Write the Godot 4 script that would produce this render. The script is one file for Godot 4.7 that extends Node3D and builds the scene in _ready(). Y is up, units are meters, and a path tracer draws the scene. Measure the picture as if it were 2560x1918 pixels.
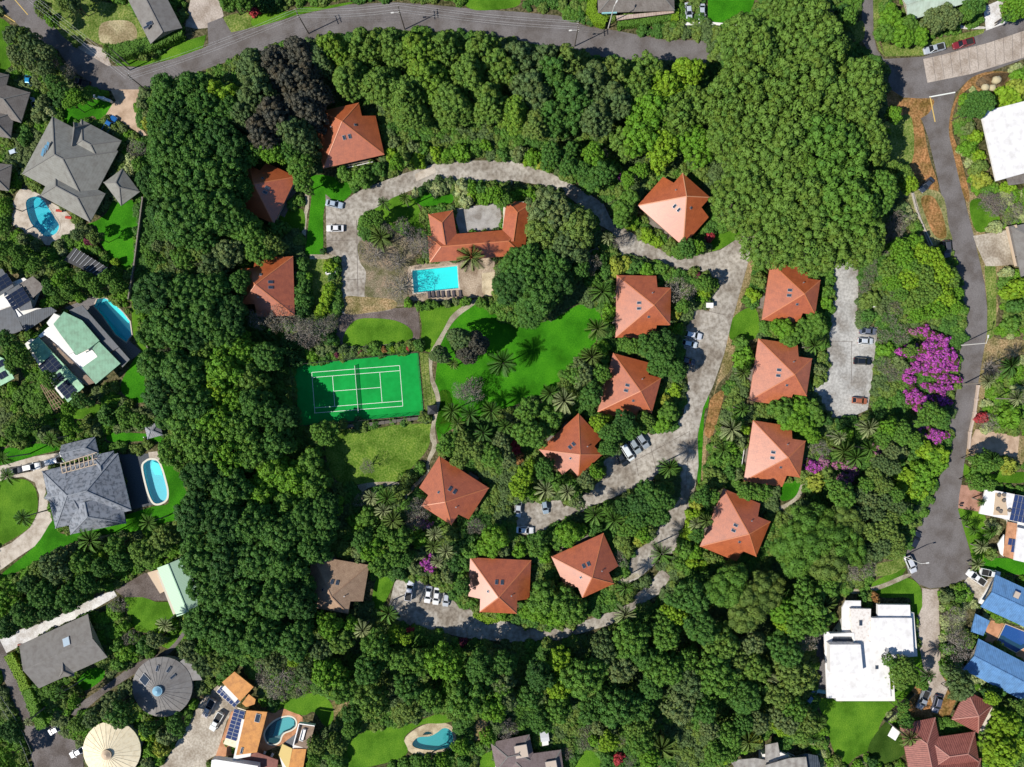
extends Node3D
# An estate of orange-roofed villas seen straight down. Metres; x east, z south, y up.

func _ready() -> void:
	rng.seed = 11
	# ---- camera: straight down from a drone 184 m up, picture top to the north (-z)
	var cam := Camera3D.new()
	cam.name = "camera"
	cam.position = Vector3(0, 184, 0)
	cam.rotation_degrees = Vector3(-90, 0, 0)
	cam.fov = rad_to_deg(2.0 * atan(103.57 / 184.0))
	cam.near = 1.0
	cam.far = 2500.0
	add_child(cam)
	cam.current = true
	# ---- sky, sun, exposure
	var env := WorldEnvironment.new()
	env.name = "environment"
	var e := Environment.new()
	e.background_mode = Environment.BG_SKY
	var sm := ProceduralSkyMaterial.new()
	sm.sky_top_color = lin(0.06, 0.13, 0.28)
	sm.sky_horizon_color = lin(0.24, 0.31, 0.42)
	sm.ground_horizon_color = lin(0.1, 0.12, 0.12)
	sm.ground_bottom_color = lin(0.04, 0.045, 0.04)
	sm.sky_curve = 0.12
	var sky := Sky.new()
	sky.sky_material = sm
	e.sky = sky
	e.tonemap_mode = Environment.TONE_MAPPER_LINEAR
	e.tonemap_exposure = 1.2
	e.sdfgi_enabled = true
	e.ssao_enabled = true
	e.ssil_enabled = true
	env.environment = e
	add_child(env)
	var sun := DirectionalLight3D.new()
	sun.name = "sun"
	sun.light_energy = 1.5
	sun.light_color = Color(1.0, 0.975, 0.935)
	sun.light_angular_distance = 0.5
	sun.shadow_enabled = true
	add_child(sun)
	sun.look_at_from_position(Vector3.ZERO, Vector3(0.9 * 0.682, -0.731, -0.436 * 0.682))
	materials()
	setting()
	buildings()
	planting()


func materials() -> void:
	var grain := func(a: Array, b: Array, c: Array, f: float, s: int) -> NoiseTexture2D: return noise(f, [lin(a[0], a[1], a[2]), lin(b[0], b[1], b[2]), lin(c[0], c[1], c[2])], 6, 512, s)
	var broad := noise(0.006, [Color(0.78, 0.76, 0.74), Color(0.92, 0.92, 0.92), Color(1, 1, 1)], 4, 512, 21)
	var patchy := noise(0.01, [Color(0.68, 0.74, 0.6), Color(0.86, 0.89, 0.84), Color(1, 0.98, 0.95)], 5, 512, 22)
	var streak := noise(0.012, [Color(0.84, 0.82, 0.8), Color(0.94, 0.935, 0.93), Color(1, 1, 1)], 5, 512, 23)
	var faint := noise(0.012, [Color(0.9, 0.9, 0.9), Color(1, 1, 1)], 4, 256, 24)
	M.ground = earth(grain.call([0.05, 0.048, 0.02], [0.12, 0.105, 0.055], [0.25, 0.2, 0.125], 0.03, 1), 14.0, patchy, 70.0)
	M.grass = earth(grain.call([0.06, 0.16, 0.01], [0.1, 0.24, 0.014], [0.17, 0.3, 0.035], 0.05, 2), 9.0, patchy, 55.0)
	M.grass_rich = earth(grain.call([0.022, 0.15, 0.004], [0.045, 0.23, 0.006], [0.085, 0.3, 0.012], 0.05, 3), 9.0, patchy, 60.0)
	M.grass_dark = earth(grain.call([0.03, 0.07, 0.01], [0.05, 0.11, 0.012], [0.1, 0.15, 0.03], 0.05, 4), 8.0, patchy, 40.0)
	M.grass_dry = earth(grain.call([0.085, 0.15, 0.02], [0.19, 0.25, 0.06], [0.33, 0.33, 0.13], 0.035, 5), 12.0, patchy, 34.0)
	M.grass_worn = earth(grain.call([0.075, 0.16, 0.012], [0.15, 0.25, 0.035], [0.27, 0.32, 0.085], 0.035, 41), 11.0, patchy, 30.0)
	M.dry_grass = earth(grain.call([0.13, 0.15, 0.05], [0.27, 0.26, 0.12], [0.4, 0.33, 0.18], 0.03, 6), 13.0, patchy, 30.0)
	M.sand_bare = earth(grain.call([0.3, 0.27, 0.14], [0.45, 0.38, 0.22], [0.55, 0.47, 0.3], 0.03, 7), 10.0, broad, 30.0)
	M.dirt_orange = earth(grain.call([0.2, 0.11, 0.045], [0.38, 0.19, 0.08], [0.52, 0.3, 0.15], 0.03, 8), 12.0, patchy, 26.0)
	M.dirt_tan = earth(grain.call([0.16, 0.13, 0.06], [0.34, 0.24, 0.13], [0.5, 0.38, 0.24], 0.035, 9), 11.0, patchy, 28.0)
	M.mulch = earth(grain.call([0.12, 0.09, 0.06], [0.25, 0.2, 0.145], [0.42, 0.35, 0.27], 0.05, 42), 9.0, patchy, 20.0)
	M.gravel = earth(grain.call([0.2, 0.14, 0.07], [0.4, 0.28, 0.16], [0.6, 0.45, 0.28], 0.09, 10), 8.0, broad, 20.0)
	M.cobble_grey = earth(grain.call([0.06, 0.06, 0.06], [0.2, 0.2, 0.2], [0.42, 0.4, 0.4], 0.1, 11), 9.0)
	M.cobble_pale = earth(grain.call([0.22, 0.21, 0.2], [0.4, 0.38, 0.36], [0.55, 0.53, 0.5], 0.08, 12), 7.0, broad, 18.0)
	M.asphalt = earth(grain.call([0.15, 0.138, 0.136], [0.178, 0.165, 0.162], [0.205, 0.19, 0.186], 0.05, 13), 12.0, streak, 48.0)
	M.asphalt_old = earth(grain.call([0.12, 0.105, 0.1], [0.175, 0.155, 0.145], [0.23, 0.2, 0.19], 0.05, 14), 10.0, broad, 26.0)
	M.asphalt_brown = earth(grain.call([0.11, 0.09, 0.08], [0.17, 0.14, 0.125], [0.23, 0.19, 0.17], 0.05, 15), 10.0, broad, 24.0)
	M.concrete = earth(grain.call([0.28, 0.25, 0.21], [0.4, 0.365, 0.315], [0.5, 0.465, 0.41], 0.022, 16), 17.0, broad, 33.0)
	M.concrete_grey = earth(grain.call([0.34, 0.33, 0.31], [0.44, 0.43, 0.405], [0.54, 0.53, 0.5], 0.03, 17), 14.0, broad, 30.0)
	M.concrete_pale = earth(grain.call([0.38, 0.33, 0.26], [0.5, 0.44, 0.36], [0.6, 0.55, 0.46], 0.03, 18), 12.0, broad, 30.0)
	M.concrete_pink = earth(grain.call([0.38, 0.325, 0.275], [0.46, 0.4, 0.345], [0.54, 0.47, 0.41], 0.04, 19), 12.0, streak, 36.0)
	M.white_concrete = earth(grain.call([0.6, 0.59, 0.57], [0.72, 0.71, 0.69], [0.82, 0.81, 0.8], 0.04, 20), 10.0, streak, 30.0)
	M.slab_pale = earth(grain.call([0.45, 0.39, 0.32], [0.56, 0.5, 0.42], [0.66, 0.6, 0.52], 0.05, 24), 6.0, streak, 20.0)
	M.slab_grey = earth(grain.call([0.1, 0.09, 0.09], [0.17, 0.16, 0.16], [0.28, 0.26, 0.25], 0.05, 25), 7.0)
	M.shaded_slab = earth(grain.call([0.06, 0.065, 0.075], [0.09, 0.1, 0.11], [0.13, 0.14, 0.15], 0.05, 26), 7.0)  # poolside patio, with shade put into the colour
	M.deck_tan = earth(grain.call([0.32, 0.24, 0.17], [0.43, 0.34, 0.25], [0.54, 0.45, 0.35], 0.04, 27), 9.0, broad, 20.0)
	M.sandstone = earth(grain.call([0.5, 0.4, 0.25], [0.62, 0.52, 0.35], [0.72, 0.64, 0.48], 0.05, 28), 7.0, broad, 16.0)
	M.path_pale = earth(grain.call([0.25, 0.22, 0.15], [0.4, 0.36, 0.27], [0.54, 0.5, 0.39], 0.05, 29), 7.0, broad, 14.0)
	M.brick_pale = earth(grain.call([0.44, 0.31, 0.21], [0.53, 0.39, 0.28], [0.62, 0.48, 0.36], 0.09, 30), 7.0, streak, 26.0)
	M.brick_red = earth(grain.call([0.34, 0.18, 0.13], [0.42, 0.235, 0.175], [0.5, 0.3, 0.23], 0.08, 31), 7.0, streak, 20.0)
	M.terracotta = earth(grain.call([0.46, 0.22, 0.12], [0.57, 0.29, 0.16], [0.66, 0.37, 0.22], 0.07, 32), 6.0, streak, 18.0)
	M.court = earth(grain.call([0.004, 0.29, 0.045], [0.005, 0.315, 0.05], [0.006, 0.335, 0.056], 0.02, 33), 20.0, faint, 40.0, 0.8)
	# roofs
	M.weather = noise(0.014, [Color(0.86, 0.84, 0.83), Color(0.95, 0.95, 0.94), Color(1, 1, 1)], 5, 512, 43)
	M.orange_tile = roofing(ribbed(8, 7, lin(0.36, 0.085, 0.025), lin(0.5, 0.13, 0.042), 0.2, 1), 2.4, 0.4)
	M.paler_tile = roofing(ribbed(8, 7, lin(0.38, 0.1, 0.036), lin(0.55, 0.165, 0.07), 0.2, 2), 2.4, 0.4)  # lighter mix of the same orange tile
	for k in ["orange_tile", "paler_tile"]:   # glazed clay
		M[k].metallic_specular = 1.0
		M[k].clearcoat_enabled = true
		M[k].clearcoat = 0.7
		M[k].clearcoat_roughness = 0.42
	M.brown_tile = roofing(ribbed(8, 7, lin(0.3, 0.19, 0.12), lin(0.5, 0.34, 0.23), 0.2, 3), 2.4, 0.75)
	M.red_tile = roofing(ribbed(8, 0, lin(0.17, 0.05, 0.04), lin(0.36, 0.13, 0.1), 0.12, 4), 4.5, 0.6)
	M.ochre_tile = roofing(ribbed(8, 7, lin(0.5, 0.2, 0.035), lin(0.68, 0.3, 0.065), 0.14, 5), 2.4, 0.65)
	M.grey_shingle = roofing(ribbed(0, 8, lin(0.19, 0.19, 0.172), lin(0.25, 0.25, 0.23), 0.14, 6), 5.0, 0.85)
	M.brown_shingle = roofing(ribbed(0, 8, lin(0.11, 0.095, 0.085), lin(0.2, 0.18, 0.165), 0.2, 7), 3.0, 0.85)
	M.plum_shingle = roofing(ribbed(0, 8, lin(0.12, 0.09, 0.09), lin(0.2, 0.155, 0.155), 0.2, 8), 3.0, 0.85)
	M.slate = roofing(ribbed(0, 6, lin(0.1, 0.118, 0.148), lin(0.24, 0.265, 0.31), 0.5, 9), 7.0, 0.7)
	M.slate_pale = roofing(ribbed(5, 8, lin(0.22, 0.23, 0.26), lin(0.36, 0.37, 0.4), 0.2, 10), 2.6, 0.7)
	M.grey_felt = roofing(ribbed(0, 0, lin(0.16, 0.15, 0.145), lin(0.21, 0.2, 0.19), 0.14, 11), 6.0, 0.9)
	M.grey_felt_pale = roofing(ribbed(3, 0, lin(0.3, 0.28, 0.26), lin(0.38, 0.36, 0.33), 0.14, 12), 6.0, 0.9)
	M.white_roof = roofing(ribbed(0, 0, lin(0.52, 0.5, 0.48), lin(0.74, 0.73, 0.72), 0.22, 13), 14.0, 0.8)
	M.stained_roof = roofing(ribbed(0, 0, lin(0.5, 0.43, 0.38), lin(0.72, 0.68, 0.64), 0.3, 14), 6.0, 0.8)
	M.cream_roof = roofing(ribbed(0, 0, lin(0.62, 0.52, 0.34), lin(0.78, 0.68, 0.48), 0.3, 15), 8.0, 0.7)
	M.green_metal = roofing(ribbed(10, 0, lin(0.14, 0.32, 0.2), lin(0.19, 0.4, 0.26), 0.08, 16), 4.0, 0.5)
	M.green_metal_light = roofing(ribbed(10, 0, lin(0.24, 0.5, 0.29), lin(0.3, 0.58, 0.36), 0.1, 17), 4.0, 0.5)
	M.mint_metal = roofing(ribbed(10, 0, lin(0.36, 0.54, 0.38), lin(0.42, 0.6, 0.44), 0.08, 18), 4.0, 0.5)
	M.mint_white = roofing(ribbed(10, 0, lin(0.45, 0.56, 0.47), lin(0.54, 0.65, 0.56), 0.1, 19), 4.0, 0.5)
	M.grey_metal = roofing(ribbed(10, 0, lin(0.06, 0.07, 0.085), lin(0.095, 0.105, 0.125), 0.1, 20), 4.0, 0.45)
	M.grey_metal_warm = roofing(ribbed(0, 0, lin(0.15, 0.145, 0.145), lin(0.22, 0.21, 0.205), 0.2, 21), 5.0, 0.7)
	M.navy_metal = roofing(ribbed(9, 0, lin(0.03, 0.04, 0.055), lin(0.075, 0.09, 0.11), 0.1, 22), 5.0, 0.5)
	M.blue_metal = roofing(ribbed(10, 0, lin(0.1, 0.23, 0.46), lin(0.14, 0.3, 0.56), 0.12, 23), 5.0, 0.5)
	M.maroon_shade = roofing(ribbed(0, 0, lin(0.17, 0.06, 0.045), lin(0.24, 0.09, 0.07), 0.2, 24), 5.0, 0.8)  # maroon paints the shade on the orange house walls
	M.pink_roof = roofing(ribbed(6, 0, lin(0.42, 0.32, 0.27), lin(0.52, 0.42, 0.36), 0.2, 25), 4.0, 0.8)
	M.brown_deck = roofing(ribbed(9, 0, lin(0.2, 0.14, 0.1), lin(0.32, 0.23, 0.17), 0.14, 26), 2.0, 0.8)
	M.timber = roofing(ribbed(6, 0, lin(0.2, 0.13, 0.07), lin(0.34, 0.24, 0.15), 0.2, 27), 1.0, 0.8)
	M.timber_grey = roofing(ribbed(8, 0, lin(0.14, 0.12, 0.1), lin(0.24, 0.21, 0.18), 0.2, 28), 1.4, 0.85)
	for k in ["white_roof", "stained_roof", "cream_roof", "mint_metal"]: M[k].detail_enabled = false
	M.lava_wall = earth(grain.call([0.05, 0.045, 0.04], [0.13, 0.12, 0.1], [0.24, 0.21, 0.18], 0.08, 34), 5.0)
	M.wall_stone = earth(grain.call([0.3, 0.27, 0.23], [0.43, 0.39, 0.34], [0.52, 0.48, 0.42], 0.04, 35), 6.0)
	M.wall_dim = earth(grain.call([0.13, 0.115, 0.1], [0.2, 0.18, 0.155], [0.28, 0.25, 0.22], 0.04, 44), 6.0)
	M.wall_pink = earth(grain.call([0.42, 0.32, 0.25], [0.5, 0.4, 0.33], [0.58, 0.48, 0.4], 0.04, 36), 6.0)
	M.boulder = earth(grain.call([0.3, 0.25, 0.15], [0.45, 0.4, 0.26], [0.56, 0.5, 0.34], 0.05, 37), 3.0)
	M.hedge_core = paint(0.02, 0.045, 0.01, 0.9)
	M.bark = earth(grain.call([0.05, 0.04, 0.03], [0.1, 0.08, 0.06], [0.16, 0.13, 0.1], 0.08, 38), 2.0)
	M.pale_bark = earth(grain.call([0.15, 0.14, 0.12], [0.25, 0.23, 0.2], [0.36, 0.33, 0.3], 0.08, 39), 2.0)
	M.palm_bark = earth(grain.call([0.14, 0.12, 0.1], [0.22, 0.2, 0.17], [0.32, 0.29, 0.25], 0.1, 40), 1.5)
	M.yellow_roof = paint(0.62, 0.46, 0.16, 0.7)
	M.wall_cream = paint(0.6, 0.54, 0.44, 0.85); M.wall_white = paint(0.74, 0.72, 0.68, 0.85); M.brick_paint = paint(0.28, 0.085, 0.06, 0.8)
	M.white_paint = paint(0.8, 0.79, 0.77, 0.6); M.tan_paint = paint(0.55, 0.42, 0.29, 0.7); M.teal_paint = paint(0.25, 0.5, 0.52, 0.6)
	M.orange_cap = paint(0.48, 0.16, 0.065, 0.5); M.pale_cap = paint(0.58, 0.27, 0.15, 0.5); M.brown_cap = paint(0.3, 0.18, 0.11, 0.7); M.red_cap = paint(0.42, 0.2, 0.16, 0.6)
	M.grey_cap = paint(0.17, 0.165, 0.155, 0.85); M.slate_cap = paint(0.2, 0.22, 0.25, 0.75)
	M.solar = paint(0.03, 0.05, 0.14, 0.15); M.solar_dark = paint(0.012, 0.018, 0.04, 0.15)
	M.panel_frame = paint(0.05, 0.06, 0.08, 0.4, 0.4); M.tan_pane = paint(0.5, 0.41, 0.33, 0.5); M.pale_pane = paint(0.42, 0.52, 0.6, 0.25); M.blue_pane = paint(0.1, 0.24, 0.36, 0.2)
	M.alloy = paint(0.3, 0.31, 0.33, 0.45, 0.6); M.alloy_pale = paint(0.6, 0.61, 0.62, 0.5, 0.1); M.steel = paint(0.35, 0.35, 0.36, 0.4, 0.5)
	M.pale_metal = paint(0.62, 0.61, 0.58, 0.5); M.pole_wood = paint(0.1, 0.085, 0.07, 0.9); M.black_metal = paint(0.02, 0.022, 0.026, 0.6)
	M.glass = paint(0.035, 0.05, 0.075, 0.08); M.car_glass = paint(0.012, 0.016, 0.022, 0.06); M.rubber = paint(0.018, 0.018, 0.018, 0.8)
	M.lamp_glass = paint(0.7, 0.7, 0.68, 0.15); M.red_lens = paint(0.35, 0.01, 0.01, 0.2); M.blue_dome = paint(0.22, 0.42, 0.55, 0.2)
	M.dark_fabric = paint(0.07, 0.06, 0.07, 0.9); M.red_fabric = paint(0.42, 0.04, 0.025, 0.9); M.line_paint = paint(0.72, 0.74, 0.7, 0.8)
	M.yellow_paint = paint(0.6, 0.42, 0.12, 0.8)
	M.net = paint(0.015, 0.03, 0.02, 0.9)
	M.net.transparency = BaseMaterial3D.TRANSPARENCY_ALPHA
	M.net.albedo_color.a = 0.4
	M.pool_bright = paint(0.0, 0.74, 0.72, 0.5); M.pool_blue = paint(0.0, 0.46, 0.56, 0.5); M.pool_teal = paint(0.01, 0.3, 0.32, 0.5); M.pool_deep = paint(0.006, 0.07, 0.09, 0.5)
	M.pool_navy = paint(0.003, 0.03, 0.26, 0.4); M.pool_edge = paint(0.62, 0.6, 0.5, 0.7)
	var w := StandardMaterial3D.new()
	w.transparency = BaseMaterial3D.TRANSPARENCY_ALPHA
	w.albedo_color = Color(0.5, 0.85, 0.9, 0.08)
	w.roughness = 0.04
	M.water = w

var POOLS := [
	["bright turquoise rectangular pool below the pool house", pv([-26.94, -30.45, -14.83, -31.71, -14.43, -25.7, -26.5, -24.45]), false, 1.2, "pool_bright", 0.35, "slab_pale"],
	["blue kidney-shaped pool beside the grey hip-roofed house", pv([-131.2, -48.92, -128.85, -50.48, -126.66, -49.54, -125.1, -47.35, -123.53, -44.85, -122.28, -42.66, -123.22, -40.47, -125.72, -39.69, -127.91, -41.41, -130.1, -43.91]), true, 1.3, "pool_blue", 0.4, "slab_pale"],
	["long turquoise lap pool of the green-roofed house", pv([-112.74, -20.91, -111.96, -22.79, -110.08, -23.1, -108.2, -22.16, -105.07, -19.19, -103.2, -16.69, -102.73, -13.25, -104.13, -11.21, -106.95, -13.25, -110.7, -18.56]), false, 1.1, "pool_blue", 0.3, "slab_pale", pv([-110.08, -23.1, -108.2, -22.16, -105.07, -19.19, -103.2, -16.69, -103.82, -16.37, -106.01, -18.56, -108.83, -21.38]), "pool_bright"],
	["oblong rounded pool with pale shelf beside the slate house", pv([-99.6, 22.64, -98.66, 21.07, -97.25, 20.6, -95.69, 21.07, -94.75, 22.95, -93.81, 26.08, -93.18, 28.89, -93.34, 31.08, -94.75, 32.18, -96.31, 32.34, -97.41, 31.08, -98.5, 27.96]), true, 1.3, "pool_blue", 0.5, "pool_edge", pv([-97.25, 21.01, -95.62, 21.7, -94.9, 23.26, -94.59, 24.83, -96.62, 24.67, -97.72, 22.64]), "pool_bright"],
	["teal free-form pool with a pale rim near the lower edge", pv([-26.88, 97.1, -25.31, 95.54, -22.19, 95.22, -20.31, 94.29, -18.43, 93.03, -16.55, 93.66, -15.93, 95.54, -16.08, 97.1, -17.8, 98.35, -20.31, 98.98, -23.75, 98.82, -26.25, 98.2]), true, 1.2, "pool_teal", 0.5, "sandstone"],
	["small round dark plunge pool beside the teal pool", pv([-24.06, 94.76, -23.12, 93.97, -21.87, 94.13, -21.56, 94.6, -22.5, 95.07, -23.59, 95.07]), true, 0.8, "pool_deep", 0.2, "sandstone"],
	["dark teal bean-shaped pool of the orange house", pv([-66.71, 94.87, -66.01, 93.11, -64.25, 91.35, -62.14, 90.3, -60.03, 90.03, -58.63, 90.83, -58.45, 92.41, -59.68, 93.46, -61.44, 94.17, -62.32, 95.22, -62.85, 96.63, -64.25, 97.33, -65.83, 96.98]), true, 1.5, "pool_deep", 0.4, "pool_edge", pv([-63.55, 91.53, -61.79, 90.47, -60.03, 90.21, -58.89, 91.18, -58.98, 92.41, -60.03, 93.29, -61.79, 93.99, -63.02, 95.22, -64.69, 95.57]), "pool_teal"],
	["deep blue courtyard pool of the blue-roofed house", pv([133.26, 65.03, 139.21, 67.38, 139.21, 70.82, 136.08, 72.54, 130.92, 69.72]), false, 1.4, "pool_navy", 0.2, "tan_paint"],
]
var CARS := [
	["pale blue car at the top of the parking court by the hedge", "sedan", 0.42, 0.5, 0.58, -47.78, -48.29, 12],
	["white saloon parked alone in the upper parking court", "sedan", 0.8, 0.8, 0.8, -47.59, -41.76, 180],
	["silver estate car, upper of the pair beside the great lawn villa", "suv", 0.62, 0.66, 0.72, 48.74, -13, 12],
	["silver hatchback, lower of the pair beside the great lawn villa", "hatch", 0.6, 0.66, 0.7, 47.81, -10.67, 12],
	["dark car in tree shade below the silver pair", "sedan", 0.04, 0.05, 0.08, 47.09, -6.16, 15],
	["dark grey saloon at the top of the eastern parking strip", "sedan", 0.13, 0.15, 0.2, 95.78, -14.09, 4],
	["silver hatchback second in the eastern parking strip", "hatch", 0.6, 0.64, 0.68, 95.09, -11.42, 3],
	["black estate car third in the eastern parking strip", "suv", 0.012, 0.015, 0.02, 94.31, -6.01, 3],
	["reddish open buggy with white wings at the parking strip's end", "hatch", 0.4, 0.13, 0.06, 93.54, 4.61, 5],
	["silver-blue pickup with dark bed on the concrete street", "pickup", 0.45, 0.5, 0.55, 113.43, -90, 166],
	["dark red pickup on the concrete street", "pickup", 0.22, 0.02, 0.025, 121.27, -91.39, 165],
	["dark blue car parked askew on the red dirt verge", "sedan", 0.04, 0.05, 0.07, 111.51, -53.41, 134],
	["dark covered car on the grassy verge by the curve", "suv", 0.07, 0.07, 0.08, 116.91, -36.16, 86],
	["silver car nearest the clipped hedge on the upper drive", "sedan", 0.5, 0.55, 0.6, 47.5, -100.16, 85],
	["silver car beside the bright lawn on the upper drive", "sedan", 0.5, 0.54, 0.58, 51.04, -99.79, 90],
	["black pickup with pale cab parked at the street bend", "pickup", 0.02, 0.02, 0.025, -116.2, -80.98, 194],
	["bright blue car beside the weathered grey house", "sedan", 0.02, 0.25, 0.5, -130.03, -80.98, 95],
	["silver car in the shade behind the bright blue car", "sedan", 0.5, 0.52, 0.58, -128.39, -75.79, 80],
	["vivid blue pickup with white bonnet on the paved drive", "pickup", 0.02, 0.14, 0.4, -108.18, -69.48, -58],
	["white and blue runabout beside the yellow-green shrubs", "hatch", 0.6, 0.68, 0.75, -133.36, -62.33, -20],
	["black car at the lower end of the four beside the cornerwise villa", "sedan", 0.02, 0.025, 0.03, 29.53, 20.16, 56],
	["long white van in the row of four beside the cornerwise villa", "van", 0.75, 0.8, 0.8, 31.02, 18.39, 58],
	["grey car between the white van and the last grey car", "suv", 0.33, 0.38, 0.4, 33.01, 16.74, 58],
	["grey car at the upper end of the row of four", "suv", 0.32, 0.36, 0.4, 35.13, 15.34, 56],
	["pale car under palm shadow at the lower drive's end", "sedan", 0.5, 0.53, 0.56, 1.71, 33.68, 95],
	["blue-grey car under a palm on the lower drive", "hatch", 0.3, 0.38, 0.45, 8.86, 33.06, 80],
	["white car against the hedge at the lower drive's end", "sedan", 0.78, 0.8, 0.82, 3.48, 39.43, 2],
	["white pickup crossed by a palm shadow in the lowest court", "pickup", 0.72, 0.74, 0.78, -27.57, 55.59, -80],
	["white saloon, second in the lowest court", "sedan", 0.82, 0.82, 0.82, -22.54, 56.74, 98],
	["white saloon, third in the lowest court", "sedan", 0.8, 0.8, 0.78, -20.3, 57.21, 98],
	["silver hatchback, last in the lowest court", "hatch", 0.5, 0.53, 0.57, -17.69, 57.98, 98],
	["black estate car at the cul-de-sac's kerb", "suv", 0.02, 0.025, 0.04, 108.3, 42.07, -64],
	["silver estate car at the cul-de-sac's lower kerb", "suv", 0.6, 0.62, 0.66, 107.22, 48.66, 66],
	["white pickup on the stained drive of the blue-roofed house", "pickup", 0.85, 0.85, 0.85, 124.76, 52.17, 216],
	["white pickup at the blue-roofed house's gate, half under shrubs", "pickup", 0.8, 0.82, 0.82, 128.57, 51, 12],
	["grey pickup beside the red-tiled garage", "pickup", 0.3, 0.33, 0.36, 110.48, 84.97, 114],
	["dark grey estate car beside the red-tiled garage", "suv", 0.1, 0.11, 0.15, 114.21, 86.21, 105],
	["small dark blue car at the white house's lawn edge", "hatch", 0.05, 0.12, 0.2, 80.33, 84.35, -50],
	["white estate car on the slate house's drive", "suv", 0.8, 0.8, 0.8, -129.19, 22.43, -10],
	["dark car in palm shade on the slate house's drive", "sedan", 0.03, 0.035, 0.05, -133.98, 23.48, -8],
	["white van under the eave of the slate house", "van", 0.8, 0.8, 0.8, -122.79, 20.75, -15],
	["white saloon under trees by the lane above the cream roof", "sedan", 0.82, 0.82, 0.82, -122.42, 92.89, -28],
	["white saloon beside the cream round roof", "sedan", 0.8, 0.8, 0.8, -116.82, 99.11, 152],
	["white-bonneted brown pickup on the orange house forecourt", "pickup", 0.5, 0.45, 0.42, -81.54, 87.3, 118],
	["white and green pickup on the orange house forecourt", "pickup", 0.72, 0.74, 0.72, -79.46, 90.87, 120],
]
var POLES := [
	["dark utility pole at the street bend by the paved drive", -97.88, -78.54, 10.5, 0, 62, "power"],
	["utility pole at the street's edge above the grey trees", -54.88, -94.5, 10.5, 0, 70, "power"],
	["utility pole with two lamps above the tall tree row", -28.94, -95.62, 11, 1.6, 84, "power"],
	["utility pole with round lamp near the upper street's eastern end", 16.9, -91.06, 11, 1.6, 84, "power"],
	["white street lamp with teal head beside the brownish grey house", 25.97, -95.91, 11, 0.8, -60, "light"],
	["tall white lamp standard leaning over the cul-de-sac road", 120.44, -10.27, 11, 1.4, -80, "light"],
	["lamp standard at the cul-de-sac's kerb", 105.73, 46.54, 8, 1.2, -10, "light"],
]

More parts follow.
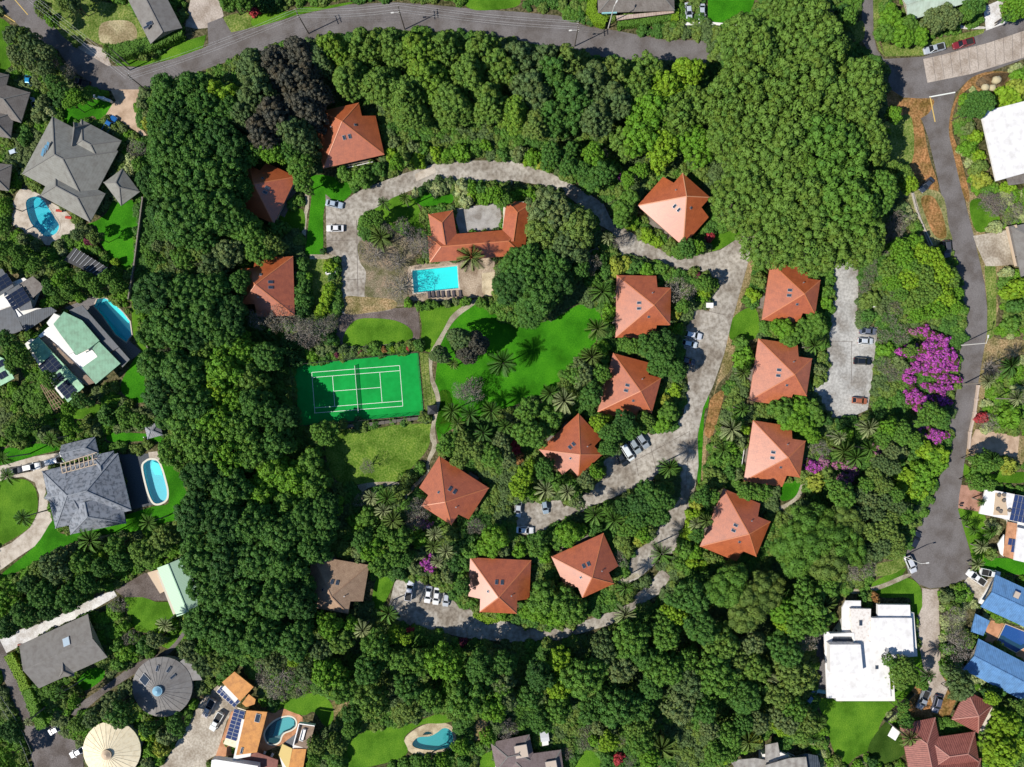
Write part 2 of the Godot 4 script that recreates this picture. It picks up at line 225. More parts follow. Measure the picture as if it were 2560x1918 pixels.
func setting() -> void:
	var wet := []
	for q in POOLS: wet.append(soft(q[1], true, 5) if q[2] else q[1])
	var land := PackedVector2Array([Vector2(-420, -420), Vector2(420, -420), Vector2(420, 420), Vector2(-420, 420)])
	ground("ground", [land], 0.0, M.ground, "dark leaf-littered earth under the gardens and woods", wet)
	lay("road", "asphalt", 0.050, [pv([-138.24, -101.69, -134.17, -97.63, -130.42, -94.19, -122.6, -90.12, -119.15, -84.8, -114.77, -81.98, -114.15, -79.79, -108.2, -79.01, -99.13, -79.01, -91.31, -81.67, -69.12, -89.8, -69.12, -96.22, -77.22, -94.5, -83.48, -90.43, -91.31, -87.61, -100.69, -85.42, -108.2, -85.74, -116.34, -90.12, -120.72, -93.25, -123.22, -96.06, -127.6, -99.82, -128.54, -105.45, -138.24, -105.45]), pv([-69.12, -96.22, -56.6, -99.66, -44.09, -102.32, -31.57, -102.95, -22.19, -102.32, -11.23, -101.23, -0, -100.44, -0, -93.25, -25.31, -95.44, -49.09, -94.19, -69.12, -89.49]), pv([-0.09, -100.51, 12.52, -99.35, 20.34, -96.38, 28.16, -95.28, 40.68, -92.87, 53.19, -92.62, 53.19, -86.05, 31.29, -87.3, 12.52, -89.8, -0.09, -93.25])], wet)
	lay("road", "asphalt", 0.054, [pv([94.78, -105.45, 97.44, -105.45, 97.59, -94.19, 98.53, -90.12, 100.41, -87.61, 111.05, -88.24, 119.18, -91.06, 128.57, -95.75, 139.84, -99.5, 139.84, -88.24, 128.57, -84.02, 122.94, -81.67, 119.81, -78.54, 118.56, -73.85, 117.93, -68.53, 119.18, -61.96, 122, -50.38, 124.82, -39.43, 127.63, -26.91, 128.26, -20.34, 128.26, -14.08, 126.69, -4.7, 123.56, 12.83, 122, 22.21, 120.44, 34.1, 122, 39.42, 124.19, 47.25, 124.35, 53.5, 122, 52.88, 117.93, 54.75, 112.93, 55.38, 109.8, 54.13, 106.98, 51.31, 106.04, 46.62, 108.23, 41.93, 110.42, 37.23, 114.18, 30.04, 115.43, 25.34, 117.93, 19.71, 118.25, 9.7, 120.44, 0.31, 120.75, -7.83, 121.69, -10.95, 122, -20.34, 120.75, -26.6, 118.56, -39.11, 115.74, -51.63, 114.18, -58.83, 112.3, -66.65, 110.74, -71.03, 106.04, -76.98, 101.66, -79.79, 101.66, -86.05, 96.34, -89.49, 94.15, -93.25])], wet)
	lay("road", "asphalt", 0.059, [pv([-82.23, -97.31, -78.16, -98.88, -75.66, -94.5, -77.22, -93.87, -81.92, -91.06])], wet)
	lay("concrete_road", "concrete_pink", 0.069, [pv([110.99, -87.61, 116.05, -88.71, 128.57, -91.99, 139.84, -95.75, 139.84, -88.55, 123.88, -83.55, 112.14, -81.2])], wet)
	lay("dirt_verge", "dirt_orange", 0.048, [soft(pv([101.66, -79.48, 106.04, -76.98, 110.42, -71.34, 112.61, -61.33, 115.12, -51.63, 108.23, -48.81, 107.29, -58.2, 107.61, -66.65, 105.1, -72.28, 101.04, -74.16]))], wet)
	lay("dirt_verge", "dirt_orange", 0.074, [soft(pv([105.1, -76.98, 109.48, -76.98, 113.86, -76.66, 112.93, -73.53, 111.05, -71.97, 109.48, -71.66, 106.04, -74.16]))], wet)
	lay("dirt_verge", "dry_grass", 0.057, [soft(pv([104.48, -51.73, 115.43, -51.73, 117.93, -42.35, 118.87, -38.59, 116.05, -38.59, 113.55, -37.34, 109.8, -43.91, 106.67, -49.85]))], wet)
	lay("dirt_verge", "dirt_orange", 0.065, [soft(pv([110.42, -49.85, 113.55, -50.48, 116.05, -46.1, 117.31, -39.84, 114.49, -39.53, 112.3, -43.6]))], wet)
	lay("dirt_verge", "dirt_orange", 0.066, [soft(pv([128.57, -84.17, 134.83, -83.55, 131.7, -79.17, 127.01, -78.54, 123.56, -79.79, 119.81, -75.41, 118.87, -68.53, 121.06, -61.33, 123.56, -50.38, 122, -50.38, 119.18, -61.96, 117.93, -68.53, 119.18, -75.41, 122.94, -81.67]))], wet)
	lay("dirt_verge", "dirt_tan", 0.030, [soft(pv([122, -52.04, 126.38, -49.23, 125.44, -48.6, 128.57, -38.59, 134.83, -31.71, 131.7, -29.83, 130.45, -26.07, 131.39, -20.44, 130.14, -12.62, 137.96, -11.68, 138.58, -8.55, 130.14, -4.8, 127.32, -2.92, 125.75, 0.21, 125.44, -0.42, 128.26, -14.18, 127.63, -26.7]))], wet)
	lay("dirt_verge", "dirt_tan", 0.034, [soft(pv([125.6, 0.11, 128.57, 0.11, 125.44, 13.25, 138.24, 14.19, 138.24, 22.01, 130.45, 17.63, 122.94, 19.51, 123.41, 13.25]))], wet)
	lay("dirt_verge", "dirt_tan", 0.037, [soft(pv([61.33, -29.83, 65.4, -34.21, 64.46, -26.7, 61.33, -18.88, 59.45, -4.8, 55.07, 1.46, 52.88, 13.98, 51.94, 26.49, 50.06, 20.23, 53.19, 7.72, 57.26, -7.93, 59.45, -17.94]))], wet)
	lay("dirt_verge", "dirt_orange", 0.045, [soft(pv([53.82, 3.86, 57.26, 1.99, 55.7, 8.87, 53.82, 14.5, 51.94, 13.25, 52.88, 7.93]))], wet)
	lay("driveway", "concrete", 0.068, [pv([-45.97, -18.88, -46.12, -34.21, -50.03, -35.15, -50.35, -51.11, -46.59, -47.98, -44.4, -49.85, -41.9, -51.73, -37.83, -53.45, -30.01, -56.43, -20.62, -59.4, -12.8, -60.18, 0.09, -60.18, 0.09, -53.61, -12.8, -54.7, -20.62, -54.7, -28.44, -51.73, -32.2, -50.17, -36.27, -47.66, -40.33, -45.47, -40.96, -40.78, -39.39, -37.65, -40.96, -32.96, -39.08, -29.83, -39.71, -23.57, -32.2, -21.69, -32.82, -19.82, -39.39, -18.88])], wet)
	lay("driveway", "concrete", 0.072, [pv([-0.06, -60.18, 9.39, -57.36, 14.08, -54.86, 19.4, -52.04, 24.72, -48.6, 26.6, -44.54, 31.29, -41.41, 35.98, -38.28, 40.68, -35.77, 45.37, -33.27, 50.06, -34.68, 56.32, -36.09, 61.02, -39.22, 65.08, -41.41, 66.02, -37.96, 63.83, -32.96, 62.27, -27.33, 60.39, -20.44, 59.45, -17.31, 57.26, -7.93, 54.44, 0.21, 51.63, 6.47, 50.06, 14.29, 50.38, 22.11, 49.44, 28.37, 46.93, 36.19, 45.06, 42.45, 43.81, 45.58, 40.68, 47.14, 36.92, 50.27, 34.42, 52.46, 29.73, 54.65, 32.54, 46.21, 33.17, 45.27, 37.55, 42.45, 42.24, 34.63, 45.06, 29.93, 45.06, 22.11, 44.12, 20.55, 36.92, 26.81, 32.85, 28.37, 23.47, 32.44, 15.64, 36.19, 10.33, 37.76, 8.76, 39.95, 3.13, 40.89, 0.94, 39.95, 0.63, 31.81, 3.13, 32.12, 13.14, 31.5, 14.08, 33.38, 18.77, 30.56, 25.66, 24.62, 24.41, 20.86, 28.16, 18.98, 35.36, 12.41, 37.55, 13.98, 43.81, 11.79, 46.31, 8.34, 46.93, 4.28, 47.56, -0.42, 46.31, -7.93, 46.31, -13.25, 48.19, -18.56, 48.81, -20.44, 53.19, -19.5, 54.44, -25.14, 56.01, -26.7, 53.19, -29.83, 49.44, -30.45, 43.81, -30.77, 40.68, -32.65, 34.42, -34.52, 29.73, -34.21, 28.16, -37.96, 26.6, -41.09, 23.47, -42.97, 18.77, -47.66, 13.45, -51.73, 7.82, -53.61, -0.06, -54.86])], wet)
	lay("driveway", "concrete_grey", 0.077, [pv([86.64, -32.96, 93.37, -33.27, 93.53, -25.14, 92.9, -15.75, 98.85, -15.12, 98.38, -11.37, 97.91, -7.93, 96.97, 0.83, 96.03, 7.09, 91.02, 9.28, 86.64, 9.6, 84.45, 6.47, 81.01, 1.46, 83.83, 0.12, 85.39, -11.06, 86.49, -20.44])], wet)
	lay("driveway", "concrete", 0.081, [pv([-31.42, 52.67, -25.94, 52.67, -18.12, 56.11, -14.05, 60.49, -6.54, 62.06, 1.6, 65.5, 7.54, 66.13, 15.36, 65.5, 27.25, 61.43, 32.57, 57.99, 37.89, 52.98, 40.39, 49.85, 42.9, 52.36, 39.77, 56.74, 31.01, 62.06, 26.31, 65.19, 12.23, 69.25, -0, 69.88, -12.8, 68.63, -28.44, 65.19, -33.76, 62.06])], wet)
	lay("concrete_slab", "slab_pale", 0.094, [pv([-26.32, -56.48, -20.93, -58.98, -20.46, -56.95, -25.78, -54.6])], wet)
	lay("concrete_slab", "slab_pale", 0.058, [pv([-46.43, -44.38, -44.09, -44.38, -44.09, -43.28, -46.43, -43.28]), pv([-43.71, -44.07, -42.15, -44.22, -42.15, -42.35, -43.71, -42.35])], wet)
	lay("concrete_slab", "slab_pale", 0.062, [pv([57.42, -30.14, 58.82, -30.14, 58.51, -28.42, 57.1, -28.73])], wet)
	lay("path", "asphalt_brown", 0.053, [soft(pv([-47.22, -12.31, -47.53, -15.75, -45.34, -18.88, -37.83, -19.82, -26.57, -20.44, -25.31, -18.56, -25, -11.99, -27.19, -11.06, -44.71, -9.8]))], wet)
	lay("patio", "deck_tan", 0.063, [pv([-28.76, -31.39, -20.31, -33.27, -12.8, -33.74, -4.66, -34.21, -4.66, -23.57, -7.79, -23.41, -12.8, -22.95, -24.06, -22.01, -27.5, -22.63, -28.44, -27.33])], wet)
	lay("patio", "sandstone", 0.072, [pv([-8.1, -29.83, -4.66, -30.14, -4.66, -24.82, -6.85, -22.79, -8.1, -24.82])], wet)
	lay("patio", "cobble_pale", 0.072, [pv([-15.93, -47.04, -14.05, -47.35, -3.41, -48.92, -2.47, -41.41, -14.05, -40.47])], wet)
	lay("yard", "mulch", 0.069, [soft(pv([-41.27, -38.28, -35.33, -38.59, -28.44, -39.53, -22.81, -38.59, -27.5, -32.33, -28.44, -26.7, -28.13, -21.69, -31.89, -20.76, -39.39, -22.32, -39.39, -29.83, -41.12, -32.96]))], wet)
	lay("yard", "dirt_tan", 0.076, [soft(pv([-45.34, -23.26, -40.33, -23.41, -32.2, -22.63, -31.57, -20.44, -37.83, -19.19, -45.03, -18.88]))], wet)
	lay("path", "path_pale", 0.050, [soft(pv([-10.3, -22.63, -9.67, -21.69, -14.68, -17.94, -17.49, -14.18, -19.37, -10.43, -20.93, -8.24, -21.56, -4.8, -21.25, -1.67, -19.99, 1.46, -19.37, 4.59, -19.99, 7.72, -20.78, 12.1, -20.31, 17.11, -22.19, 21.17, -22.81, 24.62, -27.5, 29.62, -28.76, 31.5, -29.38, 30.25, -24.06, 24.62, -22.81, 20.23, -21.56, 16.79, -22.19, 13.98, -20.93, 6.78, -20.62, 3.96, -21.56, 0.83, -22.5, -2.29, -22.5, -6.36, -21.87, -8.86, -18.74, -14.18, -15.93, -18.88]))], wet)
	lay("path", "path_pale", 0.049, [soft(pv([-42.21, 27.64, -37.83, 26.7, -31.57, 26.55, -30.01, 27.33, -30.32, 28.27, -37.83, 27.96, -40.33, 29.21, -41.58, 28.58]))], wet)
	lay("path", "path_pale", 0.059, [pv([-55.82, -53.92, -54.66, -53.92, -54.66, -51.73, -54.88, -47.35, -55.35, -45.47, -55.67, -39.84, -56.76, -40.47, -56.29, -45.47, -55.82, -47.66])], wet)
	lay("path", "path_pale", 0.063, [pv([-54.57, -34.84, -47.22, -34.84, -47.22, -33.58, -54.57, -33.58])], wet)
	lay("path", "path_pale", 0.068, [soft(pv([78.19, 26.7, 79.13, 27.02, 77.88, 30.46, 75.38, 32.65, 72.56, 34.21, 72.25, 33.28, 75.07, 31.71, 76.94, 29.83]))], wet)
	lay("path", "path_pale", 0.072, [pv([20.03, -35.3, 23.78, -37.34, 24.72, -36.4, 20.96, -34.37])], wet)
	lay("path", "path_pale", 0.077, [pv([27.22, 53.14, 33.79, 51.11, 34.73, 52.04, 28.16, 54.24])], wet)
	lay("path", "path_pale", 0.081, [soft(pv([106.35, 51.42, 107.45, 52.04, 100.41, 55.17, 96.03, 56.43, 91.65, 56.74, 91.02, 55.8, 96.03, 55.17, 100.41, 53.92]))], wet)
	lay("path", "path_pale", 0.086, [pv([107.76, -51.42, 108.61, -51.58, 110.74, -43.91, 112.93, -38.28, 113.86, -37.03, 112.77, -36.87, 110.42, -42.35])], wet)
	lay("driveway", "brick_pale", 0.055, [pv([-108.36, -79.32, -99.13, -79.42, -101.32, -75.72, -100.69, -69.78, -98.66, -67.12, -99.44, -66.65, -107.58, -72.28, -111.02, -70.4, -107.89, -75.41, -106.95, -76.35])], wet)
	lay("driveway", "concrete_pink", 0.054, [pv([-117.59, -90.74, -115.71, -91.99, -110.08, -90.43, -108.2, -85.89, -109.14, -85.74]), pv([-86.61, -104.82, -79.1, -104.82, -77.85, -99.19, -81.92, -96.06, -85.05, -95.75, -88.18, -96.38])], wet)
	lay("driveway", "white_concrete", 0.059, [pv([127.32, -101.69, 133.26, -104.2, 131.7, -100.76, 132.33, -98.88, 133.89, -97.47, 127.94, -95.28])], wet)
	lay("path", "white_concrete", 0.063, [soft(pv([120.44, -97.16, 122.31, -96.53, 127.32, -96.38, 127.32, -95.75, 122, -95.75, 120.44, -96.38]))], wet)
	lay("driveway", "concrete_pale", 0.068, [pv([124.5, -39.84, 133.58, -41.41, 134.83, -37.65, 135.77, -32.02, 130.14, -31.71, 127.94, -31.71, 125.44, -37.03])], wet)
	lay("driveway", "brick_red", 0.072, [pv([121.22, 27.33, 123.56, 27.64, 127.63, 29.83, 127.32, 34.84, 120.44, 33.59, 120.75, 30.15])], wet)
	lay("driveway", "brick_pale", 0.077, [pv([125.13, 12.31, 137.02, 14.19, 136.39, 19.82, 123.56, 18.88, 122.94, 17.63])], wet)
	lay("driveway", "concrete_pink", 0.081, [pv([110.74, 55.17, 112.93, 55.64, 115.12, 55.33, 115.74, 78.33, 117.93, 81.77, 116.05, 86.15, 113.55, 86.78, 111.36, 78.33, 109.17, 66.75, 109.17, 63.94, 110.74, 60.18])], wet)
	lay("driveway", "concrete_pale", 0.086, [pv([122, 53.61, 123.56, 51.73, 126.38, 53.61, 130.45, 52.04, 126.69, 59.24, 124.19, 57.99, 122.94, 55.49])], wet)
	lay("yard", "dirt_orange", 0.045, [pv([108.55, 81.77, 116.99, 79.27, 119.81, 85.84, 117.93, 90.22, 106.04, 90.53, 103.85, 90.22])], wet)
	lay("driveway", "slab_pale", 0.054, [pv([-139.49, 22.64, -128.85, 19.66, -121.34, 18.57, -120.72, 20.45, -125.1, 21.7, -124.47, 25.77, -125.41, 27.02, -126.04, 28.27, -125.1, 33.28, -124.16, 37.03, -125.1, 39.85, -128.85, 43.91, -133.55, 47.04, -138.24, 50.48, -139.49, 51.42, -139.49, 45.17, -135.11, 42.98, -130.1, 38.91, -127.91, 34.84, -127.6, 30.15, -128.85, 26.7, -131.98, 25.14, -136.36, 25.77, -139.49, 26.7])], wet)
	lay("patio", "shaded_slab", 0.054, [pv([-106.01, 19.19, -97.88, 18.88, -96.62, 32.65, -103.51, 34.21])], wet)  # dark tone stands in for shade on the poolside patio
	lay("patio", "slab_pale", 0.063, [pv([-98.19, 18.57, -95.37, 18.26, -94.9, 21.7, -97.88, 20.76])], wet)
	lay("driveway", "asphalt_brown", 0.063, [pv([-107.26, 55.8, -99.13, 51.11, -96.62, 51.73, -92.87, 56.43, -91.93, 58.62, -96.62, 58.62, -99.75, 57.68, -104.76, 57.68])], wet)
	lay("driveway", "white_concrete", 0.072, [pv([-139.49, 68.63, -128.85, 65.19, -122.6, 62.68, -111.64, 57.36, -107.58, 55.8, -106.64, 57.36, -114.77, 62.06, -125.1, 66.75, -131.04, 69.88, -136.36, 72.7, -139.49, 73.32])], wet)
	lay("road", "asphalt_old", 0.077, [pv([-139.49, 66.75, -138.24, 69.25, -136.36, 73.01, -133.23, 79.89, -131.36, 83.02, -129.48, 92.41, -124.47, 91.78, -121.34, 93.66, -115.71, 98.04, -115.71, 104.92, -128.85, 104.92, -130.73, 97.1, -132.61, 90.84, -135.74, 83.02, -139.49, 74.89])], wet)
	lay("driveway", "concrete_pale", 0.081, [pv([-96.62, 104.92, -93.18, 101.48, -88.18, 93.03, -83.8, 85.53, -79.42, 81.46, -73.78, 87.72, -76.91, 90.84, -79.73, 100.23, -82.54, 101.8, -81.61, 104.92])], wet)
	lay("path", "asphalt_old", 0.081, [soft(pv([-118.84, 88.03, -110.08, 81.77, -101.32, 75.51, -92.56, 71.44, -87.55, 64.87, -86.92, 65.5, -91.93, 72.38, -100.69, 77.7, -109.45, 83.33, -116.96, 89.28]))], wet)
	lay("patio", "terracotta", 0.045, [pv([-63.55, 88.36, -61.44, 87.84, -58.27, 88.72, -56.52, 90.12, -56.52, 91.53, -57.57, 94.34, -60.38, 96.45, -62.32, 97.5, -68.82, 100.32, -68.65, 99.09, -67.24, 93.29, -66.01, 88.72, -64.6, 89.07])], wet)
	lay("patio", "slab_pale", 0.049, [soft(pv([-132.92, -52.36, -127.6, -51.11, -125.1, -49.23, -120.72, -46.73, -118.21, -43.6, -118.53, -40.78, -121.66, -39.22, -125.1, -37.34, -127.91, -38.59, -134.49, -42.03, -135.42, -45.47]))], wet)
	lay("patio", "sandstone", 0.054, [soft(pv([-28.76, 95.54, -24.38, 92.41, -19.06, 91.47, -15.61, 93.35, -15.3, 98.67, -19.06, 99.61, -24.38, 100.86, -28.44, 98.67]))], wet)
	lay("patio", "slab_grey", 0.058, [pv([-120.72, -20.44, -113.21, -23.57, -111.64, -24.2, -102.88, -11.06, -99.75, -8.55, -105.07, -4.8, -108.2, -10.12])], wet)
	lay("yard", "slab_grey", 0.063, [pv([-139.49, -15.75, -132.61, -14.5, -136.36, -14.18, -139.49, -10.12])], wet)
	lay("patio", "terracotta", 0.067, [pv([127.93, 66.12, 129.34, 63.93, 133.09, 64.56, 131.22, 68.31, 130.28, 70.34, 127.62, 69.56])], wet)
	lay("patio", "terracotta", 0.072, [pv([135.77, 73.32, 139.21, 67.38, 139.21, 75.51])], wet)
	lay("yard", "gravel", 0.066, [soft(pv([125.13, -81.04, 128.57, -83.55, 135.45, -83.55, 131.7, -79.17, 128.57, -78.54]))], wet)
	lay("patio", "slab_grey", 0.081, [pv([81.48, 69.25, 84.51, 68, 84.92, 82.87, 82.57, 82.55])], wet)
	lay("lawn", "grass", 0.090, [soft(pv([-45.18, -10.43, -44.87, -14.18, -42.05, -17.16, -37.52, -17.63, -31.57, -17, -27.82, -15.12, -26.72, -12.93, -28.44, -11.37, -37.83, -10.27]))], wet)
	lay("lawn", "grass_rich", 0.040, [soft(pv([-10.5, -21.33, -6.37, -20.08, -0.12, -16.08, 10.5, -17.33, 19.5, -21.7, 24.25, -17.33, 21.12, -8.58, 13.62, 0.17, -0.75, 6.42, -17, 12.67, -19.5, 16.42, -21, 6.42, -20.12, -6.08, -17.62, -14.2]))], wet)
	lay("lawn", "grass_worn", 0.045, [soft(pv([-48.47, 12.94, -37.83, 12.31, -31.57, 11.22, -21.56, 10.9, -21.87, 13.25, -22.81, 17.63, -27.5, 23.26, -31.26, 26.55, -41.9, 27.17, -47.53, 26.08, -50.35, 18.88]))], wet)
	lay("lawn", "grass", 0.049, [soft(pv([-24.69, -19.82, -20.31, -21.07, -11.23, -22.01, -15.93, -17.94, -19.37, -12.62, -21.87, -8.55, -24.38, -10.12, -24.38, -15.75]))], wet)
	lay("lawn", "grass_rich", 0.054, [soft(pv([-55.35, -54.86, -51.6, -56.43, -44.09, -54.24, -43.15, -51.73, -46.59, -48.6, -50.66, -47.66, -51.28, -34.84, -55.67, -35.15, -55.35, -39.22, -54.73, -45.47, -54.1, -51.73]))], wet)
	lay("lawn", "grass_dry", 0.056, [pv([-24.94, -8.4, -22.56, -8.08, -22.19, -1.04, -20.46, 4.59, -20.31, 6.15, -23.44, 8.19])], wet)
	lay("lawn", "grass", 0.061, [soft(pv([-62.86, -46.41, -56.6, -47.04, -56.29, -41.41, -60.98, -42.35]))], wet)
	lay("lawn", "grass", 0.067, [soft(pv([-36.58, -48.92, -27.5, -50.79, -24.06, -43.91, -24.38, -39.84, -28.44, -39.53, -36.27, -44.54]))], wet)
	lay("lawn", "grass_rich", 0.072, [soft(pv([-27.19, -50.79, -22.19, -52.04, -15.93, -51.11, -17.18, -47.98, -23.12, -47.35]))], wet)
	lay("lawn", "grass_dry", 0.034, [soft(pv([-55.04, -33.58, -50.35, -33.58, -49.09, -28.26, -51.6, -20.44, -55.35, -20.44]))], wet)
	lay("lawn", "grass", 0.040, [soft(pv([-19.37, 1.99, -16.55, 2.61, -15.93, 8.87, -17.8, 13.25, -20.31, 12.62, -19.99, 5.74]))], wet)
	lay("lawn", "grass", 0.045, [soft(pv([-36.58, 52.67, -32.82, 51.73, -31.89, 53.61, -35.01, 60.18, -37.83, 60.49]))], wet)
	lay("lawn", "grass", 0.049, [soft(pv([53.82, -39.84, 61.33, -41.41, 60.39, -38.9, 56.32, -36.4, 52.88, -35.77]))], wet)
	lay("lawn", "grass", 0.052, [soft(pv([60.39, -18.56, 65.71, -20.44, 66.33, -12.62, 59.45, -11.68, 58.82, -14.81]))], wet)
	lay("lawn", "grass_rich", 0.056, [soft(pv([51.63, 3.24, 53.19, 1.36, 52.88, 6.37, 51.94, 8.24, 51, 25.14, 50.06, 25.77, 50.22, 14.19]))], wet)
	lay("lawn", "grass_rich", 0.063, [soft(pv([72.56, 27.64, 78.19, 26.08, 77.57, 29.83, 72.87, 31.71]))], wet)
	lay("lawn", "grass", 0.067, [soft(pv([82.57, 85.84, 86.02, 84.9, 102.29, 85.21, 107.92, 83.02, 100.41, 90.22, 97.28, 98.04, 92.9, 100.86, 89.77, 103.05, 86.64, 98.67, 84.14, 90.22]))], wet)
	lay("lawn", "grass_dark", 0.070, [soft(pv([100.72, 91.47, 102.29, 92.41, 106.67, 98.67, 100.41, 103.05, 96.03, 98.67]))], wet)
	lay("lawn", "grass", 0.036, [soft(pv([97.28, 53.92, 106.04, 49.85, 105.42, 52.04, 108.23, 52.98, 110.42, 55.49, 110.74, 60.81, 108.23, 62.68, 107.29, 57.99, 99.78, 57.68]))], wet)
	lay("lawn", "grass", 0.040, [soft(pv([101.04, 73.63, 102.29, 84.27, 107.92, 83.02, 111.05, 76.76, 108.86, 71.13]))], wet)
	lay("lawn", "grass_dry", 0.041, [soft(pv([106.67, 46.42, 103.54, 47.67, 98.22, 48.92, 97.28, 51.96, 102.91, 51.42, 106.35, 48.92]))], wet)
	lay("lawn", "grass", 0.049, [soft(pv([120.44, 33.9, 127.32, 34.84, 128.57, 43.91, 127.94, 51.96, 124.19, 51.96, 124.19, 47.04, 122, 39.53]))], wet)
	lay("lawn", "grass_rich", 0.054, [soft(pv([127.77, 48.27, 138.73, 48.27, 138.73, 49.53, 128.09, 49.53]))], wet)
	lay("lawn", "grass_rich", 0.058, [soft(pv([127.46, 47.81, 128.71, 47.03, 138.73, 47.97, 138.73, 51.73, 128.09, 49.69]))], wet)
	lay("lawn", "grass_dry", 0.059, [pv([97.44, -104.82, 99.16, -104.82, 98.85, -92.62, 100.72, -88.24, 99.16, -89.8, 97.66, -94.19]), pv([99.16, -94.19, 101.97, -91.37, 112.3, -92.62, 118.56, -93.87, 127.63, -95.91, 127.32, -94.65, 117.93, -91.06, 111.05, -88.62, 100.72, -88.27])], wet)
	lay("lawn", "grass_dry", 0.061, [soft(pv([91.65, -96.06, 94.78, -97.94, 95.09, -93.25, 92.9, -92.31]))], wet)
	lay("lawn", "grass_dry", 0.066, [soft(pv([99.16, -69.47, 104.16, -71.97, 107.92, -71.66, 107.92, -59.77, 100.72, -60.39]))], wet)
	lay("lawn", "grass", 0.033, [soft(pv([123.56, -48.6, 127.32, -49.85, 131.7, -44.85, 130.45, -42.35, 125.44, -41.09]))], wet)
	lay("lawn", "grass_dry", 0.036, [soft(pv([127.63, -31.71, 130.45, -31.71, 130.76, -23.57, 130.45, -14.18, 128.26, -12.31, 128.41, -20.44]))], wet)
	lay("lawn", "grass", 0.043, [soft(pv([121.69, 21.39, 124.19, 22.95, 130.45, 24.51, 138.24, 23.89, 138.24, 26.7, 130.45, 26.7, 122.94, 26.08]))], wet)
	lay("lawn", "grass_rich", 0.049, [pv([52.88, -104.82, 65.71, -104.82, 64.14, -97.94, 61.33, -96.38, 52.88, -97])], wet)
	lay("lawn", "grass", 0.052, [soft(pv([-13.11, -102.95, -10.92, -104.51, 0.97, -104.51, 0.97, -101.69, -9.67, -100.76]))], wet)
	lay("lawn", "grass", 0.056, [soft(pv([-69.12, -99.5, -58.79, -100.76, -55.98, -101.69, -51.6, -101.69, -44.09, -102.95, -44.09, -102.32, -56.6, -99.82, -69.12, -96.38]))], wet)
	lay("lawn", "grass_dry", 0.061, [soft(pv([-128.54, -104.82, -123.22, -104.82, -118.21, -101.69, -114.46, -97.31, -116.34, -91.06, -120.72, -93.25, -123.22, -96.38]))], wet)
	lay("lawn", "grass_dry", 0.065, [soft(pv([-116.34, -103.57, -106.95, -102.32, -102.57, -101.69, -98.81, -92.62, -106.95, -91.06, -110.7, -91.37, -113.83, -92.93, -118.21, -95.44]))], wet)
	lay("lawn", "sand_bare", 0.074, [soft(pv([-110.7, -97.31, -103.82, -97.94, -101.32, -95.44, -102.26, -91.99, -108.2, -91.68, -111.33, -92.62]))], wet)
	lay("lawn", "grass", 0.034, [pv([-106.95, -85.89, -106.32, -87.93, -99.44, -87.14, -94.43, -88.87, -89.74, -91.99, -82.54, -94.19, -83.48, -90.59, -91.31, -87.77, -100.69, -85.58])], wet)
	lay("lawn", "grass_dry", 0.038, [soft(pv([-77.85, -98.88, -68.15, -100.44, -68.15, -96.06, -76.29, -94.5]))], wet)
	lay("lawn", "grass_rich", 0.045, [soft(pv([-118.21, -76.04, -111.33, -76.66, -107.89, -75.41, -111.33, -70.4, -113.21, -72.28, -119.47, -69.78, -121.03, -72.28]))], wet)
	lay("lawn", "grass", 0.047, [soft(pv([-139.49, -97.94, -135.11, -96.38, -133.86, -91.68, -135.11, -86.05, -139.49, -82.92]))], wet)
	lay("lawn", "grass_rich", 0.054, [soft(pv([-107.26, -49.54, -101.32, -48.29, -101.63, -36.71, -102.26, -31.71, -105.7, -31.08, -110.7, -37.34, -112.27, -42.35, -115.71, -42.66, -112.27, -43.91, -109.45, -46.1]))], wet)
	lay("lawn", "grass_rich", 0.058, [soft(pv([-102.88, -5.11, -97.56, -11.06, -95.37, -4.8, -96.62, -0.42, -96.31, 3.34, -101.32, 5.22, -105.7, 1.46]))], wet)
	lay("lawn", "grass", 0.061, [soft(pv([-102.57, -23.57, -101.32, -20.44, -97.88, -10.12, -99.44, -8.24, -102.26, -13.25]))], wet)
	lay("lawn", "grass_rich", 0.065, [soft(pv([-98.19, 13.56, -94.75, 13.56, -88.18, 26.08, -86.92, 30.77, -88.49, 34.53, -91.93, 37.34, -101.32, 39.85, -114.46, 41.72, -120.72, 43.91, -128.85, 48.92, -138.24, 52.05, -128.85, 43.91, -124.16, 37.03, -121.97, 37.03, -120.72, 40.78, -104.13, 35.47, -97.25, 33.28, -92.87, 32.34, -93.18, 28.27, -95.06, 20.13, -95.37, 15.75, -108.2, 15.75, -108.2, 13.25]))], wet)
	lay("lawn", "grass_rich", 0.070, [soft(pv([-136.99, 17.63, -125.72, 16.07, -120.72, 17.32, -128.85, 19.51, -138.24, 22.01]))], wet)
	lay("lawn", "grass", 0.034, [soft(pv([-139.49, 27.64, -132.61, 25.77, -129.17, 27.64, -128.07, 31.4, -128.54, 35.47, -131.04, 39.53, -138.24, 43.91, -139.49, 43.91]))], wet)
	lay("lawn", "grass", 0.038, [soft(pv([-123.22, 8.24, -113.21, 5.74, -109.45, 6.05, -110.7, 9.18, -122.6, 9.49]))], wet)
	lay("lawn", "grass", 0.043, [soft(pv([-104.45, 57.68, -99.75, 57.36, -96.31, 58.93, -91.93, 59.24, -90.68, 62.06, -94.43, 66.75, -101.32, 66.75, -103.82, 62.06]))], wet)
	lay("lawn", "grass", 0.047, [soft(pv([-95.06, 69.25, -85.05, 64.87, -83.17, 68, -91.31, 71.76]))], wet)
	lay("lawn", "grass_rich", 0.052, [soft(pv([-117.28, 78.95, -111.33, 76.45, -110.08, 79.27, -115.71, 83.02]))], wet)
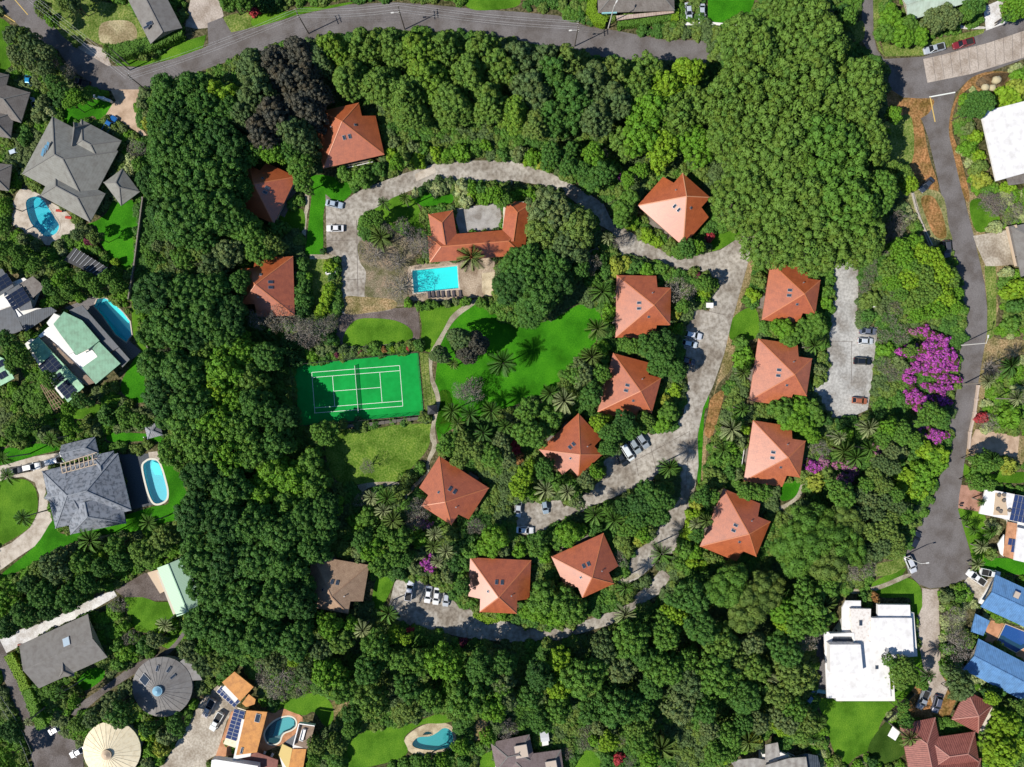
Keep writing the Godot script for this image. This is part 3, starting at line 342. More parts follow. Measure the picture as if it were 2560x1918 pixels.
	lay("lawn", "grass", 0.056, [soft(pv([-62.55, 86.78, -56.6, 83.96, -51.6, 83.96, -48.47, 87.09, -48.47, 91.78, -50.66, 92.41, -53.48, 88.65, -56.6, 89.59]))], wet)
	lay("lawn", "grass", 0.061, [soft(pv([-43.15, 95.54, -34.7, 92.1, -28.44, 92.1, -19.06, 88.97, -15.93, 90.84, -19.06, 91.78, -24.38, 92.1, -29.07, 95.54, -28.13, 99.29, -31.57, 101.8, -44.09, 103.67]))], wet)
	lay("lawn", "grass", 0.065, [soft(pv([17.52, 100.54, 21.9, 98.67, 23.78, 101.17, 23.15, 104.92, 17.52, 104.92]))], wet)
	lay("lawn", "grass", 0.070, [pv([-8.73, 100.54, -4.66, 98.67, -3.41, 104.92, -8.73, 104.92])], wet)
	lay("lawn", "dirt_tan", 0.034, [soft(pv([-10.3, 93.03, -8.1, 90.22, -5.6, 90.53, -6.85, 95.54, -9.67, 97.1]))], wet)
	lay("lawn", "dirt_tan", 0.038, [soft(pv([-49.09, 86.46, -44.4, 84.9, -45.34, 88.03, -47.84, 90.22]))], wet)
	for l in [[112.71, -77.35, 119.56, -78.6, 0.32, "white"], [112.86, -77.29, 114.18, -70.72, 0.28, "yellow"], [-134.17, -103.57, -130.73, -99.57, 0.2, "yellow"], [-137.61, -99.82, -134.17, -97.63, 0.2, "yellow"]]:
		var q := Geo.new(); q.strip(pv([l[0], l[1], l[2], l[3]]), l[4], 0.095, 0.101)
		put("road_marking", q.done(), M.line_paint if l[5] == "white" else M.yellow_paint, self).set_meta("kind", "structure")
	for l in [[-41.96, -44.07, -41.58, -23.41], [-45.9, -27.95, -40.02, -28.26], [-49.72, -38.59, -41.58, -38.75], [51.63, -19.82, 57.26, -18.56], [48.81, -18.56, 46.31, -4.8], [40.36, 17, 47.87, 12.94], [26.91, 24.2, 40.36, 17], [47.87, 12.94, 46.93, 28.27], [33.17, 19.51, 34.11, 24.83], [37.55, 17.63, 38.8, 22.64], [86.17, -11.37, 91.96, -11.37], [91.65, -11.37, 91.65, -0.1], [-31.42, 58.3, -15.93, 60.49], [-24.06, 53.61, -25, 58.3], [-19.37, 55.49, -20.31, 59.55]]:
		var q := Geo.new(); q.strip(pv([l[0], l[1], l[2], l[3]]), 0.09, 0.06, 0.1)
		put("drive_joint", q.done(), M.asphalt_brown, self).set_meta("kind", "structure")
	for s in range(1, 12):
		var a := Vector2(110.99, -87.61).lerp(Vector2(139.84, -95.75), s / 12.0); var b := Vector2(112.14, -81.2).lerp(Vector2(139.84, -88.55), s / 12.0)
		var q := Geo.new(); q.strip(PackedVector2Array([a, b]), 0.07, 0.06, 0.098)
		put("road_joint", q.done(), M.asphalt, self).set_meta("kind", "structure")


func lay(called: String, mat: String, y: float, polys: Array, wet: Array) -> void:   # one sheet of paving, grass or bare earth
	ground(called, polys, y, M[mat], "", wet)
	for p in polys: keep_clear(p)

func buildings() -> void:
	# ---- villas
	for w in [
		["orange villa under the tall trees at the road side, white rail along its drive-side eave", Vector2(-50.02, -56.94), Vector2(-33.8, -60.61), "rail"],
		["orange villa half swallowed by the shade of big dark trees beside a narrow path", Vector2(-63.05, -42.19), Vector2(-57.08, -54.73), ""],
		["orange villa with its straight eave facing the parking court, west of the pool house", Vector2(-57.52, -18.01), Vector2(-57.97, -33.68), ""],
		["orange villa with one pink face in sun glare beside the giant bright trees", Vector2(33.21, -47.09), Vector2(45.3, -36.38), "glaring"],
		["orange villa beside the great lawn, palm shadows on its corner", Vector2(27.7, -28.72), Vector2(27.4, -12.19), ""],
		["orange villa between the great lawn and the two silver cars, turned askew", Vector2(26.78, -8.06), Vector2(22.65, 7.45), ""],
		["orange villa standing cornerwise beside the row of four parked cars", Vector2(17.6, 7.91), Vector2(7.19, 17.55), ""],
		["orange villa below the dry lawn, palm shade on its brightest face", Vector2(-6.1, 27.66), Vector2(-19.25, 19.24), ""],
		["orange villa beside the four white cars of the lowest parking court", Vector2(5.07, 46.8), Vector2(-11.09, 46.06), ""],
		["orange villa turned cornerwise over the lower drive, next to a dense round tree", Vector2(24.18, 39.59), Vector2(10.41, 45.86), ""],
		["orange villa at the foot of the eastern row, above the flat-topped trees", Vector2(56.02, 27.81), Vector2(49.74, 43.12), ""],
		["pale pink-orange villa of the eastern row with white rail along the drive", Vector2(63.81, 9.75), Vector2(61.37, 25.82), "rail faded"],
		["orange villa in the middle of the eastern row, behind the black parked car", Vector2(65.19, -11.89), Vector2(62.76, 4.54), "faded"],
		["orange villa at the head of the eastern row, tucked under the giant bright trees", Vector2(68.46, -32.12), Vector2(66.14, -16.9), ""],
		["brown-roofed villa at the dark forest edge beside the lowest parking court", Vector2(-37.82, 48.07), Vector2(-52.93, 45.54), "brown"],
	]: villa(w[0], w[1], w[2], M.brown_tile if w[3] == "brown" else M.paler_tile if w[3].contains("faded") else M.orange_tile, M.brown_cap if w[3] == "brown" else M.pale_cap if w[3] in ["glaring"] else M.orange_cap, w[3])  # glaring villa: lighter ridge caps, the glare put into their colour
	# ---- pool house: three hipped wings round a court
	var o := thing("pool_house", "U-shaped orange-roofed pool house round a cobbled court", "pool house", Vector3(-12.8, 0, -40.47))
	wing(o, Vector2(-18.97, -45.45), Vector2(-17.5, -36.38), 6.6, 3.2, 1.9, true, false, M.orange_tile, M.orange_cap)
	wing(o, Vector2(-22.11, -35.61), Vector2(2.49, -37.61), 7.0, 3.2, 2.0, true, true, M.orange_tile, M.orange_cap)
	wing(o, Vector2(1.84, -48.22), Vector2(0.31, -37.3), 6.6, 3.2, 1.9, true, false, M.orange_tile, M.orange_cap)
	walls(o, pv([-21.25, -45.16, -16.87, -45.47, -16.24, -38.59, -2.47, -39.69, -2.16, -48.29, 3.16, -48.29, 2.22, -41.41, 1.6, -36.09, -19.37, -34.37, -19.99, -36.71]), 3.1, M.wall_cream)
	# ---- grey hip-roofed house with the blue kidney pool
	o = thing("grey_hipped_house", "large grey hip-roofed house with blue skylight beside a kidney pool", "house", Vector3(-118.68, 0, -60.66))
	wing(o, Vector2(-125.82, -63.17), Vector2(-108.45, -53.99), 17.2, 3.4, 4.6, true, true, M.grey_shingle, M.grey_cap)
	wing(o, Vector2(-116.39, -65.75), Vector2(-105.77, -60.11), 9.6, 3.4, 2.8, true, true, M.grey_shingle, M.grey_cap)
	wing(o, Vector2(-114, -68.91), Vector2(-114.96, -62.02), 4.2, 3.5, 2.6, true, false, M.grey_shingle, M.grey_cap)
	wing(o, Vector2(-122.99, -53.61), Vector2(-109.79, -46.53), 8.6, 3.4, 2.6, true, true, M.grey_shingle, M.grey_cap)
	wing(o, Vector2(-105.98, -55.25), Vector2(-101.36, -49.09), 6.2, 3.0, 1.9, true, true, M.grey_shingle, M.grey_cap)
	walls(o, pv([-122.99, -68.49, -128.07, -58.32, -122.59, -55.19, -113.6, -50.5, -110.86, -55.58, -111.25, -59.1, -108.91, -63.79, -117.12, -67.7]), 3.3, M.wall_cream)
	for k in 3: skylight(o, Vector3(-122.38, 6, -60.39) + Vector3(0.75 * k, 0.22 * k, -0.75 * k), 28, Vector3(-0.32, 0.84, 0.1).normalized(), Vector2(1.0, 2.2), M.blue_pane)
	# ---- dark grey house cut by the frame, blue truck beside it
	o = thing("weathered_grey_house", "weathered grey-roofed house with two ranges, a blue car at its side", "house", Vector3(-138.24, 0, -75.33))
	wing(o, Vector2(-143.27, -77.52), Vector2(-128.92, -73.12), 8.4, 3.4, 2.6, true, true, M.brown_shingle, M.grey_cap)
	wing(o, Vector2(-143.27, -70.06), Vector2(-132.56, -68.53), 7.0, 3.2, 2.4, true, true, M.brown_shingle, M.grey_cap)
	wing(o, Vector2(-142.89, -81.16), Vector2(-134.09, -78.86), 6.0, 3.4, 2.2, true, true, M.brown_shingle, M.grey_cap)
	walls(o, pv([-146.06, -81.79, -137.07, -81, -132.96, -77.68, -133.55, -72.4, -136.09, -68.88, -146.06, -68.49]), 3.2, M.wall_cream)
	o = thing("weathered_grey_house", "small grey-roofed building half hidden by yellow-green shrubs, cut by the frame", "house", Vector3(-139.41, 0, -56.75))
	wing(o, Vector2(-140.97, -55.52), Vector2(-133.13, -54.56), 7.0, 3.2, 2.0, true, true, M.brown_shingle, M.grey_cap)
	walls(o, pv([-144.11, -58.71, -137.07, -58.12, -137.07, -54.21, -144.11, -54.21]), 3.0, M.wall_cream)
	# ---- green-roofed house with terrace, panels and lap pool
	o = thing("green_roofed_house", "green-roofed modern house with white terrace and dark solar arrays", "house", Vector3(-115.56, 0, -10.69))
	slab(o, "roof", pv([-117.74, -18.88, -120.5, -15.64, -118.69, -12.98, -114.51, -7.46, -110.89, -9.36, -108.42, -11.27, -112.99, -16.59]), 4.7, 5.0, M.green_metal)
	slab(o, "roof", pv([-108.9, -11.2, -110.47, -9.2, -109.18, -7.06, -113.33, -4.13, -109.61, 0.17, -103.11, -5.27]), 4.3, 4.6, M.green_metal)
	slab(o, "terrace", pv([-123.29, -14.91, -125.89, -12.6, -125.31, -12.17, -124.01, -12.89, -118.53, -8.56, -114.34, -4.16, -110.01, -7.12, -111.6, -9, -115.93, -7.55, -120.69, -12.75, -121.56, -15.34]), 2.7, 3.0, M.white_paint)
	slab(o, "roof", pv([-125.61, -12.35, -128.06, -10.26, -117.56, 5.06, -113.32, 0.89, -118.28, -4.65]), 3.3, 3.6, M.green_metal_light)
	slab(o, "roof", pv([-117.09, -19.38, -113.74, -20.73, -103.97, -9.62, -106.66, -8.08, -109.15, -11.34, -113.74, -16.7, -115.08, -15.94]), 3.5, 3.8, M.grey_metal)
	slab(o, "roof", pv([-106.32, -8.1, -104.21, -9.64, -101.33, -6.38, -103.25, -4.26]), 3.1, 3.4, M.grey_metal)
	slab(o, "passage_slab", pv([-125.59, -12.2, -124.28, -12.92, -111.13, -0.19, -113.29, 0.53, -118.93, -4.68]), 2.4, 2.6, M.brown_deck)  # passage lies in shade; that shade is put into the brown
	walls(o, pv([-121.42, -18.62, -123.38, -16.08, -117.51, -7.67, -113.6, -9.43, -106.95, -9.62, -108.91, -11.19, -116.14, -16.27]), 3.4, M.wall_white)
	walls(o, pv([-128.41, -11.93, -130.03, -10.46, -119.91, 4.06, -116.53, 0.83, -107.14, -5.33, -111.84, -10.32]), 2.3, M.wall_white)
	solar(o, Vector3(-122.17, 3.7, -4.51), 4, 3, 49, Vector3.UP, Vector2(1.0, 1.55), M.solar_dark)
	solar(o, Vector3(-120.3, 3.7, -1.13), 2, 2, 49, Vector3.UP, Vector2(1.05, 1.55), M.solar_dark)
	solar(o, Vector3(-117.78, 3.7, 1.53), 4, 2, 49, Vector3.UP, Vector2(0.95, 1.7), M.solar_dark)
	# lattice pergola below it
	o = thing("timber_pergola", "brown timber lattice pergola along the green-roofed house", "pergola", Vector3(-123.72, 0, 3.62))
	for k in 7:
		var p := Vector2(-124.14, -0.34).lerp(Vector2(-119.37, 5.73), k / 6.0)
		var q := Vector2(-125.44, 0.53).lerp(Vector2(-121.76, 6.89), k / 6.0)
		var g := geo(o); g.bar(Vector3(p.x, 2.7, p.y), Vector3(q.x, 2.7, q.y), 0.16); part("rafter", g, M.timber, o)
	for k in 5:
		var p := Vector2(-124.14, -0.34).lerp(Vector2(-125.51, 0.53), k / 4.0)
		var q := Vector2(-118.64, 6.02).lerp(Vector2(-121.83, 7.32), k / 4.0)
		var g := geo(o); g.bar(Vector3(p.x, 2.55, p.y), Vector3(q.x, 2.55, q.y), 0.18); part("beam", g, M.timber, o)
		if k % 4 == 0:
			for e in [p, q]:
				var h := geo(o); h.bar(Vector3(e.x, 0, e.y), Vector3(e.x, 2.5, e.y), 0.18); part("post", h, M.timber, o)
	# ---- house with dark solar roofs
	o = thing("solar_roofed_house", "stepped grey house with big dark solar roof faces and white terrace", "house", Vector3(-133.35, 0, -21.94))
	slab(o, "roof", pv([-134.66, -30.27, -131.6, -25.68, -133.51, -24.34, -136.38, -22.62, -136.38, -30.27]), 3.8, 4.0, M.grey_metal)
	slab(o, "roof", pv([-133.7, -24.15, -130.26, -26.25, -127.2, -22.04, -126.63, -19.75, -129.88, -19.17]), 3.8, 4.0, M.grey_metal)
	slab(o, "roof", pv([-130.36, -26.5, -126.91, -28.42, -123.65, -25.54, -127.29, -22.28]), 3.4, 3.6, M.brown_shingle)
	slab(o, "roof", pv([-131.22, -17.53, -126.23, -19.64, -122.38, -20.31, -120.75, -19.26, -129.11, -13.78]), 2.95, 3.2, M.navy_metal)
	slab(o, "terrace", pv([-137.29, -22, -134.98, -22.96, -130.36, -18.14, -131.51, -17.37, -133.25, -20.65, -137.29, -19.49]), 2.6, 2.8, M.white_paint)
	slab(o, "roof", pv([-137.14, -19.09, -132.72, -20.63, -129.83, -14.28, -132.14, -13.31, -137.14, -12.93]), 2.8, 3.0, M.grey_metal)
	walls(o, pv([-139.41, -29.96, -134.72, -26.44, -130.03, -28.2, -126.9, -26.05, -129.05, -20.18, -124.94, -19.99, -131.2, -15.1, -139.41, -14.12]), 2.5, M.wall_white)
	solar(o, Vector3(-130.38, 4.1, -22.41), 4, 3, 58, Vector3.UP, Vector2(1.0, 1.7), M.solar_dark)
	solar(o, Vector3(-134.78, 4.1, -26.43), 3, 3, 58, Vector3.UP, Vector2(1.0, 1.7), M.solar_dark)
	o = thing("mint_roofed_house", "mint green flat-roofed building with two dark panels, cut by the frame", "house", Vector3(-137.65, 0, -3.28))
	slab(o, "roof", pv([-136.38, -7.51, -134.37, -6.65, -131.5, -1.34, -136.38, 1.24]), 3.7, 4.0, M.green_metal_light)
	walls(o, pv([-139.41, -6.8, -137.65, -6.21, -135.01, -1.81, -139.41, 0.39]), 3.7, M.wall_white)
	solar(o, Vector3(-134.44, 4.1, -2.2), 2, 1, -30, Vector3.UP, Vector2(1.0, 1.7), M.solar_dark)
	solar(o, Vector3(-135.02, 4.1, -5.21), 2, 1, -30, Vector3.UP, Vector2(1.0, 1.6), M.solar_dark)
	# ---- black slatted pergola on the lawn
	o = thing("black_pergola", "black slatted pergola at the corner of the bright lawn", "pergola", Vector3(-115.09, 0, -32.96))
	slab(o, "canopy", pv([-116.48, -36.17, -107.54, -30.78, -110.62, -28.62, -119.25, -32.78]), 2.6, 2.7, M.black_metal)
	for k in 9:
		var p := Vector2(-115.65, -35.85).lerp(Vector2(-107.63, -30.92), k / 8.0)
		var q := Vector2(-117.65, -33.07).lerp(Vector2(-110.56, -28.91), k / 8.0)
		var g := geo(o); g.bar(Vector3(p.x, 2.78, p.y), Vector3(q.x, 2.78, q.y), 0.14); part("slat", g, M.alloy, o)
	for p in [Vector2(-117.9, -36.4), Vector2(-109.61, -31.24), Vector2(-112.27, -29.52), Vector2(-120.4, -33.27)]:
		var g := geo(o); g.bar(Vector3(p.x, 0, p.y), Vector3(p.x, 2.6, p.y), 0.15); part("post", g, M.black_metal, o)
	# ---- slate house
	o = thing("slate_roofed_house", "blue-grey slate house with wide hipped roof beside a rounded pool", "house", Vector3(-115.09, 0, 29.21))
	wing(o, Vector2(-122.79, 30.82), Vector2(-102.67, 26.06), 15.6, 3.4, 4.2, true, true, M.slate, M.slate_cap)
	wing(o, Vector2(-108.66, 18.53), Vector2(-107.12, 25.6), 6.2, 3.4, 2.0, true, false, M.slate, M.slate_cap)
	wing(o, Vector2(-120.94, 25.9), Vector2(-109.58, 33.27), 10.6, 3.6, 3.2, true, true, M.slate, M.slate_cap)
	wing(o, Vector2(-109.58, 38.5), Vector2(-111.12, 30.82), 15.0, 3.5, 3.4, true, false, M.slate, M.slate_cap)
	walls(o, pv([-122.6, 24.83, -111.64, 21.7, -108.83, 22.01, -106.01, 32.65, -118.84, 36.72, -120.72, 33.9, -121.97, 33.9, -123.22, 28.27]), 3.3, M.wall_white)
	for k in 8:
		var p := Vector2(-118.81, 21.19).lerp(Vector2(-109.34, 18.14), k / 8.0)
		var q := Vector2(-118.35, 23.64).lerp(Vector2(-109.03, 21.19), k / 8.0)
		var e := (Vector2(-109.34, 18.14) - Vector2(-118.81, 21.19)) / 8.0
		var g := geo(o)
		g.bar(Vector3(p.x, 4.6, p.y), Vector3(q.x, 4.6, q.y), 0.16); g.bar(Vector3(p.x, 4.6, p.y), Vector3(p.x + e.x, 4.6, p.y + e.y), 0.16); g.bar(Vector3(q.x, 4.6, q.y), Vector3(q.x + e.x, 4.6, q.y + e.y), 0.16)
		g.bar(Vector3((p.x + q.x) / 2, 4.6, (p.y + q.y) / 2), Vector3((p.x + q.x) / 2 + e.x, 4.6, (p.y + q.y) / 2 + e.y), 0.12)
		part("trellis_frame", g, M.tan_paint, o)
	o = thing("slate_garage", "small slate-roofed garage beyond the slate house", "garage", Vector3(-116.65, 0, 17.63))
	wing(o, Vector2(-119.21, 18.57), Vector2(-110.29, 16.42), 4.6, 3.0, 1.5, false, true, M.slate, M.slate_cap)
	walls(o, pv([-120.4, 18.26, -113.21, 16.38, -112.9, 17.94, -120.09, 19.51]), 2.9, M.wall_white)
	o = thing("garden_gazebo", "little square gazebo with pale slate roof on the lawn", "gazebo", Vector3(-96.94, 0, 12.78))
	wing(o, Vector2(-97.48, 13.06), Vector2(-93.47, 11.98), 3.6, 2.6, 1.1, true, true, M.slate_pale, M.slate_cap)
	for p in [Vector2(-98.66, 12.15), Vector2(-95.53, 11.06), Vector2(-94.9, 12.94), Vector2(-98.19, 14.34)]:
		var g := geo(o); g.bar(Vector3(p.x, 0, p.y), Vector3(p.x, 2.5, p.y), 0.2); part("post", g, M.white_paint, o)
	# ---- pale green gabled barn
	o = thing("pale_green_barn", "pale green gabled shed roof between a grey drive and dark trees", "shed", Vector3(-89.43, 0, 54.87))
	wing(o, Vector2(-90.59, 47.51), Vector2(-85.35, 60.43), 8.0, 3.0, 1.5, false, false, M.mint_metal, M.green_metal)
	walls(o, pv([-94.43, 50.17, -89.11, 47.04, -84.11, 58.93, -90.05, 61.44]), 2.9, M.wall_cream)
	slab(o, "porch", pv([-97.43, 50.55, -94.34, 49.62, -92.17, 55.19, -94.03, 56.12]), 1.8, 2.0, M.tan_paint)
	# ---- long grey gabled house
	o = thing("long_grey_house", "long grey gabled house with one skylight beside a brick-red path", "house", Vector3(-120.72, 0, 72.07))
	wing(o, Vector2(-128.04, 75.1), Vector2(-109.83, 66.83), 12.6, 3.4, 2.2, false, false, M.grey_felt, M.grey_felt)
	wing(o, Vector2(-118.05, 77.72), Vector2(-118.36, 72.81), 4.0, 3.4, 1.3, true, false, M.grey_felt, M.grey_felt)
	walls(o, pv([-130.1, 71.13, -115.09, 64.25, -113.21, 68.63, -111.02, 73.01, -119.78, 78.33, -124.79, 79.89, -129.17, 76.45]), 3.3, M.brick_paint)
	skylight(o, Vector3(-117.05, 4.9, 67.87), -24, Vector3(-0.14, 1, -0.3).normalized(), Vector2(1.9, 2.2), M.pale_pane)
	# ---- two round houses
	round_house("round grey house with blue glass cap and small skylights", Vector2(-92.79, 80.5), 8.0, 3.2, 2.3, M.grey_metal_warm, M.blue_dome, true)
	round_house("round cream-roofed house with dark cap, tree leaning over it", Vector2(-106.17, 97.26), 7.7, 3.2, 2.2, M.cream_roof, M.tan_paint, false)
	# ---- orange modern house
	o = thing("orange_modern_house", "orange-roofed modern house with two blue solar arrays and a forecourt", "house", Vector3(-71.46, 0, 92.41))
	slab(o, "roof", pv([-73.34, 76.13, -76.61, 78.96, -71.8, 83.95, -68.27, 80.17]), 3.6, 4.0, M.ochre_tile)
	slab(o, "roof", pv([-77.38, 80.27, -78.68, 81.91, -73.84, 85.97, -72.11, 84.59]), 2.8, 3.0, M.cream_roof)
	slab(o, "roof", pv([-69.79, 82.33, -67.98, 83.71, -68.24, 85.01, -70.48, 85.78, -71.6, 84.83]), 3.1, 3.4, M.ochre_tile)
	slab(o, "roof", pv([-70.01, 86.17, -64.52, 86.59, -67.26, 97.23, -72.75, 98]), 4.0, 4.4, M.ochre_tile)
	slab(o, "roof", pv([-72.65, 85.77, -70.41, 86.55, -72.65, 95.42, -73.33, 96.46, -76.44, 95.42]), 3.3, 3.6, M.cream_roof)
	slab(o, "terrace", pv([-75.69, 88.52, -74.11, 87.65, -77.62, 97.12, -74.99, 98.17, -74.29, 99.92, -80.07, 100.98]), 0.1, 0.4, M.terracotta)
	slab(o, "shade_sheet", pv([-73.14, 98.88, -67.77, 98.1, -62.24, 100.18, -62.58, 103.98, -72.97, 103.98]), 2.5, 2.8, M.maroon_shade)  # sheet painted maroon for the shaded foot of the walls
	slab(o, "parapet", pv([-79.01, 99.07, -77.98, 98.9, -66.86, 100.61, -66.86, 102.49, -79.35, 102.49]), 3.0, 4.8, M.white_paint)
	walls(o, pv([-74.97, 78.87, -76.91, 80.81, -73.39, 84.5, -71.28, 82.04]), 3.5, M.wall_white)
	walls(o, pv([-71.46, 88.72, -67.06, 89.07, -69.17, 98.56, -73.74, 99.44]), 3.9, M.wall_white)
	walls(o, pv([-73.39, 88.72, -72.16, 89.07, -73.74, 95.92, -75.5, 95.92]), 3.2, M.wall_white)
	solar(o, Vector3(-75.35, 3.1, 83.07), 6, 2, 41, Vector3.UP, Vector2(1.0, 1.05))
	solar(o, Vector3(-73.16, 3.7, 90.29), 2, 8, 17, Vector3.UP, Vector2(1.45, 0.95))
	skylight(o, Vector3(-67, 4.4, 88.14), 105, Vector3.UP, Vector2(2.2, 1.3))
	skylight(o, Vector3(-71.21, 4.4, 96.72), 105, Vector3.UP, Vector2(1.7, 0.6))
	o = thing("roof_deck_pavilion", "pavilion with a timber roof deck and yellow awning roofs beside the dark pool", "pavilion", Vector3(-57.4, 0, 97.68))
	slab(o, "roof_deck", pv([-56.15, 89.54, -52.02, 90.23, -53.74, 96.59, -57.7, 95.47]), 3.7, 4.0, M.brown_deck)
	slab(o, "roof", pv([-60.91, 95.53, -58.23, 96.82, -59.35, 102.6, -61.86, 98.46]), 3.1, 3.4, M.yellow_roof)
	slab(o, "roof", pv([-58.08, 96.8, -54.46, 96.8, -55.41, 102.49, -59.29, 102.49]), 3.3, 3.6, M.ochre_tile)
	slab(o, "passage_slab", pv([-60.85, 95.67, -57.56, 93.25, -57.91, 96.02, -58.43, 97.06]), 2.6, 2.8, M.grey_metal)
	walls(o, pv([-57.04, 92.41, -54.06, 92.93, -55.46, 98.38, -56.52, 103.83, -60.38, 103.83, -61.79, 98.56, -58.45, 97.5]), 3.2, M.wall_white)
	for e in [[Vector3(-55.91, 4.5, 89.38), Vector3(-51.88, 4.5, 89.98)], [Vector3(-55.99, 4.5, 89.38), Vector3(-57.54, 4.5, 95.29)]]:
		var g := geo(o); g.bar(e[0], e[1], 0.24, 1.0); part("parapet", g, M.white_paint, o)
	sofa("long white sofa on the timber roof deck", Vector3(-55.12, 4, 92.63), 105, 2.8)
	# ---- bottom edge
	o = thing("purple_roofed_house", "purplish brown shingled house with square pale skylights at the lower edge", "house", Vector3(3.75, 0, 102.42))
	wing(o, Vector2(-4.91, 98.88), Vector2(5.37, 96.74), 7.6, 3.4, 1.6, true, true, M.plum_shingle, M.grey_cap)
	wing(o, Vector2(0, 102.87), Vector2(13.5, 101.03), 8.0, 3.4, 1.6, true, true, M.plum_shingle, M.grey_cap)
	walls(o, pv([-4.38, 98.67, 4.07, 96.79, 4.69, 100.54, 12.52, 101.48, 12.52, 106.49, -4.38, 106.49]), 3.3, M.wall_cream)
	skylight(o, Vector3(2.44, 4.6, 96.81), 80, Vector3.UP, Vector2(3.4, 3.4), M.tan_pane)
	skylight(o, Vector3(10.37, 4.6, 100.78), 80, Vector3.UP, Vector2(3.0, 3.0), M.tan_pane)
	o = thing("garden_shed", "tiny pale shed between the purplish roof and the trees", "shed", Vector3(8.76, 0, 95.54))
	wing(o, Vector2(7.57, 94.4), Vector2(9.83, 94.09), 2.6, 2.2, 0.5, false, false, M.alloy_pale, null)
	walls(o, pv([7.98, 94.44, 9.64, 94.13, 9.76, 96.48, 8.07, 96.79]), 2.1, M.wall_white, false)
	o = thing("flat_grey_house", "grey flat-roofed house with blue shaded courtyard at the lower edge", "house", Vector3(74.75, 0, 103.05))
	slab(o, "roof", pv([67.08, 95.56, 70.3, 94.94, 70.91, 98.47, 67.08, 100]), 3.5, 3.8, M.grey_felt_pale)
	slab(o, "roof", pv([66.93, 100.7, 73.2, 98.86, 77.63, 98.55, 78.24, 103.14, 66.93, 103.14]), 3.9, 4.2, M.grey_felt_pale)
	slab(o, "shade_sheet", pv([70.61, 100.14, 78.15, 98.29, 81.23, 98.9, 82.46, 103.83, 78.46, 103.83]), 2.8, 3.0, M.navy_metal)  # dark blue sheet painting in the courtyard shade
	slab(o, "roof", pv([57.74, 99.91, 64.49, 99.3, 68.03, 99.91, 68.03, 103.6, 60.19, 103.6]), 3.1, 3.4, M.grey_felt_pale)
	walls(o, pv([66.62, 98.67, 71.31, 98.04, 78.51, 101.48, 79.13, 105.55, 66.62, 105.55]), 2.7, M.wall_white)
	# ---- white modernist house
	o = thing("white_flat_roofed_house", "large white flat-roofed house of stacked boxes, stains on its roof", "house", Vector3(94.15, 0, 73.63))
	slab(o, "roof", pv([82.55, 65.68, 83.32, 83.21, 100.24, 83.21, 99.56, 70.89, 99.26, 68.44, 94.66, 68.28, 90.22, 65.99]), 3.4, 3.8, M.white_roof)
	slab(o, "upper_roof", pv([83.06, 68.21, 91.08, 68.21, 91.84, 75.93, 83.15, 75.47]), 3.85, 6.0, M.white_roof)
	slab(o, "roof", pv([94.58, 61.59, 105.05, 61.65, 105.6, 71.33, 98.96, 71.27, 98.84, 68.04, 94.27, 67.83]), 3.85, 5.0, M.white_roof)
	slab(o, "roof", pv([96.59, 58.35, 105.03, 58.44, 105.21, 61.74, 96.59, 61.62]), 3.3, 4.2, M.white_roof)
	slab(o, "roof", pv([89.11, 59.29, 94.54, 59.35, 94.24, 67.89, 90.03, 67.89, 89.6, 65.69]), 3.85, 4.6, M.stained_roof)
	slab(o, "roof", pv([87.4, 59.31, 88.38, 57.47, 92.37, 57.53, 92.43, 59.68, 89.67, 59.68, 90.1, 66, 87.4, 65.69]), 3.2, 3.6, M.white_roof)
	slab(o, "recess_shade", pv([84.96, 66.93, 89.77, 66.93, 90.07, 69.01, 84.44, 69.01]), 3.82, 3.9, M.grey_metal)  # flat dark sheet painting the shade of a roof recess
	for e in [[Vector3(83.7, 4.3, 65.96), Vector3(89.97, 4.3, 65.8)], [Vector3(89.87, 4.3, 65.96), Vector3(90.18, 4.3, 68.71)]]:
		var g := geo(o); g.bar(e[0], e[1], 0.3, 0.9); part("parapet", g, M.white_paint, o)
	walls(o, pv([85.39, 68.32, 86.02, 84.27, 101.66, 84.27, 101.04, 73.01, 107.61, 72.38, 106.67, 60.81, 99.47, 60.81, 97.28, 68, 93.53, 61.74, 90.4, 61.12]), 3.2, M.wall_white)
	skylight(o, Vector3(91.74, 4.6, 63.01), 90, Vector3.UP, Vector2(1.4, 0.8))
	skylight(o, Vector3(96.41, 3.8, 75.03), 0, Vector3.UP, Vector2(0.8, 0.9))
	slab(o, "balcony", pv([82.92, 69.36, 84.46, 69.36, 84.31, 77.05, 83.38, 77.36]), 2.7, 3.0, M.tan_paint)
	# ---- white slab roof by the junction
	o = thing("white_slab_house", "broad plain white flat roof beside the red-dirt street corner", "house", Vector3(134.2, 0, -64.46))
	slab(o, "roof", pv([123.88, -71.69, 138.02, -75.3, 138.02, -56.32, 127.98, -53.51]), 3.5, 4.0, M.white_roof)
	walls(o, pv([127.94, -72.28, 141.09, -75.72, 141.09, -59.14, 131.39, -56.64]), 3.5, M.wall_white)
	slab(o, "side_roof", pv([131.09, -55.71, 138.79, -56.94, 138.79, -53.56, 132.01, -52.64]), 2.8, 3.0, M.brown_shingle)
	# ---- white house with blue solar
	o = thing("white_solar_house", "white terraced house with blue solar panels beside a brick drive", "house", Vector3(134.2, 0, 36.09))
	slab(o, "terrace", pv([125.86, 27.96, 128.32, 28.58, 127.71, 35.26, 124.2, 34.58]), 2.6, 3.0, M.white_paint)
	slab(o, "roof", pv([128.13, 28.36, 138.48, 30.36, 138.48, 37.42, 127.58, 35.27]), 3.0, 3.4, M.white_roof)
	slab(o, "roof_garden", pv([128.12, 28.96, 130.73, 29.42, 131.34, 34.94, 127.51, 34.79]), 3.42, 3.5, M.tan_paint)
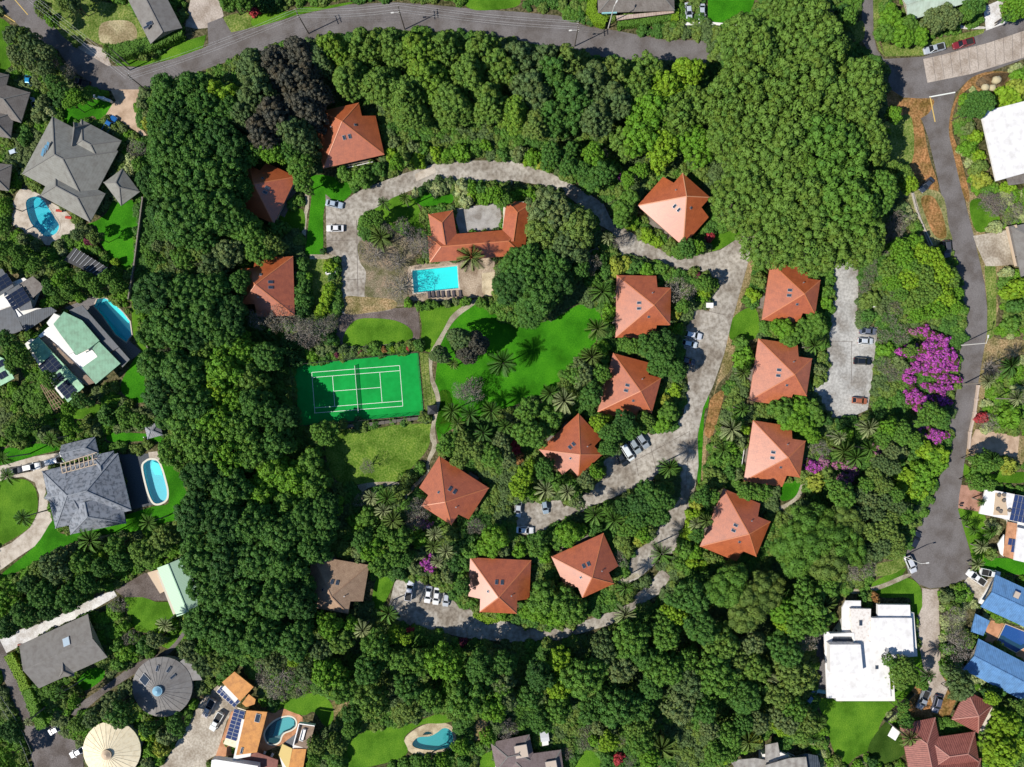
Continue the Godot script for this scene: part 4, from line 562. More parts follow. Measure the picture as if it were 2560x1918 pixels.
	slab(o, "roof_deck", pv([131.56, 36.69, 134.08, 37.15, 133.1, 46.69, 130.49, 45.76]), 2.9, 3.2, M.terracotta)
	slab(o, "terrace", pv([129.23, 42.63, 130.93, 40.16, 130.77, 46.02, 130, 45.4]), 2.5, 2.8, M.white_paint)
	slab(o, "roof", pv([133.88, 38.1, 138.17, 39.02, 138.17, 47.91, 132.81, 46.68]), 3.4, 3.8, M.white_roof)
	walls(o, pv([128.57, 29.83, 141.09, 31.71, 141.09, 47.04, 133.58, 45.17, 133.58, 37.03, 127.94, 34.21]), 2.5, M.wall_white)
	solar(o, Vector3(134.57, 3.5, 33.26), 4, 4, 12, Vector3.UP, Vector2(1.05, 1.65))
	solar(o, Vector3(132.56, 3.3, 42.05), 2, 1, 10, Vector3.UP, Vector2(1.0, 1.7))
	solar(o, Vector3(132.87, 3.3, 43.89), 1, 1, 10, Vector3.UP, Vector2(1.0, 1.7))
	for k in 6:
		var c := [Vector3(128.73, 3.5, 29.57), Vector3(130.12, 3.5, 29.42), Vector3(130.05, 3.5, 30.95), Vector3(128.43, 3.5, 33.26), Vector3(129.19, 3.5, 33.87), Vector3(131.5, 3.5, 33.56)][k] as Vector3
		var g := geo(o); g.tube(c, c + Vector3(0, 0.5, 0), 0.35, 0.5); part("planter", g, M.timber_grey, o)
	# ---- blue house
	o = thing("blue_roofed_house", "sprawling blue-roofed house with courtyard pool at the frame edge", "house", Vector3(133.26, 0, 67.38))
	wing(o, Vector2(126.21, 54.92), Vector2(142.01, 62.22), 9.4, 3.4, 1.4, false, true, M.blue_metal, M.blue_metal)
	slab(o, "roof", pv([123.11, 61.13, 126.8, 62.98, 125.1, 66.97, 121.88, 65.9]), 2.9, 3.2, M.blue_metal)
	wing(o, Vector2(121.61, 71.73), Vector2(142.01, 82.32), 9.2, 3.4, 1.4, false, true, M.blue_metal, M.blue_metal)
	walls(o, pv([130.45, 53.92, 141.09, 58.93, 141.09, 63, 128.26, 58.93]), 3.3, M.wall_white)
	walls(o, pv([126.07, 70.82, 141.09, 78.33, 141.09, 84.59, 123.56, 75.51]), 3.3, M.wall_white)
	slab(o, "terrace", pv([130.09, 52.06, 130.56, 52.37, 126.66, 59.55, 125.57, 59.08]), 0.1, 0.5, M.white_paint)
	skylight(o, Vector3(133.05, 4.3, 55.72), 25, Vector3.UP, Vector2(1.6, 1.8), M.tan_pane)
	skylight(o, Vector3(127.93, 4.2, 74.86), 28, Vector3.UP, Vector2(1.5, 0.9), M.white_paint)
	# ---- red tiled houses
	o = thing("red_tiled_garage", "small red-tiled hip-roofed garage beside two parked vehicles", "garage", Vector3(124.19, 0, 88.65))
	wing(o, Vector2(118.78, 85.36), Vector2(125.86, 89.06), 8.6, 3.0, 2.4, true, true, M.red_tile, M.red_cap)
	walls(o, pv([123.56, 84.27, 128.26, 86.46, 125.13, 92.72, 119.5, 89.59]), 2.9, M.wall_cream)
	o = thing("red_tiled_house", "dark red tiled house with two hipped ranges and a palm in front", "house", Vector3(114.49, 0, 99.92))
	wing(o, Vector2(107.58, 89.57), Vector2(110.96, 106.17), 9.6, 3.2, 2.6, true, true, M.red_tile, M.red_cap)
	wing(o, Vector2(110.35, 98.18), Vector2(123.26, 96.34), 8.2, 3.4, 2.4, true, true, M.red_tile, M.red_cap)
	wing(o, Vector2(110.96, 102.79), Vector2(124.49, 102.49), 6.0, 3.2, 2.0, true, true, M.red_tile, M.red_cap)
	walls(o, pv([107.61, 92.72, 111.67, 93.66, 122.94, 96.16, 123.56, 106.49, 106.67, 106.49]), 3.1, M.wall_cream)
	slab(o, "awning", pv([101.45, 91.31, 103.55, 92.7, 102.13, 95.17, 100.09, 93.81]), 2.4, 2.5, M.white_paint)
	slab(o, "porch_roof", pv([107.94, 97.58, 109.48, 97.27, 108.25, 104.06, 106.09, 104.06]), 2.4, 2.6, M.alloy_pale)
	# ---- right edge house
	o = thing("grey_carport_house", "dark grey roofed house behind a square concrete forecourt", "house", Vector3(137.33, 0, -36.71))
	slab(o, "roof", pv([131.26, -41.56, 133.26, -42.02, 135.1, -34.19, 133.11, -33.58]), 3.1, 3.4, M.brown_shingle)
	slab(o, "roof", pv([133.11, -33.27, 135.25, -33.88, 136.18, -30.51, 133.57, -31.12]), 3.1, 3.4, M.brown_shingle)
	wing(o, Vector2(136.49, -42.44), Vector2(139.25, -29.25), 9.0, 3.6, 1.6, true, true, M.grey_felt, M.grey_cap)
	for e in [[Vector3(131.02, 3.6, -41.52), Vector3(133.36, 3.6, -31.09)], [Vector3(133.26, 3.6, -41.98), Vector3(135.72, 3.6, -31.09)]]:
		var g := geo(o); g.bar(e[0], e[1], 0.5, 0.4); part("fascia", g, M.tan_paint, o)
	walls(o, pv([134.2, -41.72, 141.09, -43.28, 143.59, -31.71, 136.39, -31.71]), 3.0, M.wall_white)
	# ---- top edge
	o = thing("grey_gabled_house", "grey gabled house on the dry lawn behind a clipped hedge", "house", Vector3(-96.62, 0, -99.82))
	wing(o, Vector2(-98.5, -105.61), Vector2(-91.62, -92.14), 9.4, 3.4, 1.8, false, false, M.grey_felt, M.grey_felt)
	walls(o, pv([-103.82, -106.7, -96.94, -108.27, -90.99, -96.38, -96.94, -93.87]), 3.3, M.wall_white)
	skylight(o, Vector3(-95.32, 4.8, -94.62), 65, Vector3.UP, Vector2(1.0, 1.6))
	skylight(o, Vector3(-96.08, 4.8, -93.71), 65, Vector3.UP, Vector2(0.6, 1.6))
	o = thing("brown_grey_house", "brownish grey low house at the upper edge with a teal gutter", "house", Vector3(33.17, 0, -103.57))
	wing(o, Vector2(22.7, -102.77), Vector2(42.95, -103.39), 9.0, 3.4, 1.6, true, true, M.brown_shingle, M.grey_cap)
	slab(o, "lanai_roof", pv([27.73, -97.84, 42.99, -99.22, 43.14, -98.61, 27.89, -96.6]), 2.6, 2.8, M.pink_roof)
	walls(o, pv([25.03, -106.7, 42.55, -107.33, 42.55, -101.07, 25.97, -100.44]), 3.2, M.wall_cream)
	var gut := geo(o); gut.bar(Vector3(23.8, 3.4, -98.13), Vector3(27.79, 3.4, -98.28), 0.35); part("gutter", gut, M.teal_paint, o)
	o = thing("pale_green_house", "pale green metal-roofed house at the upper edge by the side lane", "house", Vector3(113.55, 0, -103.57))
	wing(o, Vector2(103.81, -99.7), Vector2(120.53, -104.92), 7.6, 3.4, 1.4, false, false, M.mint_white, M.mint_white)
	walls(o, pv([106.67, -102.95, 121.69, -107.33, 122, -104.82, 107.92, -99.82]), 3.2, M.wall_white)
	# ---- bin stores and kiosk of the estate
	for s in [["white-walled bin store beside the upper parking court, shrubs round it", pv([-49.97, -32.49, -47.53, -32.71, -47.34, -29.52, -49.78, -29.33])], ["white-walled bin store beside the eastern parking strip", pv([94, -20.44, 97.44, -20.6, 97.59, -18.56, 94.15, -18.38])]]:
		o = thing("bin_store", s[0], "bin store", mid_of(s[1]))
		for i in 4:
			if i == 3 and s[0].contains("eastern"): continue
			var g := geo(o); g.strip(PackedVector2Array([s[1][i], s[1][(i + 1) % 4]]), 0.3, 0.0, 1.7); part("wall", g, M.white_paint, o)
		var b := geo(o); b.prism(shrink(s[1], 0.7), 0.05, 1.2); part("bin", b, M.black_metal, o)
	o = thing("court_kiosk", "small dark kiosk at the corner of the tennis court", "kiosk", Vector3(-21.56, 0, 7.15))
	wing(o, Vector2(-22.51, 7.05), Vector2(-19.98, 6.9), 2.4, 2.4, 0.6, true, true, M.black_metal, null)
	walls(o, pv([-22.5, 6.21, -20.62, 6.12, -20.53, 7.99, -22.4, 8.09]), 2.3, M.timber_grey)
	# ---- tennis court
	var c2 := Vector2(-41.77, 1.55)
	o = thing("tennis_court", "green tennis court with white lines and a dark net", "tennis court", Vector3(c2.x, 0, c2.y))
	var slab_poly := pv([-59.11, -4.89, -25.31, -8.3, -23.81, 8.41, -57.39, 11.38])
	var gc := geo(o); gc.prism(slab_poly, -0.1, 0.08); part("playing_surface", gc, M.court, o)
	keep_clear(slab_poly)
	var cu := Vector2.from_angle(deg_to_rad(-4.5)); var cv := cu.orthogonal()
	for l in [[-11.9, -5.5, 11.9, -5.5], [-11.9, 5.5, 11.9, 5.5], [-11.9, -4.115, 11.9, -4.115], [-11.9, 4.115, 11.9, 4.115], [-11.9, -5.5, -11.9, 5.5], [11.9, -5.5, 11.9, 5.5], [-6.4, -4.115, -6.4, 4.115], [6.4, -4.115, 6.4, 4.115], [-6.4, 0, 6.4, 0]]:
		var a: Vector2 = c2 + cu * l[0] + cv * l[1]
		var b: Vector2 = c2 + cu * l[2] + cv * l[3]
		var g := geo(o); g.bar(Vector3(a.x, 0.085, a.y), Vector3(b.x, 0.085, b.y), 0.12, 0.012); part("court_line", g, M.line_paint, o)
	o = thing("tennis_net", "dark tennis net stretched between two posts", "net", Vector3(c2.x, 0.08, c2.y))
	for e in [-6.4, 6.4]:
		var p: Vector2 = c2 + cv * e
		var g := geo(o); g.tube(Vector3(p.x, 0.08, p.y), Vector3(p.x, 1.2, p.y), 0.06, 0.06); part("post", g, M.black_metal, o)
	var n0 := c2 - cv * 6.4; var n1 := c2 + cv * 6.4
	var gn := geo(o); gn.bar(Vector3(n0.x, 0.62, n0.y), Vector3(n1.x, 0.62, n1.y), 0.05, 0.95); part("netting", gn, M.net, o)
	gn = geo(o); gn.bar(Vector3(n0.x, 1.11, n0.y), Vector3(n1.x, 1.11, n1.y), 0.09, 0.06); part("headband", gn, M.line_paint, o)
	o = thing("court_fence", "tall wire fence round the tennis court", "fence", Vector3(c2.x, 0, c2.y))
	for i in 4:
		var a := slab_poly[i]; var b := slab_poly[(i + 1) % 4]
		var cnt := int(a.distance_to(b) / 3.0)
		for k in cnt:
			var p := a.lerp(b, float(k) / cnt); var q := a.lerp(b, float(k + 1) / cnt)
			var g := geo(o); g.tube(Vector3(p.x, 0, p.y), Vector3(p.x, 3.0, p.y), 0.05, 0.05, 6); part("post", g, M.black_metal, o)
			var w := geo(o)
			for y in [0.15, 1.5, 2.95]: w.bar(Vector3(p.x, y, p.y), Vector3(q.x, y, q.y), 0.04)
			for m in range(1, 12): w.bar(Vector3(p.lerp(q, m / 12.0).x, 0.1, p.lerp(q, m / 12.0).y), Vector3(p.lerp(q, m / 12.0).x, 2.95, p.lerp(q, m / 12.0).y), 0.015)
			part("mesh_bay", w, M.black_metal, o).set_meta("kind", "stuff")
	# ---- pools
	for q in POOLS: pool("swimming_pool", q[0], soft(q[1], true, 5) if q[2] else q[1], q[3], M[q[4]], q[5], M[q[6]], q[7] if q.size() > 7 else PackedVector2Array(), M.get(q[8]) if q.size() > 8 else null)
	# ---- pool furniture
	var xs := [1495, 1530, 1572, 1612, 1660, 1705, 1762]
	for k in 7: lounger("%s dark poolside lounger in the row of seven below the pool" % ["first, westernmost", "second", "third", "middle, fourth", "fifth", "sixth", "last, easternmost"][k], -22.5 + (xs[k] - 1490) / 3.451 * 0.108, -23.88 - k * 0.05, 84, M.dark_fabric)
	lounger("red lounger nearest the kidney pool beside the grey house", -121.97, -46.57, 5, M.red_fabric)
	lounger("red lounger by the grey house wall, farther from the kidney pool", -119.47, -44.69, 8, M.red_fabric)
	lounger("pale lounger on the shaded strip by the orange house, first of two", -66.8, 99.79, -62, M.white_paint)
	lounger("pale lounger on the shaded strip by the orange house, second of two", -64.69, 100.32, -62, M.white_paint)
	# ---- walls
	wall_run("boundary_wall", "long pale boundary wall between the bright lawn and the dark woods", pv([-98.56, -49.54, -99.91, -39.22, -100.85, -31.71, -102.41, -22.48]), 0.3, 2.4, M.wall_dim)
	wall_run("boundary_wall", "short white wall piece beside the bright lawn under the green-roofed house", pv([-97.88, -10.12, -96.78, -7.3, -95.69, -3.55]), 0.3, 1.6, M.wall_dim)
	wall_run("retaining_wall", "white wall top under the bright green lawn at the upper street", pv([46, -96.63, 52.88, -96.84, 61.33, -96.06]), 0.7, 1.0, M.wall_white)
	wall_run("garden_wall", "white garden wall at the mouth of the paved drive", pv([-111.96, -77.13, -109.77, -76.6, -107.73, -75.88]), 0.6, 1.2, M.wall_white)
	wall_run("garden_wall", "low pink wall along the cul-de-sac road's eastern verge", pv([125.6, 0.73, 124.66, 7.93, 123.41, 13.25, 123.09, 17.63]), 0.5, 0.7, M.wall_pink)
	wall_run("garden_wall", "thin pale kerb wall curving through the dry verge", pv([107.92, -51.11, 108.86, -47.35, 110.74, -42.66, 113.24, -37.34]), 0.3, 0.5, M.wall_stone)
	wall_run("garden_fence", "dark diagonal fence between the white house lawn and red-tiled house", pv([100.41, 90.53, 104.16, 87.09, 107.92, 83.02]), 0.15, 1.6, M.black_metal)
	wall_run("retaining_wall", "dark stone wall under the tennis court", pv([-48.78, 11.84, -37.83, 10.9, -31.57, 10.12, -23.75, 9.18]), 0.8, 0.9, M.lava_wall)
	wall_run("pool_fence", "teal framed pool terrace rail on the white house's west side", pv([81.48, 70.51, 81.17, 75.51, 81.95, 82.71, 84.76, 83.18]), 0.9, 0.6, M.teal_paint)
	wall_run("garden_wall", "brick-red path wall beside the clipped bright hedge", pv([-132.45, 71.13, -130.73, 75.51, -128.23, 79.89, -127.45, 81.14, -125.72, 84.9, -124, 88.03]), 1.6, 0.2, M.brick_paint)
	# ---- boulders
	for q in [[130.45, -81.67, 2.2], [127.48, -79.79, 2.0], [129.35, -79.64, 1.8]]: boulder(["largest pale boulder of the three at the orange street corner", "pale boulder nearest the road at the orange street corner", "middle pale boulder at the orange street corner"][int(q[2] * 10) % 3], q[0], q[1], q[2])
	# ---- vehicles
	for q in CARS: car(q[0], q[1], q[2], q[3], q[4], q[5], q[6], q[7])
	# ---- poles and wires
	var tops := []
	for q in POLES:
		pole(q[0], q[1], q[2], q[3], q[4], q[5], q[6])
		if q[6] == "power": tops.append(Vector3(q[1], q[3] - 0.2, q[2]))
	for k in tops.size() - 1: wires(["power lines over the street bend at the upper left", "power lines along the middle of the upper street", "power lines along the upper street's eastern stretch"][k], tops[k], tops[k + 1], 1.05)
	wires("power lines leaving the frame at its upper left corner", tops[0], tops[0] + Vector3(-40, 0, -32), 1.05)
	wires("power lines crossing the lane at the lower left corner", Vector3(-133.26, 9, 79.26), Vector3(-123.15, 9, 98.01), 0.8)
	# ---- small things
	for q in [["black letterbox at the mouth of the brick drive", 120.59, 32.71], ["black letterbox on the pale verge of the cul-de-sac road", 123, 18.26]]:
		o = thing("letterbox", q[0], "letterbox", Vector3(q[1], 0, q[2]))
		var g := geo(o); g.box(Vector3(q[1], 0.55, q[2]), Vector3(0.14, 1.1, 0.14)); part("post", g, M.timber, o)
		g = geo(o); g.box(Vector3(q[1], 1.2, q[2]), Vector3(0.7, 0.45, 0.4)); part("box", g, M.black_metal, o)
	o = thing("guest_cart", "small white covered cart at the driveway corner by the round shrub", "cart", Vector3(52.88, 0, -20.91))
	var cart := geo(o); cart.box(o.position + Vector3(0, 1.85, 0), Vector3(1.9, 0.1, 1.3)); part("canopy", cart, M.white_paint, o)
	cart = geo(o); cart.box(o.position + Vector3(0, 0.5, 0), Vector3(2.1, 0.45, 1.2)); part("body", cart, M.white_paint, o)
	cart = geo(o); cart.box(o.position + Vector3(-0.2, 0.85, 0), Vector3(0.6, 0.2, 1.1)); part("seat", cart, M.dark_fabric, o)
	for k in 4:
		cart = geo(o); var cp := o.position + Vector3(0.8 if k < 2 else -0.8, 0, 0.5 if k % 2 else -0.5)
		cart.bar(cp + Vector3(0, 0.7, 0), cp + Vector3(0, 1.8, 0), 0.05); part("canopy_post", cart, M.steel, o)
		cart = geo(o); cart.tube(cp + Vector3(0, 0.25, -0.08), cp + Vector3(0, 0.25, 0.08), 0.25, 0.25, 10); part("wheel", cart, M.rubber, o)

# things that plants are told apart by: name and place
var MARKS := [
	["tennis court", Vector2(-41.37, 2.05)], ["great lawn", Vector2(6.75, -8.58)], ["dry lawn", Vector2(-36.37, 18.29)], ["lens-shaped lawn", Vector2(-36.37, -13.58)], ["turquoise rectangular pool", Vector2(-20.75, -28.2)], ["pool house", Vector2(-8.25, -41.08)],
	["roadside villa", Vector2(-43.62, -67.32)], ["shaded villa", Vector2(-64.5, -52.33)], ["parking court villa", Vector2(-64.5, -26.08)], ["pink-faced villa", Vector2(44.25, -47.33)], ["great lawn villa", Vector2(35.5, -21.08)], ["askew villa", Vector2(31.75, 1.42)], ["four-car villa", Vector2(16.12, 17.04)], ["dry-lawn villa", Vector2(-14.5, 28.29)], ["lowest parking court", Vector2(-25.75, 57.04)], ["lowest court villa", Vector2(-3.25, 54.54)], ["lower cornerwise villa", Vector2(20.5, 48.92)], ["brown-roofed villa", Vector2(-45.75, 53.92)],
	["foot villa", Vector2(60.5, 37.67)], ["pale pink villa", Vector2(71.75, 19.54)], ["middle eastern villa", Vector2(73, -3.58)], ["head villa", Vector2(76.12, -23.58)], ["eastern parking strip", Vector2(90.49, -9.83)], ["four parked cars", Vector2(31.75, 18.29)], ["drive island", Vector2(34.25, 32.67)], ["upper loop of the drive", Vector2(-13.25, -57.33)], ["driveway fork", Vector2(54.25, -32.33)], ["upper parking court", Vector2(-48.25, -43.58)],
	["street bend", Vector2(-100.74, -82.32)], ["upper street", Vector2(-13.25, -96.07)], ["upper street's far end", Vector2(36.75, -89.82)], ["red-dirt junction", Vector2(109.24, -79.82)], ["side lane", Vector2(96.74, -96.07)], ["curving street", Vector2(122.99, -41.08)], ["magenta blossoms", Vector2(120.49, -6.08)], ["cul-de-sac", Vector2(115.49, 45.17)], ["white flat-roofed house", Vector2(95.49, 71.42)], ["white house's lawn", Vector2(92.99, 93.91)], ["red-tiled house", Vector2(114.24, 96.41)], ["blue-roofed house", Vector2(131.74, 67.67)], ["white solar house", Vector2(132.99, 37.67)], ["white slab roof", Vector2(132.99, -66.07)], ["carport house", Vector2(135.49, -36.08)], ["pale green house", Vector2(112.99, -101.07)], ["hillside gardens", Vector2(134.24, -1.08)],
	["grey hip-roofed house", Vector2(-118.24, -58.58)], ["weathered grey house", Vector2(-135.74, -76.07)], ["kidney pool", Vector2(-126.99, -44.83)], ["black pergola", Vector2(-115.12, -34.2)], ["solar-roofed house", Vector2(-131.99, -23.58)], ["green-roofed house", Vector2(-116.99, -7.33)], ["lap pool", Vector2(-107.62, -17.33)], ["slate house", Vector2(-114.49, 28.92)], ["gazebo", Vector2(-96.99, 12.67)], ["rounded slate-house pool", Vector2(-96.37, 26.42)], ["slate house drive", Vector2(-130.74, 37.67)], ["pale green barn", Vector2(-89.49, 54.54)], ["long grey house", Vector2(-120.12, 71.42)], ["round grey house", Vector2(-93.87, 81.42)], ["round cream house", Vector2(-108.24, 97.66)], ["orange modern house", Vector2(-68.24, 91.41)], ["teal free-form pool", Vector2(-21.37, 95.79)], ["purplish roof", Vector2(3, 100.16)], ["flat grey house", Vector2(73, 101.41)], ["grey gabled house", Vector2(-95.12, -98.57)], ["brownish grey house", Vector2(33, -101.07)],
	["western wood's heart", Vector2(-71.99, 43.92)], ["western wood's upper half", Vector2(-78.24, 12.67)], ["southern wood's heart", Vector2(24.25, 81.42)], ["southern wood's near half", Vector2(-25.75, 76.42)], ["southern wood's far end", Vector2(61.75, 83.91)], ["tall tree row", Vector2(-13.25, -81.07)], ["giant bright trees", Vector2(76.75, -63.57)], ["dark corner wood", Vector2(-85.74, -57.33)], ["brown-grey tree stand", Vector2(-62, -79.82)], ["eastern thicket", Vector2(105.49, -26.08)], ["lower thicket", Vector2(92.99, 18.92)], ["flat-topped grove", Vector2(66.75, 56.42)], ["dry wood strip", Vector2(-81.99, -33.58)],
]
const ORDINALS := ["nearest", "second nearest", "third nearest", "fourth nearest", "fifth nearest", "sixth nearest", "seventh nearest", "eighth nearest", "ninth nearest", "tenth nearest", "eleventh nearest", "twelfth nearest", "thirteenth nearest", "fourteenth nearest", "fifteenth nearest", "sixteenth nearest", "seventeenth nearest", "eighteenth nearest", "nineteenth nearest", "farthest"]
const TINT_WORDS := {"vivid": "bright green", "lime": "lime green", "mid": "mid-green", "deep": "deep green", "dark": "very dark", "olive": "olive green", "fresh": "fresh green", "sunny": "sunlit yellow-green", "sage": "sage grey-green", "dusk": "dull green", "grey": "grey", "taupe": "grey-brown", "charcoal": "charcoal brown", "magenta": "magenta-flowered", "pink": "dusty pink", "plum": "dark plum", "gold": "golden green", "pale": "pale green", "scarlet": "red", "rust": "rust-red"}
const NOUNS := {"tall": "tall tree", "fine": "huge spreading tree", "dense": "dense tree", "loose": "broadleaf tree", "knobby": "clumpy round tree", "flat": "flat-topped tree", "twiggy": "bare twiggy tree", "bush": "shrub", "spray": "bougainvillea", "palm": "palm"}

func planting() -> void:
	var all := []
	var tone := FastNoiseLite.new()
	tone.frequency = 0.06
	for row in PLANTS:
		var k: Array = KINDS[row[0]]
		for i in range(0, row[1].size(), 4):
			var x: float = row[1][i]
			var z: float = row[1][i + 1]
			var reach: float = row[1][i + 2]
			var pick := int(clampf(tone.get_noise_2d(x, z) * 1.4 + 0.5 + rng.randf_range(-0.35, 0.35), 0, 0.999) * k[3].size())
			var colour: String = k[3][pick]
			var noun: String = NOUNS[k[2]]
			if k[1] == "shrub" and k[2] == "twiggy": noun = "dry shrub"
			var best := -1
			var far := 1e9
			for m in MARKS.size():
				var d: float = MARKS[m][1].distance_to(Vector2(x, z))
				if d < far:
					far = d
					best = m
			var to: Vector2 = Vector2(x, z) - MARKS[best][1]
			var side := ("right of" if to.x > 0 else "left of") if absf(to.x) > absf(to.y) else ("below" if to.y > 0 else "above")
			if MARKS[best][0].contains("tree") or MARKS[best][0].contains("wood") or MARKS[best][0].contains("thicket") or MARKS[best][0].contains("grove"): side = ("right side of" if to.x > 0 else "left side of") if absf(to.x) > absf(to.y) else ("lower side of" if to.y > 0 else "upper side of")
			var big := 4.4 if k[1] == "tree" else 1.75 if k[1] == "shrub" else 2.6 if k[1] == "palm tree" else 2.0
			var size := "large" if reach > big else "small" if reach < big * 0.68 else ""
			var words: String = ("%s %s %s" % [size, TINT_WORDS[colour], noun]).strip_edges()
			all.append([k, x, z, reach, row[1][i + 3], colour, words, "%s the %s" % [side, MARKS[best][0]], far])
	var sets := {}
	for p in all:
		var key: String = p[6] + p[7]
		if not sets.has(key): sets[key] = []
		sets[key].append(p)
	for p in all:
		var alike: Array = sets[p[6] + p[7]]
		var label: String = "%s %s" % [p[6], p[7]]
		if alike.size() > 1:
			var nearer := 0
			for q in alike:
				if q[8] < p[8]: nearer += 1
			label = "%s %s %s" % [ORDINALS[mini(nearer, 19)], p[6], p[7]]
		var group: String = {"tree": "trees of the estate and its neighbours", "shrub": "garden shrubs", "palm tree": "palms", "bougainvillea": "bougainvillea bushes"}[p[0][1]]
		if p[0][2] == "palm": palm(p[1], p[2], p[3], p[4], p[5], label, group)
		else: tree(p[0][0], p[0][1], p[0][2], p[5], p[1], p[2], p[3], p[4], label, group)
	# clipped hedges
	hedge("clipped_hedge", pv([-106.68, -88.38, -102.63, -89.32, -97.03, -90.56, -92.05, -92.74, -89.41, -93.98]), 3.2, 2.4, "mid", "big clipped dark green hedge along the dry lawn's street edge", 0.25)
	hedge("clipped_hedge", pv([21.47, -102.39, 21.16, -99.9, 22.41, -97.72, 24.58, -96.79]), 2.2, 2.2, "lime", "lime green clipped hedge wrapping the corner of the brownish grey house")
	hedge("clipped_hedge", pv([28.63, -96.47, 35.48, -97.1, 42.32, -98.34]), 1.6, 1.4, "mid", "low hedge below the brownish grey house", 0.2)
	hedge("clipped_hedge", pv([43.72, -99.9, 43.57, -97.72]), 1.6, 1.8, "lime", "short bright hedge beside the two silver cars")
	hedge("clipped_hedge", pv([-134.53, 72.92, -132.82, 76.04, -131.58, 78.21, -130.49, 81.01]), 2.3, 1.8, "lime", "lime green clipped hedge by the lane, upper piece")
	hedge("clipped_hedge", pv([-129.71, 82.57, -128.15, 85.99, -126.91, 88.79, -125.97, 91.6]), 2.6, 1.8, "vivid", "bright green clipped hedge by the lane, lower piece")
	hedge("clipped_hedge", pv([-9.95, 61.86, -6.52, 63.73, -0.59, 62.48]), 1.6, 0.9, "lime", "low sunny hedge below the villa by the lowest court", 0.2)
	# low cover between the plants, far too many leaves to count
	undergrowth("undergrowth", pv([-100.74, -91.07, 49.25, -96.07, 101.74, -102.32, 105.49, -41.08, 121.74, -28.58, 121.74, 8.92, 111.74, 40.17, 106.74, 58.92, 84.24, 62.67, 79.24, 103.54, -8.25, 103.54, -50.75, 103.54, -50.75, 81.42, -85.74, 77.67, -88.24, 41.42, -100.74, -8.58, -100.74, -66.07]), 1.25, ["deep", "mid", "olive", "dusk"], 0.9, "low leafy undergrowth between the trees")
	undergrowth("undergrowth", pv([-143.24, -108.57, -96.99, -108.57, -99.49, -66.07, -99.49, -3.58, -88.24, 21.42, -85.74, 73.92, -50.75, 81.42, -50.75, 108.91, -143.24, 108.91]), 1.45, ["mid", "vivid", "olive", "sage"], 0.85, "low leafy undergrowth of the western gardens")
	undergrowth("undergrowth", pv([105.49, -108.57, 144.24, -108.57, 144.24, 108.91, 79.24, 108.91, 84.24, 62.67, 111.74, 58.92, 121.74, 8.92, 121.74, -28.58, 105.49, -43.58]), 1.5, ["mid", "olive", "vivid", "pale"], 0.8, "low leafy undergrowth of the eastern gardens")
	undergrowth("undergrowth", pv([-96.99, -108.57, 105.49, -108.57, 101.74, -101.07, 49.25, -96.07, -100.74, -91.07]), 1.6, ["deep", "olive", "mid"], 0.8, "low leafy undergrowth of the upper gardens")

